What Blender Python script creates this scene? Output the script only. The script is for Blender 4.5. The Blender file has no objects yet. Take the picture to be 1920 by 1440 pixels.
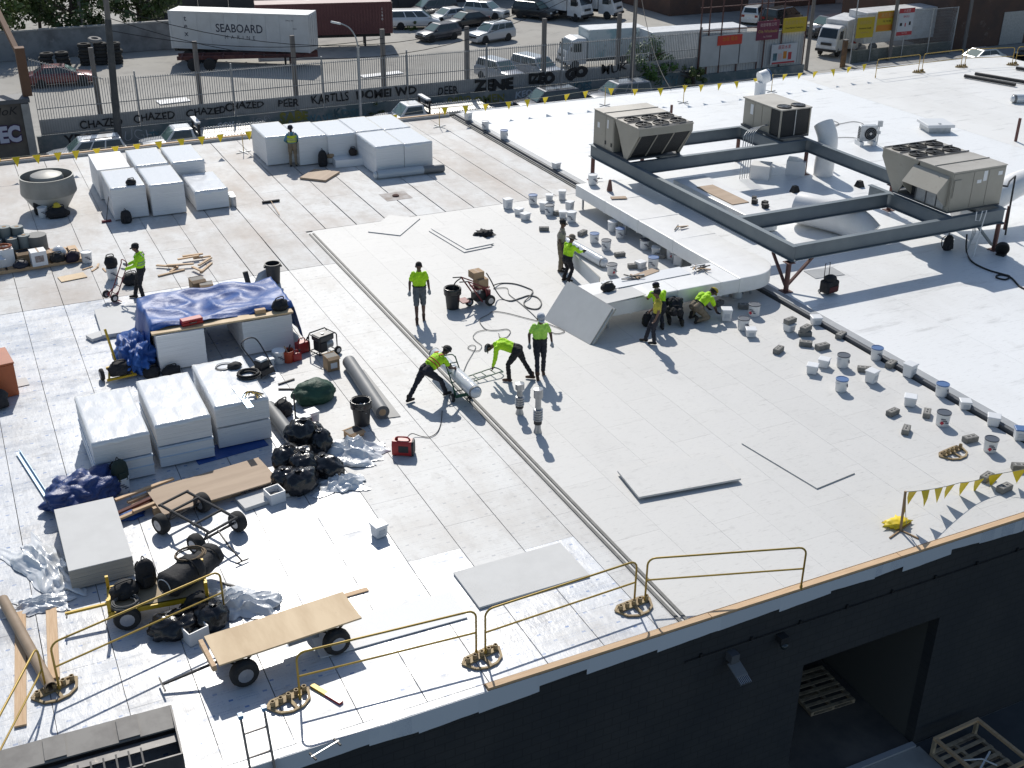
import bpy, bmesh, math, random
from mathutils import Vector, Matrix, noise
R = math.radians
rnd = random.Random(7)
SC = bpy.context.scene
COL = SC.collection
# ---------------------------------------------------------------- camera, sky, sun, exposure
CAM_H = 14.6
YAW, PITCH, ROLL = 0.452524, 0.468855, 0.009516
cam_d = bpy.data.cameras.new('camera'); cam = bpy.data.objects.new('camera', cam_d); COL.objects.link(cam)
fw = Vector((math.sin(YAW)*math.cos(PITCH), math.cos(YAW)*math.cos(PITCH), -math.sin(PITCH)))
rt = Vector((math.cos(YAW), -math.sin(YAW), 0)); up = rt.cross(fw)
rt2 = math.cos(ROLL)*rt + math.sin(ROLL)*up; up2 = -math.sin(ROLL)*rt + math.cos(ROLL)*up
mw = Matrix((rt2, up2, -fw)).transposed().to_4x4(); mw.translation = (0, 0, CAM_H)
cam.matrix_world = mw
cam_d.sensor_width = 36; cam_d.lens = 2183.85/1920*36; cam_d.clip_start = .2; cam_d.clip_end = 1500
SC.camera = cam
SUN_AZ, SUN_EL = R(14.5), R(41)          # azimuth from +Y towards +X
world = bpy.data.worlds.new('World'); SC.world = world; world.use_nodes = True
wn = world.node_tree.nodes; wl = world.node_tree.links
sky = wn.new('ShaderNodeTexSky'); sky.sky_type = 'NISHITA'; sky.sun_disc = False
sky.sun_elevation = SUN_EL; sky.sun_rotation = SUN_AZ; sky.air_density = 1.1; sky.dust_density = .7; sky.altitude = 20
wn['Background'].inputs[1].default_value = .10
wl.new(sky.outputs[0], wn['Background'].inputs[0])
sun_d = bpy.data.lights.new('sun', 'SUN'); sun = bpy.data.objects.new('sun', sun_d); COL.objects.link(sun)
sun_d.energy = 4.1; sun_d.angle = R(.53); sun_d.color = (1, .955, .88)
sv = Vector((math.sin(SUN_AZ)*math.cos(SUN_EL), math.cos(SUN_AZ)*math.cos(SUN_EL), math.sin(SUN_EL)))
sun.rotation_euler = sv.to_track_quat('Z', 'Y').to_euler(); sun.location = (10, 60, 60)
vs = SC.view_settings; vs.view_transform = 'Standard'; vs.look = 'None'; vs.exposure = 0.0; vs.gamma = 1
SC.display_settings.display_device = 'sRGB'
SC.cycles.max_bounces = 6; SC.cycles.transparent_max_bounces = 12; SC.cycles.use_denoising = True
SC.cycles.caustics_reflective = False; SC.cycles.caustics_refractive = False
# ---------------------------------------------------------------- materials
MATS = {}
def nd(t, k, **kw):
    n = t.nodes.new('ShaderNode'+k)
    for a, b in kw.items(): setattr(n, a, b)
    return n
def mth(t, op, a, b=None, c=None):
    n = nd(t, 'Math', operation=op)
    for i, v in enumerate((a, b, c)):
        if v is None: continue
        if hasattr(v, 'is_output'): t.links.new(v, n.inputs[i])
        else: n.inputs[i].default_value = v
    return n.outputs[0]
def mixc(t, fac, a, b, mode='MIX'):
    n = nd(t, 'MixRGB', blend_type=mode)
    for i, v in zip((0, 1, 2), (fac, a, b)):
        if hasattr(v, 'is_output'): t.links.new(v, n.inputs[i])
        elif i == 0: n.inputs[0].default_value = v
        else: n.inputs[i].default_value = (*v[:3], 1)
    return n.outputs[0]
def ramp(t, x, lo, hi):
    n = nd(t, 'MapRange'); n.clamp = True
    t.links.new(x, n.inputs[0]); n.inputs[1].default_value = lo; n.inputs[2].default_value = hi
    return n.outputs[0]
def tex_noise(t, vec, scale, detail=4, rough=.6, stretch=None):
    if stretch:
        m = nd(t, 'Mapping'); m.inputs['Scale'].default_value = stretch; t.links.new(vec, m.inputs[0]); vec = m.outputs[0]
    n = nd(t, 'TexNoise'); n.inputs['Scale'].default_value = scale; n.inputs['Detail'].default_value = detail
    n.inputs['Roughness'].default_value = rough; t.links.new(vec, n.inputs['Vector'])
    return n.outputs['Fac']
def mat(name, col, rough=.6, metal=0, col2=None, ns=3, lo=.4, hi=.65, bump=0, bs=20, spec=.5, rand=0, stretch=None,
        coat=0, alpha=1, trans=0, emit=0, wear=None, hook=None, world_co=False):
    if name in MATS: return MATS[name]
    m = bpy.data.materials.new(name); MATS[name] = m; m.use_nodes = True
    t = m.node_tree; b = t.nodes['Principled BSDF']
    co = nd(t, 'NewGeometry').outputs['Position'] if world_co else nd(t, 'TexCoord').outputs['Object']
    oi = nd(t, 'ObjectInfo').outputs['Random']
    vec = co
    if not world_co:
        v = nd(t, 'VectorMath', operation='ADD'); t.links.new(co, v.inputs[0])
        cx = nd(t, 'CombineXYZ'); t.links.new(mth(t, 'MULTIPLY', oi, 57.0), cx.inputs[0]); t.links.new(mth(t, 'MULTIPLY', oi, 31.0), cx.inputs[2])
        t.links.new(cx.outputs[0], v.inputs[1]); vec = v.outputs[0]
    c = None
    base = nd(t, 'RGB'); base.outputs[0].default_value = (*col, 1); c = base.outputs[0]
    if col2:
        c = mixc(t, ramp(t, tex_noise(t, vec, ns, 5, .62, stretch), lo, hi), c, col2)
    if wear:   # (colour, scale, lo, hi)
        c = mixc(t, ramp(t, tex_noise(t, vec, wear[1], 8, .7), wear[2], wear[3]), c, wear[0])
    if hook: c = hook(t, co, vec, c, b)
    if rand:
        f = mth(t, 'MULTIPLY_ADD', oi, 2*rand, 1-rand)
        hv = nd(t, 'HueSaturation'); t.links.new(f, hv.inputs['Value']); t.links.new(c, hv.inputs['Color']); c = hv.outputs[0]
    t.links.new(c, b.inputs['Base Color'])
    b.inputs['Roughness'].default_value = rough; b.inputs['Metallic'].default_value = metal
    b.inputs['Specular IOR Level'].default_value = spec; b.inputs['Coat Weight'].default_value = coat
    b.inputs['Alpha'].default_value = alpha; b.inputs['Transmission Weight'].default_value = trans
    if emit: b.inputs['Emission Color'].default_value = (*col, 1); b.inputs['Emission Strength'].default_value = emit
    if bump:
        bn = nd(t, 'Bump'); bn.inputs['Strength'].default_value = bump; bn.inputs['Distance'].default_value = .05
        t.links.new(tex_noise(t, vec, bs, 5, .6), bn.inputs['Height']); t.links.new(bn.outputs[0], b.inputs['Normal'])
    return m
# ---------------------------------------------------------------- mesh builder
def rotz(a): return Matrix.Rotation(a, 3, 'Z')
class MB:
    def __init__(s): s.v = []; s.f = []; s.m = []; s.mi = 0
    def add(s, vs, fs):
        o = len(s.v); s.v += [tuple(v) for v in vs]
        for f in fs: s.f.append(tuple(i+o for i in f)); s.m.append(s.mi)
        return s
    def box(s, c, size, rot=None, taper=1.0):
        hx, hy, hz = size[0]/2, size[1]/2, size[2]/2; vs = []
        if isinstance(rot, (int, float)): rot = rotz(rot)
        for z in (-1, 1):
            k = taper if z > 0 else 1
            for x, y in ((-1, -1), (1, -1), (1, 1), (-1, 1)):
                p = Vector((x*hx*k, y*hy*k, z*hz))
                if rot is not None: p = rot @ p
                vs.append(p + Vector(c))
        return s.add(vs, [(3, 2, 1, 0), (4, 5, 6, 7), (0, 1, 5, 4), (1, 2, 6, 5), (2, 3, 7, 6), (3, 0, 4, 7)])
    def b2(s, x0, y0, z0, x1, y1, z1):
        return s.box(((x0+x1)/2, (y0+y1)/2, (z0+z1)/2), (x1-x0, y1-y0, z1-z0))
    def bar(s, p0, p1, w, h=None, upv=(0, 0, 1)):
        h = h or w; p0 = Vector(p0); p1 = Vector(p1); d = p1-p0; L = d.length
        if L < 1e-6: return s
        d /= L; u = Vector(upv)
        if abs(d.dot(u)) > .98: u = Vector((1, 0, 0))
        x = d.cross(u).normalized(); u = x.cross(d)
        return s.box((p0+p1)/2, (w, L, h), Matrix((x, d, u)).transposed())
    def ring(s, c, d, r, n, ph=0, ref=None):
        d = Vector(d).normalized(); a = ref if ref is not None else (Vector((0, 0, 1)) if abs(d.z) < .9 else Vector((1, 0, 0)))
        x = d.cross(a).normalized(); y = d.cross(x)
        return [Vector(c)+r*(math.cos(2*math.pi*i/n+ph)*x+math.sin(2*math.pi*i/n+ph)*y) for i in range(n)]
    def cyl(s, p0, p1, r0, r1=None, n=12, caps=True):
        r1 = r0 if r1 is None else r1; d = Vector(p1)-Vector(p0)
        vs = s.ring(p0, d, r0, n)+s.ring(p1, d, r1, n)
        fs = [(i, i+n, (i+1) % n+n, (i+1) % n) for i in range(n)]
        if caps: fs += [tuple(range(n)), tuple(range(2*n-1, n-1, -1))]
        return s.add(vs, fs)
    def tube(s, pts, r, n=6, closed=False):
        pts = [Vector(p) for p in pts]; N = len(pts); vs = []; ref = None
        for i, p in enumerate(pts):
            if closed: d = pts[(i+1) % N]-pts[i-1]
            else: d = pts[min(i+1, N-1)]-pts[max(i-1, 0)]
            if d.length < 1e-7: d = Vector((0, 0, 1))
            d.normalize()
            if ref is None: ref = Vector((0, 0, 1)) if abs(d.z) < .9 else Vector((1, 0, 0))
            x = d.cross(ref)
            if x.length < 1e-4: x = d.orthogonal()
            x.normalize(); y = d.cross(x); ref = -y if (-y).dot(ref) > 0 else y
            rr = r[i] if isinstance(r, (list, tuple)) else r
            vs += [p+rr*(math.cos(2*math.pi*k/n)*x+math.sin(2*math.pi*k/n)*y) for k in range(n)]
        fs = []
        for i in range(N if closed else N-1):
            j = (i+1) % N
            fs += [(i*n+k, i*n+(k+1) % n, j*n+(k+1) % n, j*n+k) for k in range(n)]
        if not closed: fs += [tuple(range(n-1, -1, -1)), tuple((N-1)*n+k for k in range(n))]
        return s.add(vs, fs)
    def lathe(s, prof, n=20, c=(0, 0, 0), axis=None):
        vs = []; c = Vector(c); q = None
        if axis is not None: q = Vector(axis).to_track_quat('Z', 'Y')
        for r, z in prof:
            for i in range(n):
                a = 2*math.pi*i/n; p = Vector((r*math.cos(a), r*math.sin(a), z))
                if q: p = q @ p
                vs.append(p+c)
        fs = [(j*n+i, j*n+(i+1) % n, (j+1)*n+(i+1) % n, (j+1)*n+i) for j in range(len(prof)-1) for i in range(n)]
        if prof[0][0] > 1e-4: fs.append(tuple(range(n-1, -1, -1)))
        if prof[-1][0] > 1e-4: fs.append(tuple((len(prof)-1)*n+i for i in range(n)))
        return s.add(vs, fs)
    def prism(s, poly, ext):
        n = len(poly); poly = [Vector(p) for p in poly]; e = Vector(ext)
        return s.add(poly+[p+e for p in poly], [tuple(range(n-1, -1, -1)), tuple(range(n, 2*n))]+[(i, (i+1) % n, (i+1) % n+n, i+n) for i in range(n)])
    def loft(s, secs, caps=True):
        n = len(secs[0]); vs = [p for q in secs for p in q]
        fs = [(j*n+i, j*n+(i+1) % n, (j+1)*n+(i+1) % n, (j+1)*n+i) for j in range(len(secs)-1) for i in range(n)]
        if caps: fs += [tuple(range(n-1, -1, -1)), tuple((len(secs)-1)*n+i for i in range(n))]
        return s.add(vs, fs)
    def grid(s, fn, nu, nv, thick=0):
        vs = [Vector(fn(i/nu, j/nv)) for j in range(nv+1) for i in range(nu+1)]
        w = nu+1; fs = [(j*w+i, j*w+i+1, (j+1)*w+i+1, (j+1)*w+i) for j in range(nv) for i in range(nu)]
        return s.add(vs, fs)
    def blob(s, c, rad, seed=0, amp=.18, freq=1.6, sub=3, flat=True, rot=0, sharp=False):
        bm = bmesh.new(); bmesh.ops.create_icosphere(bm, subdivisions=sub, radius=1)
        vs = []; rm = rotz(rot)
        for v in bm.verts:
            p = v.co.copy(); q = p*freq+Vector((seed*7.3, seed*3.1, seed*1.7))
            k = noise.noise(q)+.5*noise.noise(q*2.3)
            if sharp: k = abs(k)*2-.6+.4*abs(noise.noise(q*4.1))
            p = p*(1+amp*k)
            p = Vector((p.x*rad[0], p.y*rad[1], p.z*rad[2]))
            if flat and p.z < -rad[2]*.62: p.z = -rad[2]*.62-(.0)
            vs.append(rm @ p+Vector((c[0], c[1], c[2]+(rad[2]*.62 if flat else 0))))
        fs = [tuple(v.index for v in f.verts) for f in bm.faces]; bm.free()
        return s.add(vs, fs)
    def build(s, name, mats, parent=None, smooth=False, loc=(0, 0, 0), rz=0, bevel=0, me=None, rot=None, solid=0):
        if me is None:
            me = bpy.data.meshes.new(name); me.from_pydata(s.v, [], s.f)
            if not isinstance(mats, (list, tuple)): mats = [mats]
            for m in mats: me.materials.append(m)
            if len(mats) > 1: me.polygons.foreach_set('material_index', s.m)
            if smooth: me.polygons.foreach_set('use_smooth', [True]*len(me.polygons))
            me.update()
            if smooth == 'auto': me.set_sharp_from_angle(angle=R(40))
        o = bpy.data.objects.new(name, me); COL.objects.link(o)
        o.location = loc; o.rotation_euler = rot if rot is not None else (0, 0, rz)
        if parent is not None: o.parent = parent
        if bevel:
            b = o.modifiers.new('bevel', 'BEVEL'); b.width = bevel; b.segments = 2; b.limit_method = 'ANGLE'
        if solid:
            b = o.modifiers.new('solid', 'SOLIDIFY'); b.thickness = solid; b.offset = 0
        return o
def tag(o, label=None, cat=None, group=None, kind=None):
    if label: o['label'] = label
    if cat: o['category'] = cat
    if group: o['group'] = group
    if kind: o['kind'] = kind
    return o
def thing(name, label, cat, loc=(0, 0, 0), rz=0, group=None, rot=None):
    o = bpy.data.objects.new(name, None); COL.objects.link(o); o.empty_display_size = .2
    o.location = loc; o.rotation_euler = rot if rot else (0, 0, rz)
    return tag(o, label, cat, group)
KIDS = {}
def copy_tree(o, loc=None, rz=None, label=None, parent=None):
    c = o.copy(); COL.objects.link(c)
    if parent is not None: c.parent = parent
    if loc is not None: c.location = loc
    if rz is not None: c.rotation_euler = (0, 0, rz)
    if label: c['label'] = label
    for ch in o.children: copy_tree(ch, parent=c)
    return c
def text(s, size, m, parent, loc, right=(1, 0, 0), upv=(0, 0, 1), ext=.002, name='lettering', align='CENTER', sx=1, shear=0, bold=0):
    cu = bpy.data.curves.new('t', 'FONT'); cu.body = s; cu.size = size; cu.extrude = ext; cu.align_x = align; cu.align_y = 'CENTER'; cu.shear = shear; cu.offset = bold
    cu.resolution_u = 3
    ob = bpy.data.objects.new('t', cu); COL.objects.link(ob)
    dg = bpy.context.evaluated_depsgraph_get(); me = bpy.data.meshes.new_from_object(ob.evaluated_get(dg))
    bpy.data.objects.remove(ob); bpy.data.curves.remove(cu)
    r = Vector(right).normalized(); u = Vector(upv).normalized(); n = r.cross(u)
    mx = Matrix((r*sx, u, n)).transposed().to_4x4(); mx.translation = loc
    me.transform(mx); me.name = name; me.materials.clear(); me.materials.append(m)
    o = bpy.data.objects.new(name, me); COL.objects.link(o)
    if parent is not None: o.parent = parent
    return o
def lerp(a, b, t): return a+(b-a)*t
def V(*a): return Vector(a)
def catmull(P, k=6):
    P = [Vector(p) for p in P]; out = []
    for i in range(len(P)-1):
        a, b, c, d = P[max(i-1, 0)], P[i], P[i+1], P[min(i+2, len(P)-1)]
        for j in range(k):
            t = j/k
            out.append(.5*((2*b)+(-a+c)*t+(2*a-5*b+4*c-d)*t*t+(-a+3*b-3*c+d)*t**3))
    return out+[P[-1]]
# ---------------------------------------------------------------- surfaces
ZG = -6.1           # street level below the roof
def print_hook(logo, ink, la, ta):
    def hook(t, co, vec, c, b):
        sp = nd(t, 'SeparateXYZ'); t.links.new(co, sp.inputs[0]); x, y = sp.outputs[0], sp.outputs[1]
        oi = nd(t, 'ObjectInfo').outputs['Random']
        yy = mth(t, 'DIVIDE', mth(t, 'ADD', y, mth(t, 'MULTIPLY', oi, 3.0)), .27)
        row = mth(t, 'FLOOR', yy); fy = mth(t, 'FRACT', yy)
        fx = mth(t, 'FRACT', mth(t, 'ADD', mth(t, 'DIVIDE', x, .62), mth(t, 'MULTIPLY', row, .37)))
        def band(v, a, d): return mth(t, 'MULTIPLY', mth(t, 'GREATER_THAN', v, a), mth(t, 'LESS_THAN', v, d))
        lg = mth(t, 'MULTIPLY', band(fx, .04, .17), band(fy, .40, .57))
        n = tex_noise(t, co, 60, 1, .5, (1, .25, 1))
        tx = mth(t, 'MULTIPLY', mth(t, 'MULTIPLY', band(fx, .27, .92), mth(t, 'ADD', band(fy, .3, .4), band(fy, .55, .65))), mth(t, 'GREATER_THAN', n, .5))
        fade = ramp(t, tex_noise(t, co, 1.1, 3), .3, .6)
        c = mixc(t, mth(t, 'MULTIPLY', mth(t, 'MULTIPLY', lg, la), fade), c, logo)
        return mixc(t, mth(t, 'MULTIPLY', mth(t, 'MULTIPLY', tx, ta), fade), c, ink)
    return hook
def crinkle(m, scale, strength, stretch=(1, .45, 1), dist=.02):
    t = m.node_tree; b = t.nodes['Principled BSDF']
    co = nd(t, 'NewGeometry').outputs['Position']
    n1 = tex_noise(t, co, scale, 6, .62, stretch)
    bn = nd(t, 'Bump'); bn.inputs['Strength'].default_value = strength; bn.inputs['Distance'].default_value = dist
    t.links.new(n1, bn.inputs['Height']); t.links.new(bn.outputs[0], b.inputs['Normal'])
    return m
def stain(col, sc, lo, hi, amt):
    def hook(t, co, vec, c, b):
        p = nd(t, 'NewGeometry').outputs['Position']
        f = mth(t, 'MULTIPLY', ramp(t, tex_noise(t, p, sc, 8, .68, (1, .55, 1)), lo, hi), amt)
        c = mixc(t, f, c, col)
        g = mth(t, 'MULTIPLY', ramp(t, tex_noise(t, p, sc*7, 5, .75, (.35, 1.6, 1)), .56, .74), amt*.8)
        return mixc(t, g, c, (.30, .29, .28))
    return hook
def patchy(lo, hi, sc):
    def hook(t, co, vec, c, b):
        p = nd(t, 'NewGeometry').outputs['Position']; m = nd(t, 'MapRange'); t.links.new(tex_noise(t, p, sc, 7, .7, (.6, 1.3, 1)), m.inputs[0])
        m.inputs[1].default_value = .36; m.inputs[2].default_value = .66; m.inputs[3].default_value = lo; m.inputs[4].default_value = hi
        t.links.new(m.outputs[0], b.inputs['Roughness']); return c
    return hook
def both(*hs):
    def hook(t, co, vec, c, b):
        for h in hs: c = h(t, co, vec, c, b)
        return c
    return hook
M_old = crinkle(mat('weathered facer', (.64, .64, .63), .7, rand=.04, hook=both(stain((.40, .33, .275), .28, .43, .66, .8), stain((.44, .41, .38), 1.6, .48, .7, .8))), 9, .12)
M_print = crinkle(mat('printed glossy facer', (.585, .605, .635), .36, spec=.5, rand=.03, hook=both(stain((.45, .435, .42), .6, .46, .74, .75), stain((.40, .39, .385), 2.4, .55, .76, .6), print_hook((.10, .2, .42), (.28, .34, .46), .95, .65), patchy(.2, .55, .9))), 4.5, .55, dist=.018)
M_grey = crinkle(mat('printed grey facer', (.57, .575, .57), .55, rand=.03, hook=both(stain((.38, .355, .33), .5, .46, .74, .8), stain((.33, .32, .31), 2.4, .54, .74, .7), print_hook((.2, .22, .26), (.3, .31, .33), .6, .5))), 9, .12)
M_cover = mat('grey gypsum cover board', (.60, .592, .572), .6, rand=.025, hook=both(stain((.50, .495, .48), .55, .52, .8, .45), stain((.43, .425, .41), 2.2, .6, .78, .5)))
M_tpo = crinkle(mat('white roof membrane', (.82, .825, .82), .42, rand=.02, hook=both(stain((.64, .63, .61), .18, .48, .75, .6), stain((.6, .59, .57), 1.3, .6, .8, .5))), 3, .09)
M_tpo_old = crinkle(mat('dusty roof membrane', (.77, .76, .735), .5, rand=.03, hook=stain((.60, .58, .545), .2, .45, .75, .7)), 3, .07)
M_deck = mat('dark deck', (.085, .08, .075), .9)
M_wall = mat('black painted block', (.02, .023, .028), .75, col2=(.034, .035, .038), ns=1.3, bump=.35, bs=14, wear=((.1, .1, .1), 30, .72, .8))
def blockjoints(t, co, vec, c, b):
    m_ = nd(t, 'Mapping'); m_.inputs['Rotation'].default_value = (R(90), 0, 0); t.links.new(co, m_.inputs[0]); k = nd(t, 'TexBrick'); t.links.new(m_.outputs[0], k.inputs[0])
    k.inputs['Scale'].default_value = 1; k.inputs['Brick Width'].default_value = .4; k.inputs['Row Height'].default_value = .2; k.inputs['Mortar Size'].default_value = .012; k.inputs['Mortar Smooth'].default_value = .3
    return mixc(t, mth(t, 'MULTIPLY', k.outputs['Fac'], .5), c, (.012, .013, .015))
MATS.pop('black painted block'); M_wall = mat('black painted block wall', (.03, .033, .038), .7, col2=(.045, .046, .048), ns=.9, lo=.4, hi=.7, wear=((.09, .09, .09), 26, .70, .8), hook=blockjoints)
M_wood = mat('new lumber', (.62, .43, .26), .7, col2=(.52, .34, .19), ns=4, stretch=(.6, 9, 9), rand=.1, wear=((.35, .24, .15), 20, .66, .75))
M_ply = mat('plywood', (.66, .50, .31), .65, col2=(.52, .37, .21), ns=1.4, stretch=(1.4, .35, 1), lo=.4, hi=.68, rand=.04, wear=((.36, .25, .15), 3.5, .62, .74))
M_flash = mat('printed flashing', (.66, .70, .76), .4, rand=.06, hook=print_hook((.1, .2, .42), (.26, .33, .45), .7, .5))
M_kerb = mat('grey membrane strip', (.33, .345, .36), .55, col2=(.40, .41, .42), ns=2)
M_kerbd = mat('dark grey and kerb shade', (.10, .105, .115), .6)
M_rod = mat('weathered steel strip', (.11, .11, .105), .65, .1, col2=(.16, .16, .155), ns=5)
M_conc = mat('concrete', (.36, .355, .34), .85, col2=(.28, .275, .265), ns=1.2, bump=.1)
M_asph = mat('worn asphalt', (.20, .197, .19), .9, col2=(.25, .243, .23), ns=.25, world_co=True, wear=((.11, .108, .105), .7, .55, .75))
M_lot = mat('lot concrete', (.33, .315, .285), .9, col2=(.40, .385, .35), ns=.12, world_co=True, wear=((.22, .21, .195), .45, .52, .72))
M_alley = mat('dark alley asphalt', (.05, .055, .06), .85, col2=(.075, .078, .08), ns=.8, world_co=True)
M_wline = mat('white road paint', (.62, .63, .64), .7, wear=((.25, .25, .25), 6, .55, .65))
# ---------------------------------------------------------------- the warehouse
bld = thing('warehouse', 'low warehouse with black front wall and white flat roof under repair', 'building')
FY, BY, XL, XR, KX = 15.0, 54.5, -14.0, 60.5, 23.2
DX0, DX1, DZ = 14.4, 18.3, -2.2
w = MB()
w.b2(XL, FY+.02, ZG, DX0, FY+.3, -.05); w.b2(DX1, FY+.02, ZG, XR, FY+.3, -.05); w.b2(DX0, FY+.02, DZ, DX1, FY+.3, -.05)
w.build('front_wall', M_wall, bld)
w = MB(); w.b2(XL, BY-.3, ZG, XR, BY, -.05); w.b2(XL, FY+.3, ZG, XL+.3, BY-.3, -.05); w.b2(XR-.3, FY+.3, ZG, XR, BY-.3, -.05)
w.build('outer_wall', M_conc, bld)
w = MB(); w.b2(DX0-.4, FY+.3, ZG, DX0, FY+9, -.1); w.b2(DX1, FY+.3, ZG, DX1+.4, FY+9, -.1); w.b2(DX0, FY+9, ZG, DX1, FY+9.3, -.1)
w.build('inner_wall', mat('dark interior wall', (.08, .08, .075), .9), bld)  # inside walls in one dark grey
MB().b2(DX0, FY-.02, ZG, DX1, FY+9, ZG+.02).build('doorway_floor', mat('stained floor', (.16, .14, .12), .8, col2=(.09, .085, .08), ns=.9), bld)
MB().b2(DX0, FY-.10, ZG, DX1, FY+.05, ZG+.09).build('sill', mat('grey sill', (.35, .36, .38), .6), bld)
MB().b2(DX0-.1, FY-1.2, ZG, DX1+.1, FY-.11, ZG+.03).build('apron', M_conc, bld)
# conduit along the wall, brackets
m = MB(); m.cyl((11.2, FY-.03, -.95), (30, FY-.03, -.95), .016, n=6)
for k in range(14): m.box((11.6+k*1.25, FY-.01, -.93), (.05, .04, .12))
m.build('conduit', mat('black conduit', (.018, .018, .02), .6), bld)
deck = MB().b2(XL, FY, -.12, XR, BY, -.045).build('roof_deck', M_deck, bld)
# --- boards of the roof, each its own piece
BOARD = {}
def board(name, m, x0, y0, x1, y1, zt, gx, gy, th=.036):
    sx, sy = round(x1-x0-gx, 3), round(y1-y0-gy, 3)
    if sx < .1 or sy < .1: return
    key = (m.name, sx, sy)
    if key not in BOARD:
        b = MB().b2(-sx/2, -sy/2, -th, sx/2, sy/2, 0); o = b.build(name, m, deck); BOARD[key] = o.data
    else: o = MB().build(name, None, deck, me=BOARD[key])
    o.location = ((x0+x1)/2, (y0+y1)/2, zt)
    return o
X0 = .85-1.22*5
br = random.Random(3)
for i in range(24):
    xa = X0+1.22*i; xb = xa+1.22
    if xa > 22.7: break
    xb = min(xb, 22.75)
    # weathered boards at the back, long strips with open joints
    yb = 36.87+.01*br.random() if xb < 11.3 else 40.45
    if xa < 11.1 < xb: xb_ = xb
    ys = [yb]; off = (i % 3)*2.1
    y = yb+3.66-off % 3.6
    while y < BY-.9: ys.append(y); y += 3.66
    ys.append(BY-.32)
    if xa < 11.06 < xb: board('weathered_board', M_old, xa, 36.87, 11.07, 40.45, .001, .02, .006)
    for a, c in zip(ys, ys[1:]):
        board('weathered_board', M_old, xa, a, xb, c, .001+.002*br.random(), .012+.03*(xa > 8)*br.random()+.012*br.random(), .006)
    # printed boards in front
    if xa > 11.0: continue
    xb2 = min(xb, 11.06)
    ys = [FY+.14]; y = FY+.14+2.44*((i*.37) % 1)
    while y < 36.6: 
        if y-ys[-1] > .4: ys.append(y)
        y += 2.44
    ys.append(36.85)
    for a, c in zip(ys, ys[1:]):
        mm = M_grey if (xa > 6.8 and a < 33) or xa > 8 else M_print
        if mm is M_grey and a < 16.9 and xa < 10: mm = M_print
        o = board('insulation_board', mm, xa, a, xb2, c, .001+.002*br.random(), .010+.010*br.random(), .006)
for i in range(10):
    xa = 11.3+1.19*i; xb = xa+1.19
    if i == 9: xb = 22.95
    ys = [FY+.15]; y = FY+.15+2.44*((i*.43+.2) % 1)
    while y < 40:
        if y-ys[-1] > .35: ys.append(y)
        y += 2.44
    ys.append(40.4)
    for a, c in zip(ys, ys[1:]):
        board('cover_board', M_cover, xa, a, xb, c, .010+.0015*br.random(), .002+.003*br.random(), .003, .05)
MB().b2(11.055, FY+.1, -.04, 11.30, 40.3, .004).build('joint_filler', M_cover, deck)
MB().b2(22.7, 40.5, -.04, 23.04, BY-.35, .004).build('joint_filler', M_old, deck)
# two steel strips left along the board edge
for x in (11.11, 11.25):
    MB().b2(x-.035, FY+.1, 0, x+.035, 40.1, .032).build('edge_strip', M_rod, deck)
for x in (22.78, 22.90):
    MB().b2(x-.025, 40.6, 0, x+.025, BY-.35, .05).build('edge_strip', M_rod, deck)
# raised kerb strip between old and new roof
MB().b2(KX-.17, FY+.1, -.03, KX-.06, BY-.2, .10).build('kerb_face', M_kerbd, deck)  # side turned from the sun, its shade put into the dark colour
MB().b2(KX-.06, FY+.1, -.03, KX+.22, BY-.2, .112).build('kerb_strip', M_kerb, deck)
# membrane sheets of the finished roof
x = KX+.22; k = 0
while x < XR-.2:
    x1 = min(x+3.02, XR-.02)
    mm = M_tpo_old if x > 43 else M_tpo
    MB().b2(x, FY+.06, -.04, x1, BY-.02, .10+.003*(k % 2)).build('membrane_sheet', mm, deck)
    x = x1; k += 1
# timber nailer and ragged flashing along the front edge
x = 6.85; fr = random.Random(5)
while x < XR-1:
    L = min(4.88, XR-x)
    MB().b2(x, FY-.06, -.06, x+L-.012, FY+.075+.01*fr.random(), .055).build('timber_nailer', M_wood, deck)
    x += L
x = -4.
while x < 40:
    L = fr.uniform(.8, 1.7); fr2 = fr.random() < .5; dz = fr.uniform(.20, .34) if x > 6.7 else fr.uniform(.28, .42); n = 6
    b = MB(); pts = [(x, FY-.072-.004*fr.random(), -.0 if x > 6.7 else .01)]
    top = 0.0
    pts = [(x, 0, top), (x+L+.05, 0, top)]+[(x+L+.05-(L+.05)*j/n, 0, top-dz-fr.uniform(-.006, .006)-.05*j/n*(1 if fr2 else -1)) for j in range(n+1)]
    yy = FY-.074-.008*fr.random()
    b.prism([(p[0], yy, p[2]) for p in pts[::-1]], (0, .006, 0))
    b.build('flashing_sheet', M_flash, deck); x += L
MB().b2(XL, FY-.05, -.1, 6.83, FY+.13, -.002).build('edge_sheet', M_print, deck)
# back edge timber (left half) and grey edge metal
MB().b2(XL, BY-.28, -.02, 22.7, BY-.05, .13).build('back_kerb', M_kerb, deck)
x = XL
while x < 22.6:
    x1 = min(x+4.88, 22.65); MB().b2(x, BY-.2, .13, x1-.01, BY-.04, .17).build('timber_nailer', M_wood, deck); x = x1
MB().b2(KX+.2, BY-.07, .02, XR, BY+.02, .125).build('edge_metal', M_tpo, deck)
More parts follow.
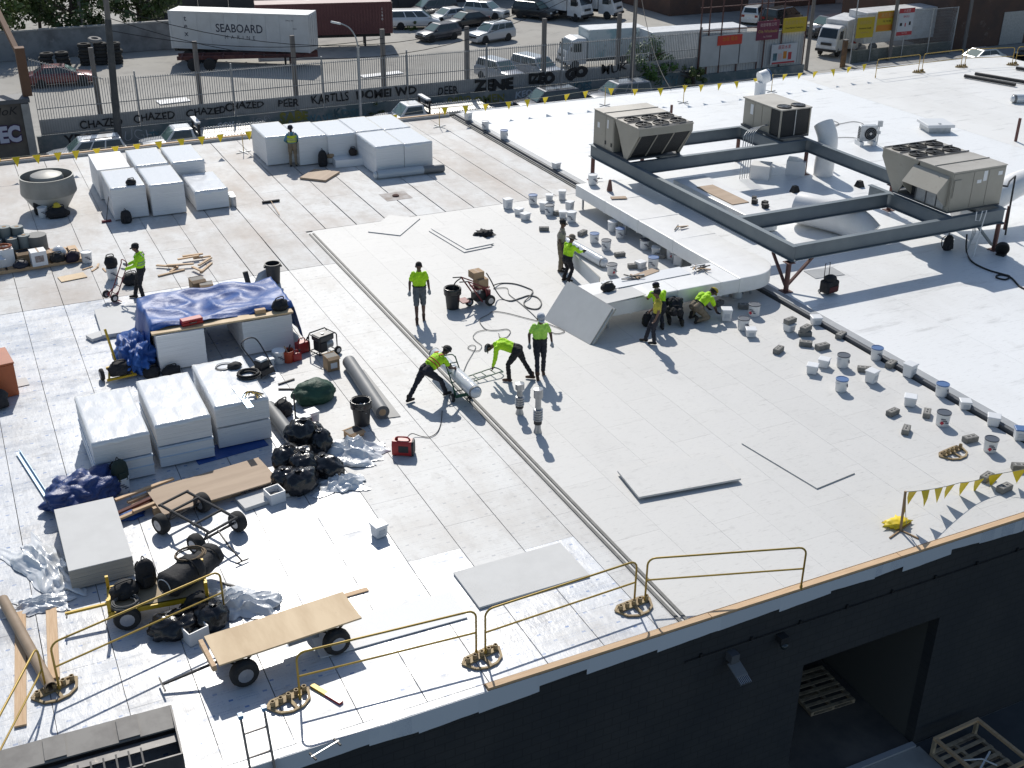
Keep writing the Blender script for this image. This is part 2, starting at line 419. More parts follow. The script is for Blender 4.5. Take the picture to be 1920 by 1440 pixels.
# ---------------------------------------------------------------- ground, street, lot
tag(MB().b2(-400, -300, ZG-.5, 500, 600, ZG-.03).build('ground', M_lot), kind='structure')
tag(MB().b2(-200, BY+1.8, ZG-.1, 300, 75.9, ZG).build('street', M_asph), kind='structure')
tag(MB().b2(-200, BY, ZG-.1, 300, BY+1.8, ZG+.14).build('pavement', M_conc), kind='structure')
tag(MB().b2(-200, 75.9, ZG-.1, 65.2, 78.3, ZG+.13).build('pavement', M_conc), kind='structure')
tag(MB().b2(70.2, 75.9, ZG-.1, 300, 79.4, ZG+.13).build('pavement', M_conc), kind='structure')
tag(MB().b2(-100, -150, ZG-.1, 200, FY, ZG).build('alley', M_alley), kind='structure')
ln = MB().b2(19.2, 13.1, ZG, 45, 13.24, ZG+.005).build('painted_line', M_wline); tag(ln, kind='structure')
# ---------------------------------------------------------------- steel frame and rooftop units
M_steel = mat('grey painted steel', (.125, .155, .18), .5, .2, col2=(.155, .185, .205), ns=1.2, wear=((.22, .16, .12), 8, .68, .78))
M_rust = mat('red primer steel', (.105, .045, .042), .6, .1, col2=(.15, .07, .055), ns=4)
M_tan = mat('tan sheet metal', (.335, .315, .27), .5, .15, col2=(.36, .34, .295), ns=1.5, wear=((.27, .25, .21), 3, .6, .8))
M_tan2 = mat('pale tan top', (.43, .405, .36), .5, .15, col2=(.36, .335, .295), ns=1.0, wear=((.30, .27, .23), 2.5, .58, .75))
M_coil = mat('condenser coil', (.028, .03, .033), .6, .3, bump=.5, bs=60)
M_fan = mat('black fan guard', (.012, .012, .013), .5)
M_alu = mat('bare aluminium', (.42, .43, .44), .35, .8, col2=(.3, .31, .32), ns=3)
M_black = mat('black fabric', (.012, .012, .014), .8, col2=(.022, .022, .025), ns=6, bump=.5, bs=9)
M_rubber = mat('black rubber', (.016, .016, .017), .7)
M_wplast = mat('white plastic', (.72, .73, .74), .4, rand=.05)
M_galv = mat('galvanised steel', (.46, .48, .50), .42, .6, col2=(.36, .38, .40), ns=6)
M_label = mat('white sticker', (.75, .76, .77), .5)
ZR = .10
def ibeam(b, p0, p1, d=.52, wf=.2):
    p0, p1 = Vector(p0), Vector(p1); dx = (p1-p0).normalized(); sd = Vector((-dx.y, dx.x, 0))
    b.bar(p0-V(0, 0, .011), p1-V(0, 0, .011), wf, .022); b.bar(p0-V(0, 0, d-.011), p1-V(0, 0, d-.011), wf, .022)
    b.bar(p0-V(0, 0, d/2), p1-V(0, 0, d/2), .016, d-.046)
fr_ = thing('beam_grid', 'grey steel beam frame on rust red posts carrying the rooftop units', 'frame', (0, 0, 0))
ZT = 1.65
for a, c in (((23.75, 28.0, ZT), (23.75, 41.55, ZT)), ((23.86, 28.12, ZT), (33.05, 28.12, ZT)), ((23.86, 31.2, ZT), (30.45, 31.2, ZT)),
             ((23.86, 38.45, ZT), (32.45, 38.45, ZT)), ((25.2, 41.4, ZT), (32.45, 41.4, ZT)), ((32.55, 31.3, ZT), (32.55, 41.5, ZT)),
             ((30.55, 28.23, ZT), (30.55, 32.3, ZT)), ((33.0, 28.23, ZT), (33.0, 32.3, ZT)), ((31.15, 38.56, ZT), (31.15, 41.3, ZT)), ((26.2, 38.56, ZT), (26.2, 41.3, ZT))):
    b = MB(); ibeam(b, a, c); b.build('beam', M_steel, fr_)
for x, y in ((23.6, 28.05), (32.9, 28.12), (23.85, 41.5), (32.6, 38.5), (32.55, 33.2), (26.2, 41.4), (31.15, 41.4)):
    b = MB(); b.cyl((x, y, ZR), (x, y, ZT-.52), .085, n=12); b.box((x, y, ZR+.012), (.34, .34, .024)); b.box((x, y, ZT-.532), (.3, .3, .024)); b.build('post', M_rust, fr_, smooth='auto')
for p, q in (((23.6, 28.12, .3), (23.7, 29.05, 1.12)), ((23.68, 28.1, .3), (24.6, 28.12, 1.12)), ((32.75, 28.12, .32), (31.9, 28.12, 1.12))):
    MB().bar(p, q, .08).build('brace', M_rust if q[0] < 30 else M_steel, fr_)
def fans(b_, b2, cx, cy, z, nx, ny, sx, sy, r):
    for i in range(nx):
        for j in range(ny):
            c = V(cx+(i-(nx-1)/2)*sx, cy+(j-(ny-1)/2)*sy, z)
            yield c
def rtu_big(label, loc, rz, hood):
    # local: footprint x 0..2.5, y 0..2.75 (cabinet), condenser overhang towards -y to -0.75 at top
    t = thing('rooftop_unit', label, 'air conditioner', loc, rz, 'large rooftop units')
    H_ = 1.45; W_ = 2.48; yc = 1.15; YB = 2.78
    b = MB(); b.b2(0, yc, .06, W_, YB, H_); b.build('cabinet', M_tan, t, bevel=.012)
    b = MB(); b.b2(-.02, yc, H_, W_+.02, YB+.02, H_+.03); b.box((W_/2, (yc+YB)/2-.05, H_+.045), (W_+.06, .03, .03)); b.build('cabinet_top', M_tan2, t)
    # V shaped condenser section
    yb0, yt0 = .05, -.74
    for x in (0.0, W_-.04):
        b = MB(); b.prism([(x, yb0, .06), (x, yb0+.25, .06), (x, yc-.32, 1.02), (x, yc-.02, H_-.02), (x, yt0, H_-.02), (x, yt0, H_-.3)], (.04, 0, 0)); b.build('side_panel', M_tan, t)
    MB().b2(.3, .5, .08, W_-.3, yc-.05, .8).build('inner_coil', M_coil, t)
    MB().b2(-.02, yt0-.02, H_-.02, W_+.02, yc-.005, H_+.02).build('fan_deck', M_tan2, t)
    MB().b2(.04, yt0, H_-.3, W_-.04, yt0+.03, H_-.022).build('front_fascia', M_tan, t)
    n = 3; dy = yt0-yb0; dz = H_-.36-.12
    for k in range(n):
        x0 = .1+k*(W_-.2)/n+.025; x1 = .1+(k+1)*(W_-.2)/n-.025
        MB().prism([(x0, yb0+.012, .14), (x1, yb0+.012, .14), (x1, yt0+.012, H_-.32), (x0, yt0+.012, H_-.32)], (0, .04, .01)).build('coil_panel', M_coil, t)
    for k in range(n+1):
        x0 = .1+k*(W_-.2)/n
        MB().bar((x0, yb0+.01, .12), (x0, yt0+.01, H_-.31), .05, .03).build('coil_frame', M_tan, t)
    MB().b2(0, yb0-.03, .0, W_, YB, .06).build('base_rail', M_kerbd, t)
    for i in range(3):
        for j in range(2):
            cx, cy = .45+i*.79, yt0+.42+j*.88; z = H_+.02
            f = MB(); f.lathe([(.335, 0), (.335, .05), (.315, .055), (.315, .012), (0, .012)], 20, (cx, cy, z)).build('fan_ring', M_fan, t)
            g = MB()
            for a in range(3): 
                an = a*math.pi/3; g.bar((cx+.31*math.cos(an), cy+.31*math.sin(an), z+.05), (cx-.31*math.cos(an), cy-.31*math.sin(an), z+.05), .012)
            for rr in (.1, .18, .26): g.tube([(cx+rr*math.cos(q*.5236), cy+rr*math.sin(q*.5236), z+.05) for q in range(12)], .006, 4, True)
            g.cyl((cx, cy, z+.014), (cx, cy, z+.06), .07, n=10)
            g.build('fan_guard', M_alu if False else M_fan, t)
    for j in range(3): MB().box((W_/2, yt0+.06+j*.82, H_+.05), (W_+.02, .03, .035)).build('roof_rib', M_kerbd, t)
    sd = -.006 if not hood else None
    # doors, latches, stickers
    for x, s in ((0, -1), (W_, 1)):
        if hood and s > 0: continue
        for y0, y1 in ((yc+.04, yc+.62), (yc+.66, YB-.03)):
            MB().b2(x+s*.001, y0, .12, x+s*.014, y1, H_-.05).build('access_panel', M_tan, t)
        MB().b2(x+s*.014, yc+.42, .93, x+s*.018, yc+.52, 1.28).build('sticker', M_label, t)
        MB().b2(x+s*.014, YB-.5, .8, x+s*.018, YB-.33, 1.02).build('sticker', M_label, t)
        for y in (yc+.08, yc+.56): MB().b2(x+s*.014, y, .25, x+s*.03, y+.1, .4).build('louvre', M_coil, t)
    for x0, x1 in ((.04, .8), (.83, 1.5), (1.53, W_-.04)):
        MB().b2(x0, YB+.001, .1, x1, YB+.014, H_-.06).build('access_panel', M_tan, t)
    MB().b2(.88, YB+.014, 1.0, 1.05, YB+.018, 1.36).build('sticker', M_label, t)
    MB().b2(1.12, YB+.014, .95, 1.32, YB+.018, 1.07).build('sticker', M_label, t)
    MB().b2(.16, YB+.014, 1.13, .36, YB+.018, 1.27).build('sticker', M_label, t)
    MB().b2(W_-.4, YB+.014, .55, W_-.08, YB+.05, 1.18).build('switch_box', M_tan, t)
    if hood:
        # rain hood on the +x side
        x = W_
        b = MB(); q = [(x, .95, 1.30), (x, YB-.12, 1.30)]
        b.prism([(x, .95, 1.28), (x+.5, .95, .72), (x+.5, YB-.12, .72), (x, YB-.12, 1.28)], (.02, 0, .015))
        for y in (.95, YB-.14):
            b.prism([(x, y, 1.28), (x+.5, y, .72), (x+.42, y, .55), (x, y, .2)], (0, .02, 0))
        b.build('rain_hood', M_tan, t)
        MB().b2(x+.002, 1.2, .1, x+.03, YB-.2, .98).build('air_filter', M_galv, t)
        for k in range(3): MB().b2(x+.03, 1.2+k*.5, .1, x+.05, 1.24+k*.5, .98).build('filter_frame', M_kerbd, t)
    return t
rtu_big('tan rooftop unit with six fans on the end of the beam nearest the white duct', (23.8, 38.68, ZT+.003), 0, False)
rtu_big('tan rooftop unit with six fans and an open rain hood, rightmost of the three', (33.15, 31.28, ZT+.003), math.pi, True)
# small unit
t = thing('rooftop_unit', 'small tan rooftop unit with two fans and dark coil sides on the steel frame', 'air conditioner', (31.32, 38.88, ZT+.003))
b = MB(); b.b2(.05, .75, .08, 1.53, 2.65, 1.2); b.build('cabinet', M_tan, t, bevel=.01)
MB().b2(0, 0, 0, 1.58, 2.7, .08).build('base_rail', M_kerbd, t)
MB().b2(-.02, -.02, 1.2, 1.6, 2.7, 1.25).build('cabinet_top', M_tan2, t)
for x in (0.0, 1.52):
    for y in (0.0, .69): MB().b2(x, y, .08, x+.06, y+.06, 1.2).build('corner_post', M_tan, t)
for k in range(2): MB().b2(.09+.72*k, .015, .12, .77+.72*k, .04, 1.17).build('coil_panel', M_coil, t)
MB().b2(.77, .0, .1, .81, .045, 1.19).build('coil_frame', M_galv, t)
for x in (.015, 1.53): MB().b2(x, .09, .12, x+.03, .67, 1.17).build('coil_panel', M_coil, t)
for y0, y1 in ((.8, 1.3), (1.34, 1.85), (1.89, 2.6)): MB().b2(.036, y0, .14, .049, y1, 1.16).build('access_panel', M_tan, t)
MB().b2(.03, 1.95, .62, .035, 2.15, 1.05).build('sticker', M_label, t)
for i in range(2):
    cx, cy, z = .43+.73*i, .4, 1.25
    MB().lathe([(.31, 0), (.31, .05), (.29, .055), (.29, .012), (0, .012)], 20, (cx, cy, z)).build('fan_ring', M_fan, t)
    g = MB()
    for a in range(3):
        an = a*math.pi/3+.3; g.bar((cx+.29*math.cos(an), cy+.29*math.sin(an), z+.05), (cx-.29*math.cos(an), cy-.29*math.sin(an), z+.05), .012)
    for rr in (.1, .17, .24): g.tube([(cx+rr*math.cos(q*.5236), cy+rr*math.sin(q*.5236), z+.05) for q in range(12)], .006, 4, True)
    g.build('fan_guard', M_alu, t)
# mini split condenser
t = thing('condenser', 'small grey outdoor condenser with one round fan on low white feet', 'air conditioner', (38.3, 41.15, ZR), -.28)
MB().b2(-.42, -.15, .2, .42, .15, .92).build('casing', M_galv, t, bevel=.015)
MB().lathe([(.29, 0), (.29, .03), (.26, .03), (.26, .008), (0, .008)], 20, (.08, -.15, .56), (0, -1, 0)).build('fan_grille', M_coil, t)
g = MB()
for rr in (.08, .15, .22): g.tube([(.08+rr*math.cos(q*.5236), -.176, .56+rr*math.sin(q*.5236)) for q in range(12)], .006, 4, True)
g.cyl((.08, -.155, .56), (.08, -.19, .56), .06, n=10); g.build('fan_guard', M_alu, t)
for k in range(7): MB().b2(-.432, -.11, .34+k*.075, -.42, .11, .38+k*.075).build('louvre', M_coil, t)
for x in (-.38, .26): MB().b2(x-.06, -.3, 0, x+.12, .3, .2).build('foot', M_wplast, t)
b = MB(); b.b2(.5, -.06, .0, .54, -.02, 1.1); b.b2(.44, -.12, .85, .64, -.0, 1.12); b.b2(.47, -.1, .5, .6, -.02, .64); b.build('disconnect_switch', M_galv, t)
# skylight hatch
t = thing('roof_hatch', 'square white roof hatch with raised lid on the white membrane', 'roof hatch', (43.2, 41.85, ZR), -.35)
MB().b2(-.55, -.55, 0, .55, .55, .28).build('kerb', M_galv, t)
MB().b2(-.68, -.68, .28, .68, .68, .42).build('lid', M_wplast, t, bevel=.02)
MB().b2(-.05, -.5, .42, .05, -.36, .46).build('handle', M_galv, t)
# ---------------------------------------------------------------- white insulated duct in an L
M_duct = crinkle(mat('foil faced duct wrap', (.82, .815, .80), .4, 0, col2=(.76, .755, .74), ns=2, wear=((.62, .60, .57), 5, .62, .75)), 6, .35)
M_spray = mat('green spray paint', (.12, .45, .08), .6)
t = thing('roof_duct', 'long white wrapped duct in an L shape raised above the grey boards', 'duct')
z0, z1 = .45, .92
def ductleg(nm, a, b_, c, d, nseg, axis):
    m = MB(); secs = []; r_ = random.Random(nseg)
    for i in range(nseg+1):
        k = i/nseg; j = r_.uniform(-.012, .012); s = r_.uniform(-.01, .01)
        if axis == 'y': y = lerp(c, d, k); secs.append([V(a+j, y, z0), V(b_+s, y, z0), V(b_+s, y, z1+j), V(a+j, y, z1+s)])
        else: x = lerp(a, b_, k); secs.append([V(x, c+j, z0), V(x, d+s, z0), V(x, d+s, z1+j), V(x, c+j, z1+s)])
    m.loft(secs if axis == 'y' else secs); return m.build(nm, M_duct, t, bevel=.03)
ductleg('long_run', 21.62, 23.35, 29.6, 38.9, 12, 'y')
ductleg('short_run', 16.52, 21.6, 27.93, 29.58, 8, 'x')
m = MB(); poly = [(21.58, 27.9), (22.2, 27.9)]+[(22.2+1.2*math.sin(a*math.pi/2/8), 29.1-1.2*math.cos(a*math.pi/2/8)) for a in range(1, 9)]+[(23.4, 29.65), (21.58, 29.65)]
m.prism([(x, y, z0-.01) for x, y in poly], (0, 0, z1-z0+.03)); m.build('elbow', M_duct, t, bevel=.03)
for y in (29.7, 31.9, 34.2, 36.6): MB().box((22.48, y, (z0+z1)/2), (1.76, .08, z1-z0+.012)).build('tape_band', M_duct, t)
for x in (17.6, 19.3, 20.9): MB().box((x, 28.755, (z0+z1)/2), (.08, 1.68, z1-z0+.012)).build('tape_band', M_duct, t)
for x, y in ((21.75, 38.5), (23.2, 38.5), (21.75, 35.2), (23.0, 35.2), (21.75, 32.0), (16.8, 29.3), (18.6, 29.4), (20.4, 29.4), (16.9, 28.1), (20.4, 28.1), (22.6, 28.6)):
    MB().b2(x-.03, y-.03, .012, x+.03, y+.03, z0).build('support_leg', M_galv, t)
MB().box((18.9, 29.2, z1+.02), (3.0, .66, .012), .03).build('top_board', M_wplast, t)
# ---------------------------------------------------------------- vehicles
M_glass = mat('car glass', (.02, .028, .03), .08, spec=.8, col2=(.03, .04, .042), ns=1)
M_wscreen = mat('windscreen', (.10, .17, .16), .06, spec=.8)
M_tyre = mat('tyre rubber', (.02, .02, .021), .85, col2=(.035, .034, .032), ns=9)
M_rim = mat('wheel rim', (.42, .43, .45), .35, .7)
M_lamp = mat('headlamp', (.75, .76, .78), .15, spec=.8)
M_tail = mat('tail lamp', (.28, .02, .02), .25)
M_trim = mat('dark trim', (.025, .025, .027), .6)
M_wvan = mat('white truck paint', (.68, .69, .70), .4, col2=(.55, .55, .55), ns=1.2, wear=((.35, .33, .3), 4, .66, .8))
def paint(n, c): return mat('car paint '+n, c, .28, .25, coat=.6, wear=((c[0]*.8+.02, c[1]*.8+.02, c[2]*.8+.02), 3, .55, .8))
KIND = {'sedan': (4.8, 1.82, 1.45, .93, .88, .74, .97, (-.42, -.24, .07, .26)), 'hatch': (4.3, 1.76, 1.5, .95, .92, .78, .98, (-.485, -.41, .06, .27)),
        'suv': (4.65, 1.86, 1.7, 1.06, 1.04, .9, 1.06, (-.487, -.43, .08, .25)), 'van': (5.0, 1.95, 1.78, 1.05, 1.0, .82, 1.05, (-.49, -.455, .15, .35)),
        'bigsuv': (5.0, 1.98, 1.82, 1.14, 1.12, 1.0, 1.14, (-.49, -.45, .09, .25)), 'pickup': (5.4, 1.98, 1.8, 1.12, 1.12, 1.02, 1.12, (-.12, -.09, .12, .24))}
def wheel(t, x, y, r, s, wd=.22):
    w = MB(); w.lathe([(r*.6, -wd/2), (r*.93, -wd/2), (r, -wd/2+.03), (r, wd/2-.03), (r*.93, wd/2), (r*.6, wd/2)], 18, (x, y, r), (0, 1, 0))
    o = w.build('wheel', M_tyre, t, smooth='auto')
    q = MB(); q.lathe([(r*.6, -.01), (r*.57, .0), (r*.5, -.03*1), (.06, -.01), (0, .0)], 14, (x, y+s*(wd/2-.015), r), (0, s, 0)); q.build('rim', M_rim, o)
    return o
def quadpatch(b, A, B, C, D, u0, u1, v0, v1, off):
    A, B, C, D = map(Vector, (A, B, C, D)); n = (B-A).cross(D-A).normalized()*off
    f = lambda u, v: (A*(1-u)+B*u)*(1-v)+(D*(1-u)+C*u)*v
    b.add([f(u0, v0)+n, f(u1, v0)+n, f(u1, v1)+n, f(u0, v1)+n, f(u0, v0)-n*.3, f(u1, v0)-n*.3, f(u1, v1)-n*.3, f(u0, v1)-n*.3],
          [(0, 1, 2, 3), (4, 7, 6, 5), (0, 4, 5, 1), (1, 5, 6, 2), (2, 6, 7, 3), (3, 7, 4, 0)])
def car(kind, label, cat, loc, rz, col, cname, group=None, sc=1.0, rails=False, cabonly=False):
    L, W, H, belt, hood, nose, tail, gh = KIND[kind]; m = paint(cname, col)
    t = thing('parked_car', label, cat, loc, rz, group); w = W/2
    t.scale = (sc, sc, sc)
    zb = .24; x0, x1, x2, x3 = (g*L for g in gh)
    st = [(-.5*L, tail-.34, .9), (-.488*L, tail-.1, .96), (x0-.02, tail, 1), (0, belt, 1.0), (x3, hood, 1.0), (.40*L, (hood+nose)/2+.02, .98), (.475*L, nose, .94), (.5*L, nose-.28, .86)]
    if kind == 'pickup': st = [(-.02*L-.25, belt, 1)]+st[3:]; st[0] = (-.14*L, belt, 1)
    secs = []
    for x, zt, k in st:
        ww = w*k
        secs.append([V(x, -ww*.86, zb), V(x, -ww, zb+.14), V(x, -ww, zt-.2), V(x, -ww*.95, zt-.04), V(x, -ww*.8, zt), V(x, ww*.8, zt), V(x, ww*.95, zt-.04), V(x, ww, zt-.2), V(x, ww, zb+.14), V(x, ww*.86, zb)])
    b = MB(); b.loft(secs); b.build('body', m, t, smooth='auto', bevel=0)
    bw, tw = w*.93, w*.74; bz = belt-.05
    P = [V(x0, -bw, bz), V(x3, -bw, bz), V(x3, bw, bz), V(x0, bw, bz)]; Q = [V(x1, -tw, H-.03), V(x2, -tw, H-.03), V(x2, tw, H-.03), V(x1, tw, H-.03)]
    Q2 = [V(x1+.12, -tw*.86, H), V(x2-.14, -tw*.86, H), V(x2-.14, tw*.86, H), V(x1+.12, tw*.86, H)]
    b = MB(); b.loft([P, Q, Q2]); b.build('cabin', m, t)
    b = MB(); quadpatch(b, P[1], P[2], Q[2], Q[1], .06, .94, .12, .93, .014); b.build('windscreen', M_wscreen, t)
    b = MB(); quadpatch(b, P[3], P[0], Q[0], Q[3], .1, .9, .25, .9, .014); b.build('rear_window', M_glass, t)
    spans = ((.04, .36), (.39, .64), (.67, .93)) if kind in ('suv', 'van', 'bigsuv') else (((.1, .9),) if kind == 'pickup' else ((.12, .5), (.53, .9)))
    for u0, u1 in spans:
        b = MB(); quadpatch(b, P[0], P[1], Q[1], Q[0], u0, u1, .2, .88, .012); b.build('side_window', M_glass, t)
        b = MB(); quadpatch(b, P[2], P[3], Q[3], Q[2], 1-u1, 1-u0, .2, .88, .012); b.build('side_window', M_glass, t)
    r = .33 if H < 1.6 else .37; xs = (-.29*L, .31*L)
    if kind == 'pickup': xs = (.31*L,)
    for x in xs:
        for s in (-1, 1):
            MB().lathe([(0, 0), (r+.07, 0), (r+.05, .012), (0, .014)], 16, (x, s*w*.985, r+.02), (0, s, 0)).build('wheel_arch', M_trim, t)
            wheel(t, x, s*(w-.1), r, s)
    for s in (-1, 1):
        MB().box((.478*L, s*w*.66, nose-.12), (.16, .36, .15), taper=.8).build('headlight', M_lamp, t)
        MB().box((x3-.35, s*(w+.06), belt+.06), (.12, .16, .12)).build('mirror', m, t)
        if kind != 'pickup': MB().box((-.49*L, s*w*.72, tail-.2), (.1, .3, .22)).build('tail_light', M_tail, t)
    MB().box((.497*L, 0, nose-.28), (.05, W*.55, .16)).build('grille', M_trim, t)
    if kind != 'pickup': MB().box((-.5*L, 0, .62), (.03, .5, .13)).build('number_plate', M_label, t)
    if rails:
        for s in (-1, 1): MB().bar((x1+.3, s*tw*.92, H+.05), (x2-.2, s*tw*.92, H+.05), .04).build('roof_rail', M_trim, t)
    return t
def tow_truck(label, loc, rz, col, cname):
    t = car('pickup', label, 'tow truck', loc, rz, col, cname, 'flatbed tow trucks by the kerb'); t.name = 'tow_truck'
    MB().b2(-5.2, -.45, .55, -.7, .45, .8).build('chassis', M_trim, t)
    b = MB().b2(-5.6, -1.22, 1.02, -1.0, 1.22, 1.14).build('flatbed', mat('pale metal deck', (.60, .59, .55), .45, .4, col2=(.5, .49, .46), ns=2), t)
    for s in (-1, 1):
        MB().b2(-5.6, s*1.22-.03, 1.14, -1.0, s*1.22+.03, 1.22).build('side_rail', M_galv, b)
        for k in range(24): MB().b2(-5.5+k*.19, s*1.21-.035, 1.22, -5.44+k*.19, s*1.21+.035, 1.28).build('rail_lug', M_galv, b)
    b = MB(); b.b2(-.92, -1.0, 1.0, -.8, -.9, 2.05); b.b2(-.92, .9, 1.0, -.8, 1.0, 2.05); b.b2(-.92, -.9, 1.5, -.8, .9, 1.6); b.build('headache_rack', M_trim, t)
    MB().box((-.86, 0, 2.1), (.3, 1.7, .1)).build('light_bar', M_wplast, t)
    for s in (-1, 1):
        for x in (-3.2, -4.0): wheel(t, x, s*.95, .4, s, .3)
    return t
def box_truck(label, loc, rz, L=5.5, W=2.3, H=2.5, boxmat=None, cab=True, roofmat=None, name='box_truck', group=None, front=True):
    t = thing(name, label, 'truck', loc, rz, group); bm_ = boxmat or M_wvan
    bx_ = MB().b2(-L, -W/2, .95, 0, W/2, .95+H).build('cargo_box', bm_, t, bevel=.03)
    MB().b2(-L+.05, -W/2+.05, .95+H, -.05, W/2-.05, .97+H).build('box_roof', roofmat or M_wvan, t)
    MB().b2(-L+.2, -.45, .55, 1.5, .45, .95).build('chassis', M_trim, t)
    for s in (-1, 1):
        wheel(t, -L+1.1, s*(W/2-.2), .42, s, .3)
    if cab:
        secs = []
        for x, zt, k in ((.12, 2.55, .96), (.9, 2.6, .96), (1.35, 2.45, .95), (1.85, 1.55, .95), (2.0, .9, .94)):
            ww = W/2*k*.93; secs.append([V(x, -ww, .5), V(x, -ww, zt-.2), V(x, -ww*.88, zt), V(x, ww*.88, zt), V(x, ww, zt-.2), V(x, ww, .5)])
        b = MB(); b.loft(secs); b.build('cab', M_wvan, t)
        ww = W/2*.88
        b = MB(); quadpatch(b, V(1.85, -ww, 1.55), V(1.85, ww, 1.55), V(1.36, ww*.88, 2.42), V(1.36, -ww*.88, 2.42), .06, .94, .1, .95, .02); b.build('windscreen', M_glass, t)
        for s in (-1, 1):
            MB().b2(.55, s*W/2*.893-.015, 1.5, 1.3, s*W/2*.893+.015, 2.2).build('side_window', M_glass, t)
            wheel(t, 1.1, s*(W/2-.25), .42, s, .26)
            MB().box((1.98, s*.75, .95), (.1, .32, .2)).build('headlight', M_lamp, t)
            MB().box((1.55, s*(W/2+.12), 1.8), (.06, .2, .36)).build('mirror', M_trim, t)
        MB().box((2.02, 0, 1.15), (.04, 1.0, .22)).build('grille', M_trim, t)
        MB().box((2.0, 0, .6), (.16, W*.9, .22)).build('bumper', M_trim, t)
    return t
CW, CS, CB, CG = (.62, .63, .64), (.42, .44, .47), (.012, .014, .018), (.06, .062, .075)
PI = math.pi
def zg(p, dz=0): return (p[0], p[1], ZG+dz)
tow_truck('white flatbed tow truck parked behind the left stacks of insulation', zg((13.0, 74.8)), PI, CW, 'white')
tow_truck('white flatbed tow truck parked right of the street lamp', zg((28.6, 74.8)), PI, CW, 'white')
car('suv', 'white sport utility car with black sunroof by the utility pole, mostly hidden', 'car', zg((7.1, 74.7)), PI, CW, 'white', rails=True)
car('bigsuv', 'dark blue sport utility car at the kerb behind the flag line', 'car', zg((38.9, 74.8)), PI, (.02, .026, .04), 'navy', rails=True)
car('bigsuv', 'black sport utility car with white bonnet glare, last before the sign fence', 'car', zg((44.9, 74.8)), PI, (.16, .17, .19), 'pewter')
car('sedan', 'silver saloon car parked by the kerb under the brick building', 'car', zg((81.2, 75.0)), PI, (.50, .49, .47), 'silver')
car('sedan', 'black car at the right edge of the picture behind the yellow rails', 'car', zg((88.6, 75.0)), PI, CB, 'black')
# cars in the lot
car('sedan', 'old dark red saloon behind the left end of the picket fence', 'car', zg((8.3, 98.6)), -.12, (.14, .022, .028), 'dark red', sc=1.05)
LOT = [('suv', 'silver sport utility car parked alone in front of the dark hatchback', (46.961, 101.758, -6.1), PI+.28, CS, 'light silver', True),
       ('hatch', 'dark grey hatchback between the red container and the silver car', (42.713, 104.431, -6.1), PI+.25, CG, 'slate', False),
       ('van', 'white minivan beside the end of the red container', (42.936, 111.036, -6.1), -.3, CW, 'white', False),
       ('sedan', 'white saloon behind the dark grey hatchback', (47.217, 112.502, -6.1), PI+.2, CW, 'white', False),
       ('sedan', 'black saloon half hidden behind the dark grey hatchback', (47.836, 109.611, -6.1), PI+.25, CB, 'black', False),
       ('suv', 'silver grey sport utility car facing the camera in the back row', (51.752, 113.328, -6.1), -.9, (.46, .47, .47), 'grey silver', True),
       ('van', 'dark minivan far behind the white minivan', (47.165, 116.654, -6.1), PI+.1, CG, 'slate', False),
       ('suv', 'black sport utility car facing the camera left of the white trucks', (56.392, 111.382, -6.1), -1.0, CB, 'black', True),
       ('suv', 'small silver car close behind the picket fence, left of the pair', (40.483, 85.97, -6.1), -1.35, (.36, .38, .42), 'steel', False),
       ('bigsuv', 'silver pickup shaped car close behind the picket fence, right of the pair', (43.612, 85.474, -6.1), -1.3, (.38, .40, .43), 'steel grey', False),
       ('suv', 'white sport utility car seen from behind at the top of the driveway', (76.319, 100.942, -6.1), .75, CW, 'white', False),
       ('van', 'black minivan next to the white car at the top of the driveway', (77.92, 98.242, -6.1), .35, CB, 'black', False),
       ('bigsuv', 'black sport utility car in the middle of the driveway', (78.21, 91.742, -6.1), PI+.12, (.015, .02, .03), 'blue black', False),
       ('suv', 'white sport utility car by the gate post of the driveway', (76.364, 86.12, -6.1), .75, CW, 'white', True),
       ('van', 'dark car at the top edge left of the white car', (77.955, 109.721, -6.1), .2, (.02, .018, .03), 'aubergine', False)]
for k, lb, p, a, c, n, ra in LOT: car(k, lb, 'car', p, a, c, n, 'cars parked in the yard', rails=ra)
box_truck('white box truck facing the camera at the top edge, left of two', (59.617, 109.334, -6.1), -1.15, W=2.2)
box_truck('white box truck with silver grille at the top edge, right of two', (63.119, 109.263, -6.1), -1.0, W=2.3)
M_graf = mat('graffiti streaked white', (.52, .58, .60), .55, col2=(.28, .42, .46), ns=.8, lo=.5, hi=.62, wear=((.08, .10, .11), 2.2, .6, .68))
box_truck('white cab truck with graffiti on its box behind the fence', (49.185, 88.045, -6.1), PI-.12, L=5.2, W=2.4, boxmat=M_graf, H=2.3)
t = thing('cargo_trailer', 'long white trailer box behind the sign fence', 'trailer', zg((57.8, 84.5)), -.08)
MB().b2(-4.5, -1.2, .9, 4.5, 1.2, 3.3).build('cargo_box', M_wvan, t, bevel=.03)
for s in (-1, 1): wheel(t, 3.4, s*1.0, .45, s, .3); wheel(t, -3.4, s*1.0, .45, s, .3)
t = thing('cargo_trailer', 'white trailer box behind the chain link fence beside the brick building', 'trailer', zg((80.6, 84.2)), .02)
MB().b2(-5.5, -1.2, .9, 5.5, 1.2, 3.6).build('cargo_box', M_wvan, t, bevel=.03)
for s in (-1, 1): wheel(t, 4.2, s*1.0, .45, s, .3); wheel(t, -4.2, s*1.0, .45, s, .3)
box_truck('white cab-over truck seen nose on behind the yellow banners', zg((72.9, 84.2)), PI+.5, L=4.2, W=2.1, H=2.0)
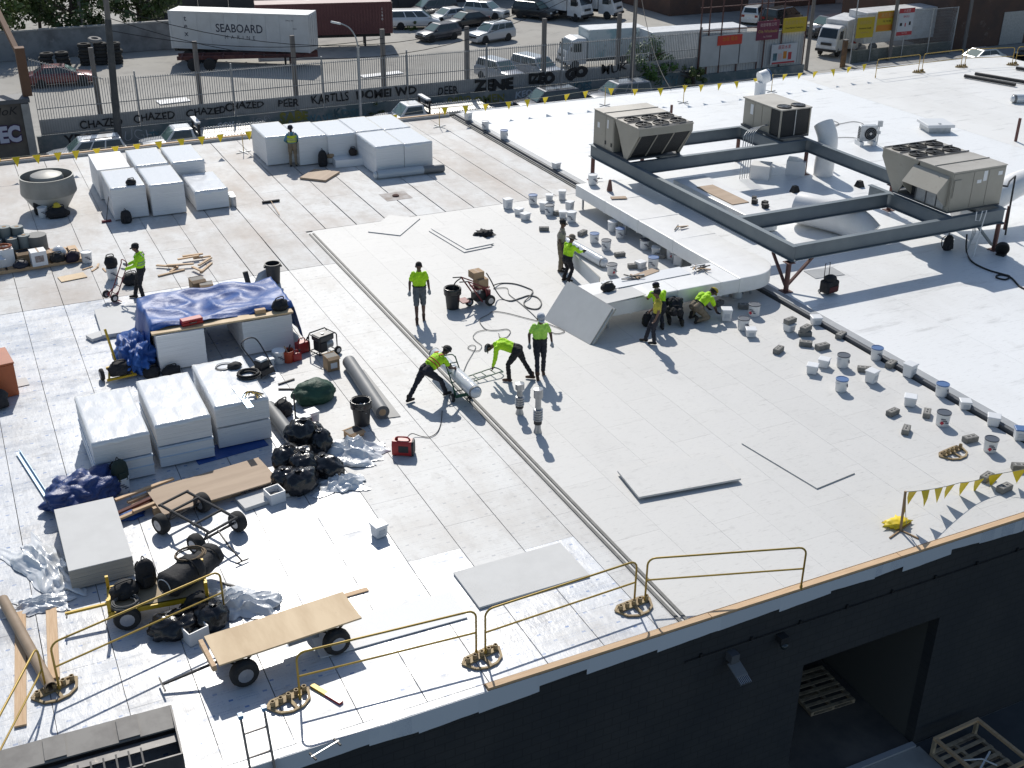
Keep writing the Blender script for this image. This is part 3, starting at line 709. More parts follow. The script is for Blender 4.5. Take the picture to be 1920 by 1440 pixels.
# ---------------------------------------------------------------- containers
M_ink = mat('dark blue lettering', (.03, .035, .06), .6)
M_cont = mat('white container paint', (.55, .56, .575), .5, col2=(.48, .485, .49), ns=.6, wear=((.30, .26, .22), 2.5, .66, .78))
M_maroon = mat('maroon container paint', (.105, .032, .036), .55, col2=(.13, .045, .045), ns=.7)
def corrug(x0, x1, y, z0, z1, n, d):
    pts = []; st = (x1-x0)/n
    for i in range(n):
        a = x0+i*st; pts += [(a, y), (a+st*.35, y), (a+st*.5, y-d), (a+st*.85, y-d)]
    pts.append((x1, y)); return pts
def container(name, label, p, ang, L, H, m, corr):
    t = thing(name, label, 'container', p, ang); W = 2.44
    b = MB()
    b.b2(0, .03, 0, L, W, H)
    b.build('shell', m, t)
    MB().b2(.05, .05, H, L-.05, W-.05, H+.015).build('roof_panel', mat(m.name+' top', tuple(min(.72, c*1.25+.02) for c in m.node_tree.nodes['RGB'].outputs[0].default_value[:3]), .5, col2=(.42, .4, .37), ns=.5, lo=.55, hi=.8), t)
    if corr:
        b = MB(); n = 44
        for i in range(n): b.b2(.15+i*(L-.3)/n, -.01, .16, .15+(i+.55)*(L-.3)/n, .03, H-.16)
        b.build('corrugation', m, t)['kind'] = 'stuff'
    else:
        for i in range(10): MB().b2(.1+i*(L-.2)/10, .012, .15, .1+(i+1)*(L-.2)/10-.03, .03, H-.12).build('side_panel', m, t)
    for z in (0, H-.12): MB().b2(0, -.02, z, L, .04, z+.14).build('side_rail', m, t)
    for x in (0, L-.14):
        for y in (-.025, W-.1): MB().b2(x, y, -.02, x+.14, y+.13, H+.02).build('corner_post', m, t)
    # doors at +x end
    for k in range(2):
        d = MB().b2(L, .12+k*1.14, .14, L+.05, 1.2+k*1.14, H-.14).build('door', m, t)
        for q in range(2): MB().cyl((L+.07, .4+k*1.14+q*.5, .1), (L+.07, .4+k*1.14+q*.5, H-.1), .025, n=6).build('lock_rod', M_galv, d)
    return t
ang = math.atan2(-6.56, 10.08)
t = container('shipping_container', 'white shipping container with dark shipping line lettering on a trailer', (17.95, 103.67, -4.9), ang, 12.1, 3.05, M_cont, False)
text('SEABOARD', .95, M_ink, t, (6.1, .008, 1.75), sx=.86, bold=.012); text('M  A  R  I  N  E', .42, M_ink, t, (6.1, .008, 1.05), sx=1.0)
text('t\ne\nx', .62, M_ink, t, (1.45, .008, 1.85), bold=.01)
for x, z, s in ((10.5, 2.55, 'SMLU 784'), (10.9, 1.9, '45G1')): text(s, .16, M_ink, t, (x, .008, z))
t = container('shipping_container', 'maroon shipping container behind the white one', (37.6, 102.85, -4.9), PI-.23, 12.1, 2.75, M_maroon, True)
t.location = (37.6-12.1*math.cos(.23), 102.85+12.1*math.sin(.23), -4.9); t.rotation_euler = (0, 0, -.23)
text('1\n1\n9\n0', .3, M_label, t, (11.2, -.014, 1.7))
def chassis(label, p, ang, L, m):
    t = thing('flatbed_trailer', label, 'trailer', p, ang)
    for y in (.5, 1.8): MB().b2(0, y, .85, L, y+.14, 1.15).build('frame_rail', m, t)
    for k in range(7): MB().b2(.3+k*(L-.6)/6.5, .1, .95, .42+k*(L-.6)/6.5, 2.34, 1.1).build('cross_member', m, t)
    for y in (.55, 1.85): MB().b2(L*.8, y, 0, L*.8+.14, y+.14, .85).build('landing_leg', m, t)
    for x in (1.3, 2.6):
        for y in (.25, 2.2): 
            w_ = wheel(t, x, y, .5, -1 if y < 1 else 1, .3)
    return t
chassis('chassis under the white container, mostly hidden', (18.0, 103.75, ZG), ang, 12.0, M_trim)
chassis('empty dark red flatbed trailer in front of the white container', (17.5, 99.6, ZG), -.28, 11.5, mat('rusty trailer red', (.085, .025, .025), .7, col2=(.13, .05, .04), ns=3))
chassis('chassis under the maroon container, mostly hidden', (t.location.x, t.location.y+.1, ZG), -.23, 12.0, M_trim)
# tyres stacked along the yard wall
tr = random.Random(4); k = 0
for row, (px, py) in enumerate(((8.0, 105.8), (9.3, 105.7), (11.1, 105.6), (12.3, 105.4), (13.5, 105.2))):
    for h in range((4, 4, 6, 6, 6)[row]):
        if h > 3 and row < 2: continue
        o = MB().lathe([(.3, -.14), (.5, -.14), (.56, -.07), (.56, .07), (.5, .14), (.3, .14), (.3, -.14)], 16).build('tyre', M_tyre, smooth='auto', loc=(px+tr.uniform(-.1, .1), py+tr.uniform(-.1, .1), ZG+.15+h*.29))
        tag(o, 'black lorry tyre in the stacks along the yard wall, left of the trailer', 'tyre', 'tyres stacked by the yard wall')
o = MB().lathe([(.3, -.14), (.5, -.14), (.56, -.07), (.56, .07), (.5, .14), (.3, .14), (.3, -.14)], 16).build('tyre', mat('dusty tyre', (.22, .21, .2), .8), smooth='auto', loc=(12.0, 105.2, ZG+2.05), rot=(.15, .1, 0))
tag(o, 'dusty pale tyre lying on top of the tyre stacks', 'tyre')
# ---------------------------------------------------------------- yard walls
M_yard = mat('grey rendered wall', (.25, .255, .26), .85, col2=(.14, .14, .145), ns=.35, lo=.45, hi=.6, wear=((.36, .35, .34), .8, .6, .7))
t = thing('yard_wall', 'weathered grey block wall at the back of the yard below the trees', 'wall', (2, 109.6, ZG))
MB().b2(-6, 0, 0, 22, .3, 2.35).build('wall', M_yard, t)
for k in range(7): MB().b2(-6+k*4, -.06, 2.35, -2.04+k*4, .36, 2.48).build('coping', M_conc, t)
# graffiti wall with picket fence along the street
M_gwall = mat('painted street wall', (.24, .245, .24), .85, col2=(.11, .15, .16), ns=.5, lo=.42, hi=.6, wear=((.36, .36, .34), 1.1, .56, .7))
M_fence = mat('grey fence steel', (.38, .385, .385), .6, .1, col2=(.30, .305, .305), ns=2)
M_sheet = mat('grey sheet panel', (.42, .43, .43), .65, col2=(.50, .51, .51), ns=.7, lo=.4, hi=.7, wear=((.4, .41, .4), 1.5, .63, .75))
M_spray_k = mat('black spray paint', (.015, .015, .017), .7)
M_spray_w = mat('white spray paint', (.55, .57, .6), .7)
M_spray_y = mat('yellow green spray paint', (.22, .2, .04), .8, col2=(.08, .12, .06), ns=1)
M_spray_b = mat('teal spray paint', (.10, .2, .24), .8, col2=(.05, .09, .1), ns=1.5)
M_post = mat('weathered timber post', (.22, .20, .185), .85, col2=(.15, .137, .13), ns=2, stretch=(4, 4, .5))
FWY = 78.3
t = thing('street_wall', 'long low wall covered in graffiti with a grey picket fence above', 'wall', (0, 0, 0))
MB().b2(4.6, FWY, ZG, 54, FWY+.3, -4.95).build('wall', M_gwall, t)
for i in range(8):
    xa = 4.9+i*6.2; xb = xa+6.1
    bay = MB()
    zt0, zt1 = (-.1, -1.65) if i == 0 else (-1.72-.03*i, -1.74-.03*i)
    def zt(x): return lerp(zt0, zt1, min(1, (x-xa)/4.2)) if i == 0 else zt0
    x = xa
    while x < xb: bay.b2(x-.018, FWY+.1, -4.95, x+.018, FWY+.14, zt(x)); x += .155
    for z in (-4.85, -3.3): bay.b2(xa, FWY+.14, z, xb, FWY+.18, z+.06)
    bay.bar((xa, FWY+.16, zt0-.1), (xb if i else xa+4.2, FWY+.16, zt1-.1), .05)
    o = bay.build('picket_bay', M_fence, t); o['kind'] = 'stuff'
    MB().b2(xa+.02, FWY+.2, -4.93, xb-.02, FWY+.23, -3.95+.05*(i % 2)).build('sheet_panel', M_sheet, t)
    MB().b2(xb+.0, FWY+.08, -4.95, xb+.08, FWY+.2, -1.4-.03*i).build('fence_post', M_fence, t)
for x, z in ((8.65, .19), (15.1, .11), (21.6, .02), (28.0, 0), (34.4, -.25), (40.65, -.1), (47.05, -.12)):
    o = MB().b2(x-.14, FWY+.3, ZG, x+.14, FWY+.55, z).build('timber_post', M_post)
    tag(o, 'tall timber post behind the picket fence, %s from the left' % ['first', 'second', 'third', 'fourth', 'fifth', 'sixth', 'seventh'][[8.65, 15.1, 21.6, 28.0, 34.4, 40.65, 47.05].index(x)], 'post', 'posts behind the picket fence')
def graf(s, px, z, size, m, sx=1, bold=.02, y=FWY-.012, shear=0):
    o = text(s, size, m, t, (px, y, z), sx=sx, bold=bold, shear=shear, name='graffiti', ext=.004)
    for v in o.data.vertices:
        x_, z_ = v.co.x, v.co.z; v.co.x += size*.16*noise.noise((x_*1.3/size, z_*1.6/size, px)); v.co.z += size*(.2*noise.noise((x_*1.1/size, z_*.8/size, px+5))+.05*noise.noise((x_*4, z_*4, px)))
yf = FWY+.085
for px, z in ((8.6, -4.55), (11.9, -4.45), (15.3, -4.45), (17.9, -4.3)): graf('CHAZED', px, z, .66, M_spray_k, 1.0, .015, yf)
graf('PEER', 20.9, -4.4, .7, M_spray_k, 1, .012, yf); graf('KARTLLS', 23.9, -4.35, 0.85, M_spray_k, .8, .012, yf); graf('UOMEI WD', 28.0, -4.35, .8, M_spray_k, 1.1, .03, yf)
graf('DEER', 32.7, -4.6, .75, M_spray_k, .9, .01, yf); graf('ZENE', 36.4, -4.55, 1.05, M_spray_k, 1.2, .07, yf); graf('IZEO', 40.3, -4.4, 1.0, M_spray_k, 1, .08, yf); graf('GO', 43.3, -4.25, 1.1, M_spray_k, 1, .11, yf); graf('MUK', 46.6, -4.1, .9, M_spray_k, 1.2, .02, yf)
graf('BOUGH', 10.2, -5.5, 1.0, M_spray_w, .95, -.028); graf('BR', 13.9, -5.5, 1.25, M_spray_w, 1.2, -.035); graf('TOES', 18.9, -5.35, .6, M_spray_w, 1, -.02); graf('SABE', 21.2, -5.4, .9, M_spray_y, 1, .05)
graf('KOSEL', 25.2, -5.45, .8, M_spray_b, 1, .03); graf('ORIVO', 33.6, -5.35, .6, M_spray_y, 1, .02); graf('NOES', 43.6, -5.3, .7, M_spray_b, 1.1, .03); graf('CUATES', 48.4, -5.3, .75, M_spray_b, 1.1, .01); graf('YEO', 7.1, -5.4, .9, M_spray_k, 1, .02)
for i, (a, b_, c_, m_) in enumerate(((16.6, -5.45, .55, M_spray_w), (23.0, -5.6, .6, M_spray_b), (29.5, -5.5, .7, M_spray_w), (31.2, -5.3, .5, M_spray_k), (36.0, -5.5, .8, M_spray_y), (38.8, -5.4, .7, M_spray_w), (41.2, -5.5, .8, M_spray_b), (46.2, -5.5, .6, M_spray_k), (51.5, -5.5, .8, M_spray_b), (12.1, -5.6, .5, M_spray_b))): graf(('SOK', 'WAVE', 'RIOT', 'jes', 'OMEN', 'KEO', 'BASK', 'fry', 'USH', 'TKO')[i], a, b_, c_, m_, 1.1, .02, FWY-.02, .2*(i % 3)-.2)
# left corner building
M_tanwall = mat('stained tan wall', (.17, .15, .125), .85, col2=(.10, .09, .08), ns=.6)
t = thing('corner_building', 'corner of a stained concrete building with white bubble graffiti', 'building', (0, 0, 0))
MB().b2(-14, FWY-.9, ZG, 4.4, FWY+.5, -2.55).build('wall', M_tanwall, t)
MB().b2(-14, FWY-1.0, -2.55, 4.5, FWY+.6, -2.3).build('coping', M_kerbd, t)
MB().b2(4.2, FWY-.4, -2.3, 4.75, FWY+.3, .6).build('timber_upright', mat('orange brown timber', (.16, .085, .05), .8), t)
MB().bar((3.9, FWY+6, 2.0), (4.5, FWY, -.2), .3).build('timber_brace', mat('orange brown timber', (.16, .085, .05), .8), t)
MB().b2(3.95, FWY-1.06, ZG, 4.42, FWY-.9, -2.6).build('pilaster', M_conc, t)
text('MEC', 1.3, mat('purple outline paint', (.05, .02, .08), .7), t, (2.6, FWY-1.07, -4.4), sx=.8, bold=.13, ext=.003, name='graffiti')
text('MEC', 1.3, mat('pale lilac paint', (.50, .52, .62), .7), t, (2.6, FWY-1.077, -4.4), sx=.8, bold=.07, ext=.003, name='graffiti')
text('HoK', .7, M_spray_k, t, (2.9, FWY-.915, -3.0), sx=1.1, ext=.003, name='graffiti', shear=.3)
# ---------------------------------------------------------------- poles and wires
t = thing('utility_pole', 'thick dark utility pole behind the left stacks', 'pole', (9.2, 76.4, ZG))
MB().cyl((0, 0, 0), (.45, 0, 8.3), .24, .2, 12).build('pole', mat('tarred pole', (.055, .058, .062), .7, col2=(.09, .09, .09), ns=2), t, smooth='auto')
MB().cyl((.45, 0, 8.3), (.62, 0, 12.5), .17, .15, 12).build('upper_pole', M_post, t, smooth='auto')
t = thing('street_lamp', 'grey street lamp with curved arm between the tow trucks', 'street lamp', (25.5, 76.8, ZG))
MB().cyl((0, 0, 0), (.06, 0, 5.4), .13, .09, 10).build('pole', M_galv, t, smooth='auto')
MB().tube(catmull([(.06, 0, 5.4), (-.1, 0, 6.1), (-.5, 0, 6.7), (-1.15, 0, 7.05)]), .05, 6).build('arm', M_galv, t, smooth=True)
MB().box((-1.4, 0, 7.08), (.62, .26, .12), Matrix.Rotation(.25, 3, 'Y')).build('lamp_head', M_wplast, t)
wires = []
def pole(label, p, top, r=.17, lean=0):
    t = thing('utility_pole', label, 'pole', p, 0); h = top-p[2]
    MB().cyl((0, 0, 0), (lean, 0, h), r, r*.8, 10).build('pole', M_post, t, smooth='auto')
    MB().box((lean*.95, 0, h-.6), (.1, 2.0, .1)).build('crossarm', M_post, t)
    return t
pole('grey wooden utility pole beside the green bush', zg((47.6, 77.4)), 6.5)
pole('grey pole rising by the driveway signs', zg((66.2, 79.6)), 6)
pole('grey pole between the yellow banners and the white poster', zg((75.0, 79.3)), 5)
pole('thin pole behind the silver saloon in front of the brick building', zg((84.6, 80.2)), 5)
pole('timber pole in the trees at the upper left', zg((11.9, 112)), 8, .14)
for i, (a, b_, sag) in enumerate((((9.6, 76.4, 3.0), (47.6, 77.4, 4.2), 4.2), ((9.6, 76.6, 2.3), (47.6, 77.6, 4.0), 4.6), ((9.5, 76.3, 1.6), (28.0, 78.6, -.6), .8), ((47.6, 77.4, 4.6), (80, 79, 4.5), 1.2), ((47.6, 77.4, 3.2), (33.5, 54.4, .2), 1.0), ((47.6, 77.4, 3.0), (36.0, 54.4, .2), 1.2), ((47.6, 77.2, 5.0), (20, 118, 6), 2))):
    pts = [(lerp(a[0], b_[0], k/20), lerp(a[1], b_[1], k/20), lerp(a[2], b_[2], k/20)-sag*4*(k/20)*(1-k/20)) for k in range(21)]
    tag(MB().tube(pts, .022, 5).build('overhead_wire', M_rubber), ['long black wire sagging above the picket fence', 'lower of the two long wires sagging above the picket fence', 'short wire from the dark pole to the fence posts', 'wire running above the driveway signs', 'left guy wire running down from the pole to the white roof', 'right guy wire running down from the pole to the white roof', 'wire crossing the yard towards the back wall'][i], 'wire')
# ---------------------------------------------------------------- sign fence, banners
M_signred = mat('red banner', (.55, .05, .03), .6, rand=0); M_signmar = mat('maroon sign', (.16, .025, .06), .6); M_signyel = mat('yellow banner', (.50, .36, .02), .6); M_signwht = mat('white poster', (.52, .53, .55), .6)
M_signora = mat('orange banner print', (.55, .2, .02), .6); M_signpink = mat('pale pink print', (.6, .42, .4), .6); M_gold = mat('gold lettering', (.5, .36, .12), .6); M_redink = mat('red print', (.42, .04, .05), .6)
t = thing('sign_fence', 'corrugated fence with a rusty sign frame above the street wall', 'fence', (0, 0, 0))
fw_ = MB()
for k in range(78): fw_.b2(54.2+k*.135, FWY+.2+.03*(k % 2), -5.3, 54.335+k*.135, FWY+.24+.03*(k % 2), -2.05-.006*k)
o = fw_.build('corrugated_sheet', M_sheet, t); o['kind'] = 'stuff'
MB().b2(54, FWY, ZG, 64.9, FWY+.3, -5.3).build('low_wall', M_gwall, t)
for x in (54.3, 55.1, 56.3, 58.0, 60.0, 60.6, 62.3, 64.7):
    MB().b2(x-.04, FWY+.05, -5.3, x+.04, FWY+.13, 1.5 if x not in (56.3, 60.0) else .4).build('frame_upright', M_rust, t)
for z in (1.4, -.2, -2.0): MB().b2(54.2, FWY+.13, z, 64.7, FWY+.19, z+.07).build('frame_rail', M_rust, t)
for k in range(3): MB().b2(54.4+k*1.9, FWY+.02, -4.7, 56.2+k*1.9, FWY+.05, -2.3).build('plywood_panel', M_sheet, t)
def sign(label, x, z, w_, h, m, lines, y=FWY-.03, extra=None, post=False):
    s = thing('banner', label, 'sign', (x, y, z)); MB().b2(-w_/2, 0, -h/2, w_/2, .03, h/2).build('panel', m, s)
    for tx, zz, sz, mm in lines: text(tx, sz, mm, s, (0, -.006, zz), sx=.9)
    for bx_, bz, bw, bh, mm in (extra or ()): MB().b2(bx_-bw/2, -.005, bz-bh/2, bx_+bw/2, 0, bz+bh/2).build('print_block', mm, s)
    return s
sign('plain red banner on the corrugated fence', 57.1, -2.75, 2.35, .75, M_signred, [('出租 電話', .08, .38, M_signora)])
sign('maroon wholesale sign with gold lettering on the sign fence', 60.75, -2.25, 2.2, 1.5, M_signmar, [('批發零售公司', .42, .3, M_signpink), ('Oils Wholesale', -.08, .34, M_gold), ('Tel 718 000', -.5, .2, M_signpink)])
sign('yellow sign with gold characters at the end of the sign fence', 63.4, -2.0, 2.35, 1.15, M_signyel, [('食品批發中心', .18, .38, M_gold), ('Food Market Trading Inc', -.22, .2, M_spray_k)])
sign('torn food poster low on the sign fence', 62.6, -4.25, 2.6, 1.6, M_signwht, [('蔬菜水果', .52, .36, M_redink)], y=FWY-.06, extra=((-.4, -.2, .4, .5, M_signpink), (.1, -.1, .35, .6, M_signora), (.6, -.2, .35, .6, M_redink), (-.9, -.2, .4, .6, M_spray_b), (0, -.7, 2.3, .14, M_redink)))
# right hand chain link fence with banners
t = thing('chain_link_fence', 'chain link fence with grey posts right of the driveway', 'fence', (0, 0, 0))
for x in (70.9, 73.0, 76.6, 79.6, 82.5): MB().cyl((x, 79.6, ZG), (x, 79.6, -1.9 if x > 72 else -.6), .05, n=8).build('fence_post', M_galv, t)
b = MB()
for z in (-1.95, ZG+.1): b.cyl((70.9, 79.6, z), (82.5, 79.6, z), .03, n=6)
for k in range(100):
    x = 70.9+k*.116; b.bar((x, 79.6, ZG+.1), (min(x+.9, 82.5), 79.6, -1.95), .008); b.bar((x, 79.61, -1.95), (min(x+.9, 82.5), 79.61, ZG+.1), .008)
o = b.build('wire_mesh', M_fence, t); o['kind'] = 'stuff'
b = MB().b2(70.95, 79.7, ZG, 82.4, 79.74, ZG+1.2).build('lower_sheet', mat('mossy sheet', (.10, .11, .09), .8, col2=(.2, .2, .17), ns=1.2, lo=.5, hi=.7), t)
sign('yellow banner with orange lines, left of two on the chain link fence', 72.0, -3.0, 1.9, 1.7, M_signyel, [('新鮮批發', .4, .36, M_gold), ('Restaurant Supply', -.05, .2, M_spray_k), ('Seafood Inc', -.4, .22, M_gold)], y=79.5)
sign('yellow and orange banner, right of two on the chain link fence', 74.3, -2.6, 2.2, 1.7, M_signyel, [('凍肉海鮮', .48, .42, M_gold), ('TEL 718 000', -.02, .2, M_spray_k)], y=79.5, extra=((0, .5, 2.1, .5, M_signora), (0, -.55, 2.1, .5, M_signora)))
sign('white price poster with red borders on the chain link fence', 76.4, -2.8, 1.75, 2.3, M_signwht, [('大減價', .92, .3, M_signpink), ('BAOLI', .45, .26, M_redink), ('Tel 718', -.95, .22, M_signpink)], y=79.45, extra=((0, .95, 1.75, .4, M_redink), (0, -.98, 1.75, .32, M_redink), (-.5, -.2, .25, .25, M_spray_k), (0, -.25, .12, .3, M_redink), (.5, -.15, .2, .3, M_spray_k)))
t = thing('gate_post', 'short orange brown timber post at the driveway gate', 'post', zg((69.6, 79.0))); MB().b2(-.16, -.16, 0, .16, .16, 2.3).build('post', mat('gate post timber', (.2, .11, .05), .8, col2=(.1, .06, .04), ns=3), t); MB().b2(-.2, -.2, 2.3, .2, .2, 2.36).build('cap', M_post, t)
# ---------------------------------------------------------------- background buildings
M_brick = mat('old brown brick', (.13, .075, .055), .9, col2=(.09, .06, .05), ns=.5, wear=((.2, .15, .12), 1.2, .6, .72), bump=.2, bs=6)
M_dkwall = mat('dark grey wall', (.05, .052, .055), .85, col2=(.08, .075, .07), ns=.4)  # second one is a plain dark grey wall colour
def building(name, label, x0, y0, x1, y1, h, m, wins=(), door=()):
    t = thing(name, label, 'building', (0, 0, 0)); MB().b2(x0, y0, ZG, x1, y1, ZG+h).build('wall', m, t)
    MB().b2(x0-.15, y0-.15, ZG+h, x1+.15, y1+.15, ZG+h+.3).build('parapet', M_conc, t)
    for x, z, w_, hh in wins:
        f = MB().b2(x, y0-.04, z, x+w_, y0, z+hh).build('window', M_trim, t); MB().b2(x+.08, y0-.055, z+.08, x+w_-.08, y0-.04, z+hh-.08).build('pane', M_glass, f)
    for x, w_, hh in door: MB().b2(x, y0-.06, ZG, x+w_, y0, ZG+hh).build('roller_door', M_galv, t)
    return t
building('brick_building', 'brown brick building with shop signs at the right edge', 83.5, 81.2, 120, 96, 9, M_brick, [(86+3*k, -1.2, 1.4, 1.6) for k in range(8)], [(90, 3, 3)])
sign('red shop sign on the brick building', 86.6, .1, 3.2, 1.3, mat('shop sign red', (.28, .03, .04), .6), [('烤鴨燒臘', .25, .62, M_signpink), ('Tel 718 000', -.35, .34, M_signpink)], y=81.1)
sign('pale shop sign with rows of red characters beside the red one', 90.6, .5, 3.6, 1.7, M_signwht, [('烤肉飯店小吃', .4, .55, M_redink), ('家常便飯', -.35, .6, M_redink)], y=81.1)
b_ = building('yard_building', 'long dark brick building behind the driveway cars', 70, 107, 130, 120, 7, M_brick, [(74+4*k, -2.5, 1.6, 1.5) for k in range(10)], [(80, 3.5, 3.2), (92, 3.5, 3.2)])
b = MB().b2(96, 103.5, -2.2, 104, 107, -2.0).build('canopy', M_wplast, b_)
sign('dark red shop board on the long brick building', 91.5, -1.0, 5, 1.5, mat('shop board red', (.3, .03, .05), .6), [('Supermarket', .15, .6, M_signpink)], y=106.8)
building('shed_building', 'dark sheds behind the parked cars at the top edge', 44, 124, 70, 134, 5, M_dkwall, [(46+3*k, -4, 1.2, 1.2) for k in range(7)], [(58, 4, 3.5)])
t = thing('yard_fence', 'dark sheet fence behind the white container', 'fence', (0, 0, 0))
for k in range(20): MB().b2(18+k*1.5, 121+.05*(k % 2), ZG, 19.48+k*1.5, 121.06+.05*(k % 2), ZG+3).build('sheet_panel', M_dkwall, t)
# white sheets lying in the lot, patch lines
for p, s, a, lb in (((15.134, 89.463, -6.1), (2.3, 1.3), .1, 'white sheet lying in the yard behind the left fence'), ((32.516, 92.036, -6.1), (3.6, 1.0), .1, 'white board lying in the yard behind the lamp')):
    tag(MB().box((0, 0, .03), (*s, .05)).build('white_sheet', M_wplast, loc=p, rz=a), lb, 'board')
# ---------------------------------------------------------------- trees
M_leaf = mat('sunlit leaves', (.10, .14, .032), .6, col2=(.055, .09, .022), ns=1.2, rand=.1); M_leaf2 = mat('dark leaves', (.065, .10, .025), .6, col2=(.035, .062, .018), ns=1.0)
M_leafb = mat('bright bush leaves', (.07, .15, .028), .6, col2=(.045, .10, .02), ns=1.5); M_bark = mat('bark', (.07, .055, .045), .9)
def tree(name, label, cat, p, h, rx, rz_, n, ls, m, seed, trunk=True):
    r_ = random.Random(seed); t = thing(name, label, cat, p)
    if trunk:
        b = MB(); b.tube(catmull([(0, 0, 0), (.15, .1, h*.25), (-.1, 0, h*.5), (.1, .1, h*.8)]), .16, 7)
        for k in range(6): 
            a = r_.uniform(0, 6.28); z = r_.uniform(.3, .6)*h; b.tube([(0, 0, z), (math.cos(a)*rx*.4, math.sin(a)*rx*.4, z+h*.12), (math.cos(a)*rx*.75, math.sin(a)*rx*.75, z+h*.22)], [.09, .06, .03], 5)
        b.build('trunk', M_bark, t)
    b = MB(); cl = []
    for k in range(max(10, n//70)):
        a = r_.uniform(0, 6.28); q = math.sqrt(r_.random()); zz = r_.uniform(-1, 1)
        f = math.sqrt(max(0, 1-zz*zz)); cl.append((V(math.cos(a)*q*rx*f, math.sin(a)*q*rx*f, h-rz_+zz*rz_*.85), r_.uniform(.22, .42)*min(rx, rz_)))
    vs = []; fs = []
    for k in range(n):
        c, rr = r_.choice(cl); d = V(r_.gauss(0, 1), r_.gauss(0, 1), r_.gauss(0, 1)).normalized()
        q = c+d*rr*r_.uniform(.6, 1.05); u = d.orthogonal().normalized(); u.rotate(Matrix.Rotation(r_.uniform(0, 6.28), 3, d)); v = d.cross(u)
        tl = r_.uniform(-.6, .6); u2 = (u+d*tl).normalized(); s = ls*r_.uniform(.6, 1.3); o = len(vs)
        vs += [q-u2*s*.5, q+v*s*.28, q+u2*s*.55, q-v*s*.28]; fs.append((o, o+1, o+2, o+3))
    b.add(vs, fs); b.build('crown', m, t)
    return t
tree('shade_tree', 'leafy tree at the upper left corner, leftmost', 'tree', zg((4.5, 112.5)), 6.8, 3.6, 2.6, 3600, .42, M_leaf, 1)
tree('shade_tree', 'leafy tree right of the thin pole at the upper left', 'tree', zg((11.5, 114)), 6.2, 4.0, 2.5, 3600, .42, M_leaf2, 2)
tree('shade_tree', 'darker tree behind the yard wall near the container', 'tree', zg((17.5, 116)), 6.2, 3.6, 2.6, 3000, .42, M_leaf2, 3)
tree('shade_tree', 'tree farthest back at the upper left', 'tree', zg((9, 121)), 8.5, 5, 3.5, 3000, .5, M_leaf2, 4)
tree('green_bush', 'bright green bush on the street wall beside the pole', 'bush', zg((50.4, 79.2)), 3.7, 1.9, 1.6, 2600, .26, M_leafb, 5)
tree('green_bush', 'low green bush at the base of the sign fence', 'bush', zg((53.6, 77.9)), 1.7, 1.5, .8, 900, .2, M_leaf, 6)
tree('green_bush', 'small weed bush beside the red container', 'bush', (42.366, 110.01, -6.1), .9, 1.2, .5, 400, .2, M_leaf, 7, False)
tree('green_bush', 'small weeds on the wall below the lamp', 'bush', zg((27.0, 77.9)), 1.3, .8, .7, 300, .16, M_leaf2, 8, False)
tree('shade_tree', 'green tree at the top edge between the trucks', 'tree', (62.388, 119.737, -6.1), 3.5, 2.6, 1.6, 1200, .35, M_leafb, 9)
# ---------------------------------------------------------------- stacks of insulation boards
M_foam = mat('white board edges', (.76, .765, .77), .75, col2=(.68, .685, .69), ns=3, stretch=(.3, .3, 14), rand=.03)
M_foamt = mat('white board face', (.76, .765, .77), .6, rand=.03)
M_wrap = crinkle(mat('clear plastic wrap', (.76, .77, .78), .2, spec=.7), 5, .45, dist=.03)
M_greyb = mat('grey board face', (.60, .598, .585), .7, rand=.02, col2=(.565, .563, .55), ns=2)
M_greyedge = mat('cream board edge', (.40, .385, .345), .8, col2=(.34, .325, .29), ns=3, stretch=(.3, .3, 14))
M_tarp = crinkle(mat('blue tarpaulin', (.02, .072, .27), .45, col2=(.035, .115, .37), ns=1.0, spec=.28), 2.6, .55, (.8, 1.3, 1), .05)
M_bluestrap = mat('blue strap', (.16, .32, .55), .5)
M_cardboard = mat('cardboard', (.40, .27, .16), .8, col2=(.33, .22, .13), ns=4, rand=.08)
M_tanboard = mat('tan plywood', (.44, .325, .225), .7, col2=(.37, .265, .18), ns=1.2, stretch=(.4, 3, 1))
M_red = mat('red plastic', (.36, .02, .02), .35)
M_greyroll = mat('grey membrane roll', (.17, .175, .18), .55, col2=(.2, .205, .21), ns=2)
def layers(b, w, d, h, lt, r_, z=0, jit=.004):
    n = max(1, round(h/lt)); lt = h/n
    for k in range(n): b.box((w/2+r_.uniform(-jit, jit), d/2+r_.uniform(-jit, jit), z+(k+.5)*lt), (w-.004*(k % 2), d-.004*(k % 2), lt-.0015))
def sheet_cover(w, d, h, r_, amp=.03, drop=.1, wr=.03, nu=22, nv=30):
    sd = r_.uniform(0, 50)
    def fn(u, v):
        u = 0 if u < 1e-6 else 1 if u > 1-1e-6 else .012+(u-1/nu)/(1-2/nu)*.976; v = 0 if v < 1e-6 else 1 if v > 1-1e-6 else .006+(v-1/nv)/(1-2/nv)*.988
        x = -.012+(w+.024)*u; y = -.012+(d+.024)*v; e = min(u, 1-u)*w; e2 = min(v, 1-v)*d; ee = min(e, e2)
        z = h+.012+amp*abs(noise.noise((x*2.2+sd, y*1.1, 0)))+wr*abs(noise.noise((x*5+y*3+sd, y*1.3-x*2, 3)))**.7*.8
        if u in (0, 1) or v in (0, 1): z = h-drop*(.3+.7*abs(noise.noise((x*2+sd, y*2, 9)))*2)
        return (x, y, z)
    b = MB(); b.grid(fn, nu, nv); return b
SR = random.Random(11)
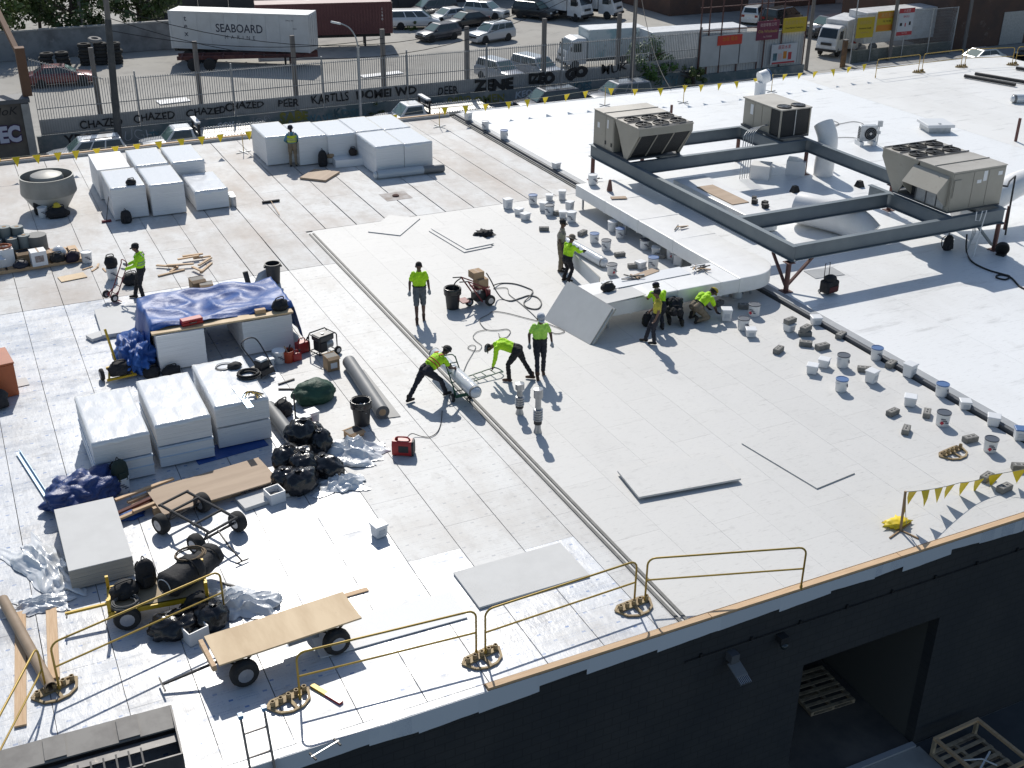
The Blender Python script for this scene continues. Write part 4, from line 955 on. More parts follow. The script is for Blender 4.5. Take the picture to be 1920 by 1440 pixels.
def stack(label, x, y, h, w=1.27, d=2.5, tiers=1, cover=True, rz=0, halves=True, mats=None, group='stacks of white insulation boards', big=False):
    t = thing('board_stack', label, 'stack', (x, y, .004), rz, group)
    th = h/tiers
    for k in range(tiers):
        b = MB(); layers(b, w, d, th-.05, .05, SR, k*th+.05); o = b.build('boards', mats or M_foam, t); o['kind'] = 'stuff'
        for j in range(3): MB().b2(.02, .15+j*(d-.5)/2, k*th, w-.02, .35+j*(d-.5)/2, k*th+.05).build('foot_block', M_foam, t)
    if halves and not big:
        for k in range(2): MB().b2(k*w/2+.004, 0, h, (k+1)*w/2-.004, d, h+.014).build('top_board', M_foamt, t)
    if cover:
        sheet_cover(w, d, h+.014, SR, .004 if not big else .028, .14, .006 if not big else .03).build('plastic_wrap', M_wrap, t, smooth=True)
    return t
stack('white board stack at the back left of the left group of stacks', 4.75, 47.35, 1.22, cover=False)
stack('front left white board stack with a black bag on top', 4.84, 44.55, 1.24)
stack('front middle white board stack of the left group, no bag on it', 6.25, 44.42, 1.22)
stack('white board stack in the middle of the back row of the left group', 6.2, 47.1, 1.27)
stack('white board stack at the back right of the left group', 7.62, 47.05, 1.25)
stack('low plastic wrapped board stack at the right of the left group', 7.9, 44.4, .76, cover=True, big=True)
stack('leftmost stack of the far group, behind the worker in the vest', 12.02, 49.3, 1.25)
stack('second stack from the left in the far group', 13.32, 48.75, 1.24)
stack('third stack from the left in the far group, behind the backpacks', 14.58, 48.55, 1.25)
stack('nearest corner stack of the far group behind the wrapped roll', 15.84, 45.95, 1.25, cover=True)
stack('front right stack of the far group', 17.12, 45.9, 1.24)
stack('back left of the two hindmost stacks in the far group', 15.86, 48.55, 1.27)
stack('back right of the two hindmost stacks in the far group', 17.14, 48.5, 1.25)
stack('left of three plastic covered two tier stacks beside the tan plywood', 1.47, 25.1, 1.15, 1.3, 2.6, 2, big=True, rz=.02, group='plastic covered stacks')
stack('middle of three plastic covered two tier stacks beside the tan plywood', 2.95, 25.35, 1.15, 1.3, 2.6, 2, big=True, group='plastic covered stacks')
stack('right of three covered stacks, with cables and tools on its top', 4.43, 25.68, 1.15, 1.33, 2.62, 2, big=True, group='plastic covered stacks')
for o in [q for q in COL.objects if q.get('group') == 'plastic covered stacks' and q.location.x < 4]:
    for z_, hh in ((.54, .05), (.30, .03)): MB().b2(-.012, -.012, z_, 1.312, 2.612, z_+hh).build('wrap_band', mat('blue tinted wrap', (.50, .60, .72), .3), o)
t = stack('low grey topped board stack beside crumpled plastic near the yellow cart', .39, 21.2, .5, 1.25, 2.5, cover=False, halves=False, mats=M_greyedge)
MB().b2(0, 0, .5, 1.25, 2.5, .52).build('top_board', M_greyb, t)
# ---------------------------------------------------------------- shelter of two stacks under a blue tarpaulin
stack('left white board stack holding up the blue tarpaulin', 3.93, 30.65, 1.1, 1.32, 2.3, cover=False, group='stacks under the tarpaulin')
stack('right white board stack holding up the blue tarpaulin', 6.35, 30.72, 1.06, 1.45, 2.3, cover=False, group='stacks under the tarpaulin')
tag(MB().b2(-2.0, -.3, 0, 2.0, .25, .05).build('plank', M_ply, loc=(5.85, 31.0, 1.13), rz=-.02), 'plywood plank bridging the two stacks under the tarpaulin', 'plank')
def tarp_fn(u, v):
    s = u*7.2      # along x: ground - up - across - down
    y = 30.95+2.75*v
    n1 = noise.noise((s*.8, v*4, 1)); n2 = noise.noise((s*1.9+v*2, v*5, 4)); n3 = (1-abs(noise.noise((s*.8+v*2.5, v*3.2-s*.5, 7)))*1.6)**2*.5
    if s < 1.3: x = 3.25+.5*(s/1.3)+.12*n1; z = .05+.42*s/1.3*(.6+.6*abs(n2))+.1*abs(n1); y -= .25*(1-s/1.3)*n1
    elif s < 2.0: k = (s-1.3)/.7; x = 3.74+.12*k+.06*n1; z = .45+.8*k
    elif s < 6.1: k = (s-2.0)/4.1; x = 3.88+4.05*k; z = 1.24+.07*n1+.06*n2+.2*n3-.10*math.sin(math.pi*k)*math.sin(math.pi*v)
    else: k = (s-6.1)/1.1; x = 7.95+.22*k+.05*n2; z = 1.22-1.05*k
    if v > .86: z = min(z, z-(v-.86)/.14*(z-.1)*.9)
    if 2.0 <= s < 6.1: y += .12*n1; z = z-(.07 if v < .03 else 0)
    return (x, y, max(.02, z))
b = MB(); b.grid(tarp_fn, 110, 40); o = b.build('blue_tarpaulin', M_tarp, smooth=True, solid=.006); tag(o, 'crinkled blue tarpaulin draped over two board stacks', 'tarpaulin')
o = MB().blob((3.42, 31.5, 0), (.5, .9, .5), 21, .28, 1.6, 5, sharp=True).build('tarpaulin_fold', M_tarp, smooth=True); tag(o, 'bunched end of blue tarpaulin on the roof beside the yellow dolly', 'tarpaulin')
# tool case, black bag, wood block on the shelter
t = thing('tool_case', 'red plastic tool case on the plank above the left stack', 'case', (5.0, 31.0, 1.19), .12)
MB().b2(-.3, -.13, 0, .3, .13, .09).build('base', M_red, t, bevel=.02); MB().b2(-.3, -.13, .092, .3, .13, .17).build('lid', M_red, t, bevel=.02); MB().tube([(-.1, -.13, .09), (-.09, -.19, .09), (.09, -.19, .09), (.1, -.13, .09)], .014, 6).build('handle', M_trim, t)
def bag(label, p, size, rz=0, seed=1, m=None, cat='bag', name='tool_bag', strap=True, zoff=0, group=None):
    t = thing(name, label, cat, p, rz, group)
    MB().blob((0, 0, 0), (size[0]/2, size[1]/2, size[2]*.62), seed, .22, 1.9, 3).build('body', m or M_black, t, smooth=True)
    if strap:
        w_, h_ = size[0]*.3, size[2]
        MB().tube(catmull([(-w_, -size[1]*.1, h_*.75), (-w_*.8, -size[1]*.05, h_*1.12), (w_*.8, 0, h_*1.12), (w_, size[1]*.1, h_*.75)], 5), .018, 5).build('strap', M_rubber, t)
        MB().box((0, -size[1]*.42, size[2]*.4), (size[0]*.5, size[1]*.18, size[2]*.4), taper=.85).build('pocket', m or M_black, t, bevel=.02)
    return t
def backpack(label, p, rz=0, h=.55, m=None, seed=3, lean=0, group=None):
    t = thing('backpack', label, 'backpack', p, rz, group, rot=(lean, 0, rz)); m = m or M_black
    secs = []
    for k, (zz, s) in enumerate(((0, .8), (.15, 1), (.5, 1), (.8, .85), (.95, .55), (1, .25))):
        secs.append([V(.19*s*math.cos(a*.5236)*(1.1), .13*s*math.sin(a*.5236), h*zz) for a in range(12)])
    b = MB(); b.loft(secs); b.build('body', m, t, smooth=True)
    MB().box((0, -.13, h*.3), (.24, .08, h*.38), taper=.8).build('pocket', m, t, bevel=.02)
    for s in (-1, 1): MB().tube(catmull([(s*.09, .1, h*.9), (s*.12, .2, h*.65), (s*.12, .19, h*.3), (s*.14, .1, h*.08)], 4), .018, 5).build('strap', M_rubber, t)
    MB().tube(catmull([(-.04, .03, h*.97), (0, .05, h*1.1), (.04, .03, h*.97)], 4), .012, 5).build('grab_loop', M_rubber, t)
    return t
bag('black tool bag on the right end of the tarpaulin shelter', (7.55, 31.0, 1.14), (.5, .4, .36), .3, 5)
tag(MB().box((0, 0, .06), (.3, .14, .12)).build('wood_block', M_wood, loc=(6.95, 30.95, 1.185)), 'small wood block on the plank beside the black bag', 'block')
bag('black harness bag slumped over the front left white stack', (5.643, 44.789, 1.27), (.4, .34, .22), .2, 8, zoff=0)
# ---------------------------------------------------------------- flat sheets lying about
def sheet(label, p, w, d, th, m, rz=0, cat='board', name='loose_board', z=.016, rx=0):
    return tag(MB().b2(-w/2, -d/2, 0, w/2, d/2, th).build(name, m, loc=(p[0], p[1], z), rot=(rx, 0, rz)), label, cat)
sheet('tan board lying in front of the far stacks', (13.647, 46.962, 0), 1.35, 1.2, .08, M_tanboard, .8)
sheet('loose grey board lying in front of the middle railing', (8.93, 17.83), 2.54, 1.3, .045, M_greyb, .01)
sheet('bright white board lying behind the railing left of the grey board', (5.85, 17.5), 3.0, .92, .02, M_foamt, -.02)
sheet('thick board on small blocks in the middle of the grey boards', (14.05, 19.72), 2.66, 1.24, .05, M_cover, -.12, z=.075)
for a, b_ in ((13.0, 19.5), (15.0, 19.3), (13.9, 20.15)): tag(MB().b2(-.06, -.06, 0, .06, .06, .06).build('spacer_block', M_foam, loc=(a, b_, .014)), 'small foam spacer under the thick board', 'block', 'spacers under the thick board')
sheet('cover board lying loose with one corner up among the right grey boards', (17.22, 19.28), 1.3, 2.55, .03, M_cover, .136, z=.014)
sheet('angled cover board near the trash can and far stacks', (14.3, 39.7), 2.04, 1.28, .03, M_cover, .823)
sheet('lower cover board of the stacked pair left of the black rag', (15.96, 37.3), 1.17, 2.64, .03, M_cover, .11)
sheet('upper cover board of the stacked pair left of the black rag', (16.1, 37.45), 1.17, 2.6, .03, M_cover, .12, z=.048)
sheet('grey board leaning flat beside the blue tarpaulin', (3.507, 34.703, 0), 1.35, 2.1, .12, M_greyb, -.03)
sheet('short grey offcut board at the corner of the grey board by the tarpaulin', (2.722, 33.85, 0), .62, .4, .1, M_greyb, .35)
sheet('small scrap of plywood in front of the loaded pallet', (2.627, 39.186, 0), .85, .5, .02, M_ply, .15)
sheet('grey square paper beside the orange box', (0.34, 31.64, 0), .35, .5, .01, M_greyb, .1)
sheet('thin grey mat behind the wheeled bag on the white roof', (25.827, 28.843, 0.1), 1.15, .75, .012, M_kerb, -.1, z=.106)
sheet('tan plywood sheet lying below the covered stacks', (3.85, 23.75), 2.75, 1.22, .03, M_tanboard, .14, z=.2, name='plywood_sheet')
sheet('long grey board under the edge of the tan plywood', (5.0, 23.05), 1.5, .55, .09, M_greyb, .18)
for i, (x, y, a) in enumerate(((2.9, 23.5, .2), (3.5, 24.2, .1), (4.7, 24.0, .14), (3.9, 23.4, .1))): tag(MB().b2(-.5, -.05, 0, .5, .05, .18).build('timber_bearer', M_wood, loc=(x, y, .012), rz=a), 'timber bearer under the tan plywood sheet', 'timber', 'bearers under the tan plywood')
lr = random.Random(9)
for i in range(9):
    p = (2.35+lr.uniform(-.15, .5), 24.0+lr.uniform(-.5, .35)); a = .35+lr.uniform(-.12, .12)
    L = lr.uniform(.9, 1.5); tag(MB().b2(-L/2, -.045, 0, L/2, .045, .05).build('timber_offcut', M_wood if i % 3 else mat('dark red timber', (.12, .04, .03), .8), loc=(*p, .02+.051*(i//2)), rz=a), 'length of timber in the pile left of the tan plywood', 'timber', 'timber pile by the plywood')
for i, (px, py, a, L) in enumerate(((318, 508, .25, .95), (322, 492, -.6, .7), (345, 497, -.25, .9), (372, 485, .1, .75), (385, 508, .95, .9), (395, 495, .8, .8), (362, 515, -1.2, .6), (385, 480, -.05, .7), (330, 500, .9, .5), (400, 483, .0, .6))):
    g = (6.418, 38.326, 0); q = ((px-360)/57.0+g[0], g[1]-(py-505)/27.0)
    tag(MB().b2(-L/2, -.045, 0, L/2, .045, .045).build('timber_offcut', M_wood, loc=(q[0]+(py-505)*.008, q[1], .008+.046*(i % 4)), rz=a), 'short timber offcut in the criss-cross heap behind the tarpaulin', 'timber', 'criss-cross timber heap')
for i, (px, py) in enumerate(((165, 500), (178, 506), (186, 498), (195, 512))):
    g = (3.419, 39.689, 0); tag(MB().b2(-.2, -.03, 0, .2, .03, .03).build('wood_scrap', M_wood, loc=(g[0]+(px-178)/60, g[1]-(py-505)/28, .006), rz=.5+i*.4), 'small wood scrap on the roof near the pallet and worker', 'scrap', 'wood scraps near the pallet')
# planks, tube, metal angle at the left front
def plank(label, a, b_, w, th, m, z=.012, name='plank', cat='plank'):
    a, b_ = Vector(a), Vector(b_); d = b_-a; L = math.hypot(d.x, d.y)
    return tag(MB().b2(0, -w/2, 0, L, w/2, th).build(name, m, loc=(a.x, a.y, z), rz=math.atan2(d.y, d.x)), label, cat)
plank('long plank lying left of the cardboard tube', (-0.929, 17.556, 0), (-0.63, 20.919, 0), .2, .04, M_wood)
plank('short plank lying right of the cardboard tube', (-0.258, 18.589, 0), (-0.048, 21.005, 0), .2, .04, M_wood)
plank('thin pale lath behind the wooden cart', (4.835, 18.704, 0), (5.864, 18.73, 0), .12, .02, M_wood)
t = thing('cardboard_tube', 'long brown cardboard tube lying across the planks', 'tube', (0, 0, 0))
b = MB(); a, c = Vector((-0.904, 21.329, 0)), Vector((-0.334, 18.232, 0)); a.z = c.z = .15
b.lathe([(.105, 0), (.105, (c-a).length), (.09, (c-a).length), (.09, 0), (.105, 0)], 18, a, c-a); b.build('wall', mat('brown tube', (.30, .22, .15), .7, col2=(.35, .26, .18), ns=3), t, smooth='auto')
t = thing('metal_angle', 'long pale metal angle lying left of the blue tarpaulin heap', 'metal bar', (0, 0, 0)); b = MB(); a, c = Vector((-0.1, 27.551, 0)), Vector((0.393, 24.601, 0)); b.bar(a+V(0, 0, .06), c+V(0, 0, .06), .09, .012); b.bar(a+V(.05, 0, .09), c+V(.05, 0, .09), .012, .09); b.build('angle', mat('pale blue metal', (.42, .55, .66), .35, .6), t)
# rolls
def roll(label, a, b_, r, m, flap=False, wrap=None, name='membrane_roll', z=.01):
    a, b_ = Vector(a), Vector(b_); a.z = b_.z = z+r; d = (b_-a); L = d.length
    t = thing(name, label, 'roll', (a.x, a.y, 0)); o = V(0, 0, a.z)
    MB().lathe([(r*.55, 0), (r, 0), (r, L), (r*.55, L)], 22, o, d).build('outer_layer', m, t, smooth='auto')
    MB().lathe([(r*.3, -.004), (r*.5, -.004), (r*.5, L+.004), (r*.3, L+.004)], 16, o, d).build('core', M_cardboard if not wrap else m, t, smooth='auto')
    for e in (0, L):
        n = d.normalized(); g = MB()
        for rr in (.62, .75, .88): g.tube([o+n*e+r*rr*(math.cos(q*.4189)*n.orthogonal().normalized()+math.sin(q*.4189)*n.cross(n.orthogonal().normalized())) for q in range(15)], .006, 4, True)
        g.build('wound_edge', M_trim, t)
    if flap:
        n = d.normalized(); s = V(n.y, -n.x, 0)*flap; b = MB()
        b.prism([o+V(0, 0, -r+.004)+s*.1*r, o+n*L+V(0, 0, -r+.004)+s*.1*r, o+n*(L+.05)+s*(r+.28)+V(0, 0, -r+.004), o+n*.3+s*(r+.16)+V(0, 0, -r+.004)], (0, 0, .008)); b.build('loose_flap', m, t)
    if wrap:
        n = d.normalized(); secs = []
        u = n.orthogonal().normalized(); v = n.cross(u); K = 26
        for i in range(K+1):
            x = -.12+(L*wrap[0]+.24)*i/K; f = 1.05 if .06 < i/K < .94 else (.55 if i in (0, K) else .9)
            secs.append([o+n*x+r*(f+.05*noise.noise((x*5, q*.9, 2)))*(math.cos(q*.35)*u+math.sin(q*.35)*v) for q in range(18)])
        b = MB(); b.loft(secs); b.build('plastic_wrap', wrap[1], t, smooth=True)
    return t
roll('grey membrane roll with a loose flap beside the trash can', (8.837, 28.765, 0), (8.657, 25.499, 0), .19, M_greyroll, -1)
roll('grey membrane roll half hidden behind the right covered stack', (6.058, 27.055, 0), (6.146, 25.361, 0), .18, M_greyroll)
M_wrapg = crinkle(mat('milky wrap', (.46, .50, .53), .25, spec=.7), 5, .4, dist=.03)
roll('dark roll half wrapped in milky plastic in front of the far stacks', (15.708, 45.619, 0), (18.726, 45.47, 0), .17, M_greyroll, wrap=(.7, M_wrapg))
M_wrapm = crinkle(mat('shiny wrap', (.62, .65, .68), .13, spec=.8), 6, .5, dist=.03)
roll('plastic wrapped roll lying behind the two men with the board', (19.173, 35.038, 0), (19.347, 32.621, 0), .17, M_greyroll, wrap=(1, M_wrapm), z=.016)
roll('silver wrapped roll lying at the far right roof edge', (51.2, 44.5, 0), (54.5, 43.4, 0), .22, M_greyroll, wrap=(1, M_wrapm), z=.11)
for i, (a, c) in enumerate((((53.479, 50.246, 0.1), (54.365, 47.3, 0.1)), ((54.497, 50.431, 0.1), (55.59, 47.209, 0.1)), ((58.041, 50.673, 0.1), (58.595, 48.975, 0.1)))):
    a, c = Vector(a), Vector(c); tag(MB().cyl(a+V(0, 0, .12), c+V(0, 0, .12), .1, n=12).build('black_pipe', M_trim, smooth='auto'), ['short black pipe lying at the far right, nearest', 'long black pipe lying beside the silver wrapped roll', 'black pipe at the right edge beyond the silver roll'][i], 'pipe')
# two cover boards leaning on the duct
t = thing('leaning_board', 'large grey board leaning against the duct, front one of the pair', 'board', (15.85, 27.2, .016), 0)
def lean_quad(a, b_, c, d, th, t, nm, m, me):
    a, b_, c, d = map(Vector, (a, b_, c, d)); n = (b_-a).cross(d-a).normalized()*th
    bb = MB(); bb.mi = 0; bb.add([a, b_, c, d, a+n, b_+n, c+n, d+n], [(3, 2, 1, 0), (4, 5, 6, 7), (0, 1, 5, 4), (1, 2, 6, 5), (2, 3, 7, 6), (3, 0, 4, 7)])
    o = bb.build(nm, [m, me], t); o.data.polygons.foreach_set('material_index', [0, 0, 1, 1, 1, 1]); return o
t.location = (0, 0, 0)
A_, B_, C_, D_ = (15.435, 29.513, 0.02), (15.814, 27.259, 0.02), (16.602, 27.388, 1), (16.316, 29.677, 1.08)
lean_quad(A_, B_, C_, D_, -.06, t, 'board', M_greyb, M_greyedge)
t = thing('leaning_board', 'second grey board close behind the leaning one', 'board', (0, 0, 0)); off = V(.075, -.05, 0)
lean_quad(*[Vector(q)+off for q in (A_, B_, C_, D_)], -.06, t, 'board', M_greyb, M_greyedge)
# ---------------------------------------------------------------- pails, tubs, concrete blocks
M_pail = mat('white pail', (.68, .69, .70), .38, wear=((.5, .49, .47), 8, .62, .75)); M_lidb = mat('blue lid', (.07, .15, .33), .4); M_lidd = mat('dark blue grey lid', (.06, .075, .10), .45); M_prn = mat('dark label print', (.07, .08, .12), .6); M_redl = mat('red flammable label', (.5, .03, .05), .5)
M_block = mat('concrete block', (.225, .22, .205), .9, col2=(.165, .16, .15), ns=7, bump=.4, bs=40, rand=.08)
def mk_round(lid, mark):
    t = thing('pail', 'x', 'pail', (0, 0, -50)); MB().lathe([(.155, 0), (.165, .02), (.178, .35), (.178, .37)], 18).build('drum', M_pail, t, smooth='auto')
    l = MB().lathe([(.178, .355), (.19, .355), (.19, .385), (.172, .388), (.16, .375), (0, .375)], 18).build('lid', lid, t, smooth='auto')
    MB().tube([(.185*math.cos(a*.2618-.2), .185*math.sin(a*.2618-.2), .30-.07*math.sin(a*.2618)) for a in range(13)], .006, 4).build('handle', M_galv, t)
    for k in range(3): MB().box((.05*k-.05, -.176, .24-.05*k), (.12-.02*k, .012, .025)).build('label_print', M_prn, t)
    if mark:
        b = MB(); b.box((-.07, -.165, .13), (.08, .02, .08), Matrix.Rotation(R(45), 3, 'Y')); b.build('warning_diamond', M_redl, t)
    return t
def mk_sq(h, lidm=None):
    t = thing('pail', 'x', 'pail', (0, 0, -50)); b = MB(); b.box((0, 0, h/2), (.27, .27, h)); o = b.build('tub_wall', M_pail, t, bevel=.03)
    for v in o.data.vertices:
        if v.co.z > .01: v.co.x *= 1.1; v.co.y *= 1.1
    MB().b2(-.165, -.165, h-.03, .165, .165, h+.012).build('lid', lidm or M_wplast, t, bevel=.02)
    MB().box((0, -.15, h*.5), (.15, .012, h*.35)).build('label_print', mat('grey print', (.5, .52, .55), .6), t)
    return t
PT = {'rb': mk_round(M_lidb, False), 'rd': mk_round(M_lidd, False), 'rr': mk_round(M_lidd, True), 'rw': mk_round(M_wplast, False), 'st': mk_sq(.37), 'tb': mk_sq(.25), 'sb': mk_sq(.34, M_lidb)}
WORD = {'rb': 'round pail with blue lid', 'rd': 'round pail with dark lid', 'rr': 'round pail with red diamond', 'rw': 'round pail with white lid', 'st': 'tall square white pail', 'tb': 'short square white tub', 'sb': 'square white pail with blue lid'}
ORD = ['nearest', 'second nearest', 'third nearest', 'fourth nearest', 'fifth nearest', 'sixth nearest', 'seventh nearest', 'eighth nearest', 'ninth nearest', 'tenth nearest', 'eleventh nearest', 'twelfth nearest']
def place(items, where, z, group, protos, words, cat, seed):
    r_ = random.Random(seed); cnt = {}; tot = {}
    for k, p in items: tot[k] = tot.get(k, 0)+1
    for k, p in sorted(items, key=lambda q: q[1][1]):
        i = cnt.get(k, 0); cnt[k] = i+1
        lb = words[k]+' '+where if tot[k] == 1 else '%s of the %ss %s' % (ORD[i], words[k].replace('pail with', 'pails with') if False else words[k], where)
        lb = words[k]+' '+where+('' if tot[k] == 1 else ', '+ORD[i]+' to camera')
        c = copy_tree(protos[k], (p[0], p[1], p[2] if len(p) > 2 and p[2] > .2 else z), r_.uniform(-.9, .9), lb); c['group'] = group; q_ = r_.uniform(.92, 1.05); c.scale = (q_, q_, q_*r_.uniform(.96, 1.05))
place([('st', (19.093, 39.809, 0)), ('tb', (19.153, 38.923, 0)), ('tb', (19.127, 38.307, 0)), ('rb', (20.267, 39.943, 0)), ('tb', (21.06, 40.038, 0)), ('st', (21.596, 39.949, 0)), ('st', (20.261, 38.994, 0)), ('rd', (20.233, 38.437, 0)), ('st', (21.231, 38.63, 0)), ('tb', (20.556, 37.94, 0)), ('rw', (20.619, 37.36, 0))],
      'at the back edge of the grey boards', .016, 'pails on the grey boards', PT, WORD, 'pail', 1)
place([('rw', (21.534, 35.808, 0)), ('rb', (21.4, 35.029, 0)), ('rb', (20.283, 34.968, 0)), ('rd', (20.285, 34.11, 0)), ('rw', (22.219, 35.829, 0)), ('st', (22.289, 34.564, 0)), ('rd', (21.604, 33.633, 0)), ('tb', (21.699, 32.991, 0)), ('rr', (21.953, 32.407, 0)), ('st', (21.833, 31.773, 0)), ('tb', (20.483, 32.049, 0)), ('rb', (20.871, 31.873, 0)), ('rr', (19.272, 31.939, 0))],
      'inside the corner of the L duct', .016, 'pails on the grey boards', PT, WORD, 'pail', 2)
place([('rd', (21.981, 28.474, 0)), ('tb', (21.679, 28.761, 0)), ('st', (20.565, 27.081, 0)), ('rd', (20.641, 26.288, 0)), ('tb', (20.543, 25.77, 0)), ('rr', (21.582, 27.028, 0))],
      'just in front of the duct elbow', .016, 'pails on the grey boards', PT, WORD, 'pail', 3)
place([('tb', (22.937, 25.68, 0)), ('tb', (21.853, 25.602, 0)), ('tb', (20.625, 22.967, 0)), ('tb', (21.199, 23.159, 0)), ('st', (21.77, 21.811, 0)), ('st', (23, 21.65, 0)), ('tb', (21.776, 20.299, 0)), ('tb', (22.992, 19.536, 0)), ('tb', (22.979, 18.532, 0)), ('sb', (23.004, 17.682, 0)), ('rd', (21.688, 22.934, 0)), ('rb', (22.912, 22.917, 0)), ('rb', (20.647, 21.754, 0)), ('rb', (22.963, 20.37, 0)), ('rr', (21.77, 19.091, 0)), ('rr', (21.862, 17.555, 0))],
      'along the grey kerb on the right', .016, 'pails on the grey boards', PT, WORD, 'pail', 4)
place([('st', (23.127, 52.832, 0.112)), ('rw', (23.175, 50.891, 0.112)), ('rb', (23.249, 48.933, 0.112)), ('tb', (23.223, 43.576, 0.112))], 'on the kerb strip at the back', .115, 'pails on the kerb strip', PT, WORD, 'pail', 5)
t = thing('x', 'x', 'block', (0, 0, -50)); t.name = 'concrete_block'
b = MB(); b.b2(-.2, -.1, 0, .2, .1, .15); b.build('body', M_block, t, bevel=.012)
b = MB(); b.b2(-.15, -.05, .145, .15, .05, .1515); b.build('recess', mat('pale block core', (.33, .32, .30), .9), t)
b = MB(); b.b2(-.11, -.025, .15, -.01, .025, .153); b.b2(.03, -.03, .15, .12, .02, .153); b.build('hole_shade', M_trim, t)  # dark plates on top, shade of the block holes put in as colour
BP = {'b': t}; BW = {'b': 'grey concrete block'}
place([('b', (19.195, 36.864, 0)), ('b', (20.536, 38.3, 0)), ('b', (20.281, 35.854, 0))], 'at the back edge of the grey boards', .016, 'concrete blocks', BP, BW, 'block', 6)
place([('b', (20.409, 33.34, 0)), ('b', (20.248, 32.156, 0)), ('b', (21.62, 32.616, 0)), ('b', (20.547, 32.188, 0))], 'inside the corner of the L duct', .016, 'concrete blocks', BP, BW, 'block', 7)
place([('b', (21.04, 28.171, 0)), ('b', (21.651, 27.606, 0))], 'just in front of the duct elbow', .016, 'concrete blocks', BP, BW, 'block', 8)
place([('b', (22.075, 25.111, 0)), ('b', (21.625, 24.517, 0)), ('b', (21.929, 24.131, 0)), ('b', (22.989, 24.563, 0)), ('b', (20.609, 24.493, 0)), ('b', (22.963, 22.348, 0)), ('b', (22.051, 22.424, 0)), ('b', (20.976, 20.07, 0)), ('b', (21.76, 19.642, 0)), ('b', (20.623, 19.182, 0)), ('b', (21.776, 18.129, 0))], 'along the grey kerb on the right', .016, 'concrete blocks', BP, BW, 'block', 9)
place([('b', (20.737, 16.561, 0)), ('b', (20.732, 16.009, 0)), ('b', (21.826, 16.547, 0))], 'under the yellow flags at the right edge', .016, 'concrete blocks', BP, BW, 'block', 10)
p = (22.075, 25.111, 0); c = copy_tree(t, (p[0]+.02, p[1]+.02, .17), .35, 'grey concrete block stacked on another one near the kerb'); c['group'] = 'concrete blocks'
p = (21.853, 25.602, 0); c = copy_tree(t, (p[0], p[1], .28), .2, 'grey concrete block sitting on a short white tub'); c['group'] = 'concrete blocks'
for o in list(PT.values())+[t]:
    for ch in list(o.children): bpy.data.objects.remove(ch)
    bpy.data.objects.remove(o)
# pails elsewhere, built singly
def lone_pail(label, p, kind, z=.01):
    t = mk_round(M_wplast, False) if kind == 'round' else mk_sq(.3)
    t.location = (p[0], p[1], z); t['label'] = label; t.rotation_euler = (0, 0, .2); return t
lone_pail('square white pail standing alone on the glossy boards', (6.743, 20.49, 0), 'sq')
lone_pail('white pail with dark label right of the loaded pallet', (3.281, 40.476, 0), 'round')
lone_pail('white pail at the foot of the big roof fan', (2.445, 46.167, 0), 'round')
def open_tub(label, p, rz=0, w=.36, h=.28):
    t = thing('open_tub', label, 'tub', (p[0], p[1], .01), rz); b = MB()
    for s in (-1, 1): b.b2(-w/2, s*w/2-.01, 0, w/2, s*w/2+.01, h); b.b2(s*w/2-.01, -w/2, 0, s*w/2+.01, w/2, h)
    b.b2(-w/2, -w/2, 0, w/2, w/2, .02); b.build('tub_wall', M_wplast, t)
    MB().blob((0, 0, .08), (w*.42, w*.42, .06), 3, .3, 3, 2).build('rubble', M_block, t); return t
open_tub('open white tub of scraps beside the tan plywood', (5.057, 22.854, 0), .2); open_tub('open white tub of scraps beside the wooden cart', (2.335, 18.699, 0), .3, .4, .3)
# ---------------------------------------------------------------- safety rails
M_yel = mat('yellow rail paint', (.46, .31, .055), .45, .2, col2=(.38, .25, .05), ns=4, wear=((.22, .15, .06), 9, .66, .76))
M_base = mat('ochre cast base', (.36, .27, .14), .65, .1, col2=(.25, .18, .1), ns=6)
def rail(label, a, b_, z=.01, h=1.05, lift=0, group='yellow safety rails'):
    a, b_ = Vector(a), Vector(b_); a.z = b_.z = z; d = (b_-a).normalized(); t = thing('safety_rail', label, 'railing', a, 0, group); L = (b_-a).length; r = .16
    pts = [V(0, 0, 0), V(0, 0, h-r)]+[d*(r-r*math.cos(q*math.pi/8))+V(0, 0, h-r+r*math.sin(q*math.pi/8)) for q in range(1, 5)]
    pts += [d*(L-r+r*math.sin(q*math.pi/8))+V(0, 0, h-r+r*math.cos(q*math.pi/8)) for q in range(0, 5)]+[d*L+V(0, 0, h-r-.01), d*L]
    MB().tube(pts, .021, 8).build('frame', M_yel, t, smooth=True); MB().cyl(V(0, 0, h*.5), d*L+V(0, 0, h*.5), .019, n=8).build('mid_rail', M_yel, t, smooth='auto')
    for q in (V(0, 0, .05), d*L+V(0, 0, .05)): MB().cyl(q-V(0, 0, .04), q+V(0, 0, .06), .03, n=8).build('sleeve_pin', M_yel, t)
    return t
def rail_base(label, p, rz=0, z=.008):
    t = thing('rail_base', label, 'rail base', (p[0], p[1], z), rz, 'cast rail bases')
    m = MB(); poly = [(-.42, .1), (-.3, .2), (.3, .2), (.42, .1), (.3, -.16), (.12, -.26), (-.12, -.26), (-.3, -.16)]
    for i in range(8):
        a, b_ = poly[i], poly[(i+1) % 8]; m.bar((a[0], a[1], .025), (b_[0], b_[1], .02), .045, .035)
    m.bar((-.38, .06, .02), (.38, .06, .02), .1, .04); m.bar((0, .05, .02), (0, -.24, .02), .06, .035); m.bar((-.25, .15, .02), (.25, .15, .02), .16, .03); m.build('plate', M_base, t)
    for k in range(5): MB().lathe([(.045, .05), (.045, .15), (.03, .15), (.03, .07)], 10, (-.32+.16*k, .06, 0)).build('socket', M_base, t, smooth='auto')
    return t
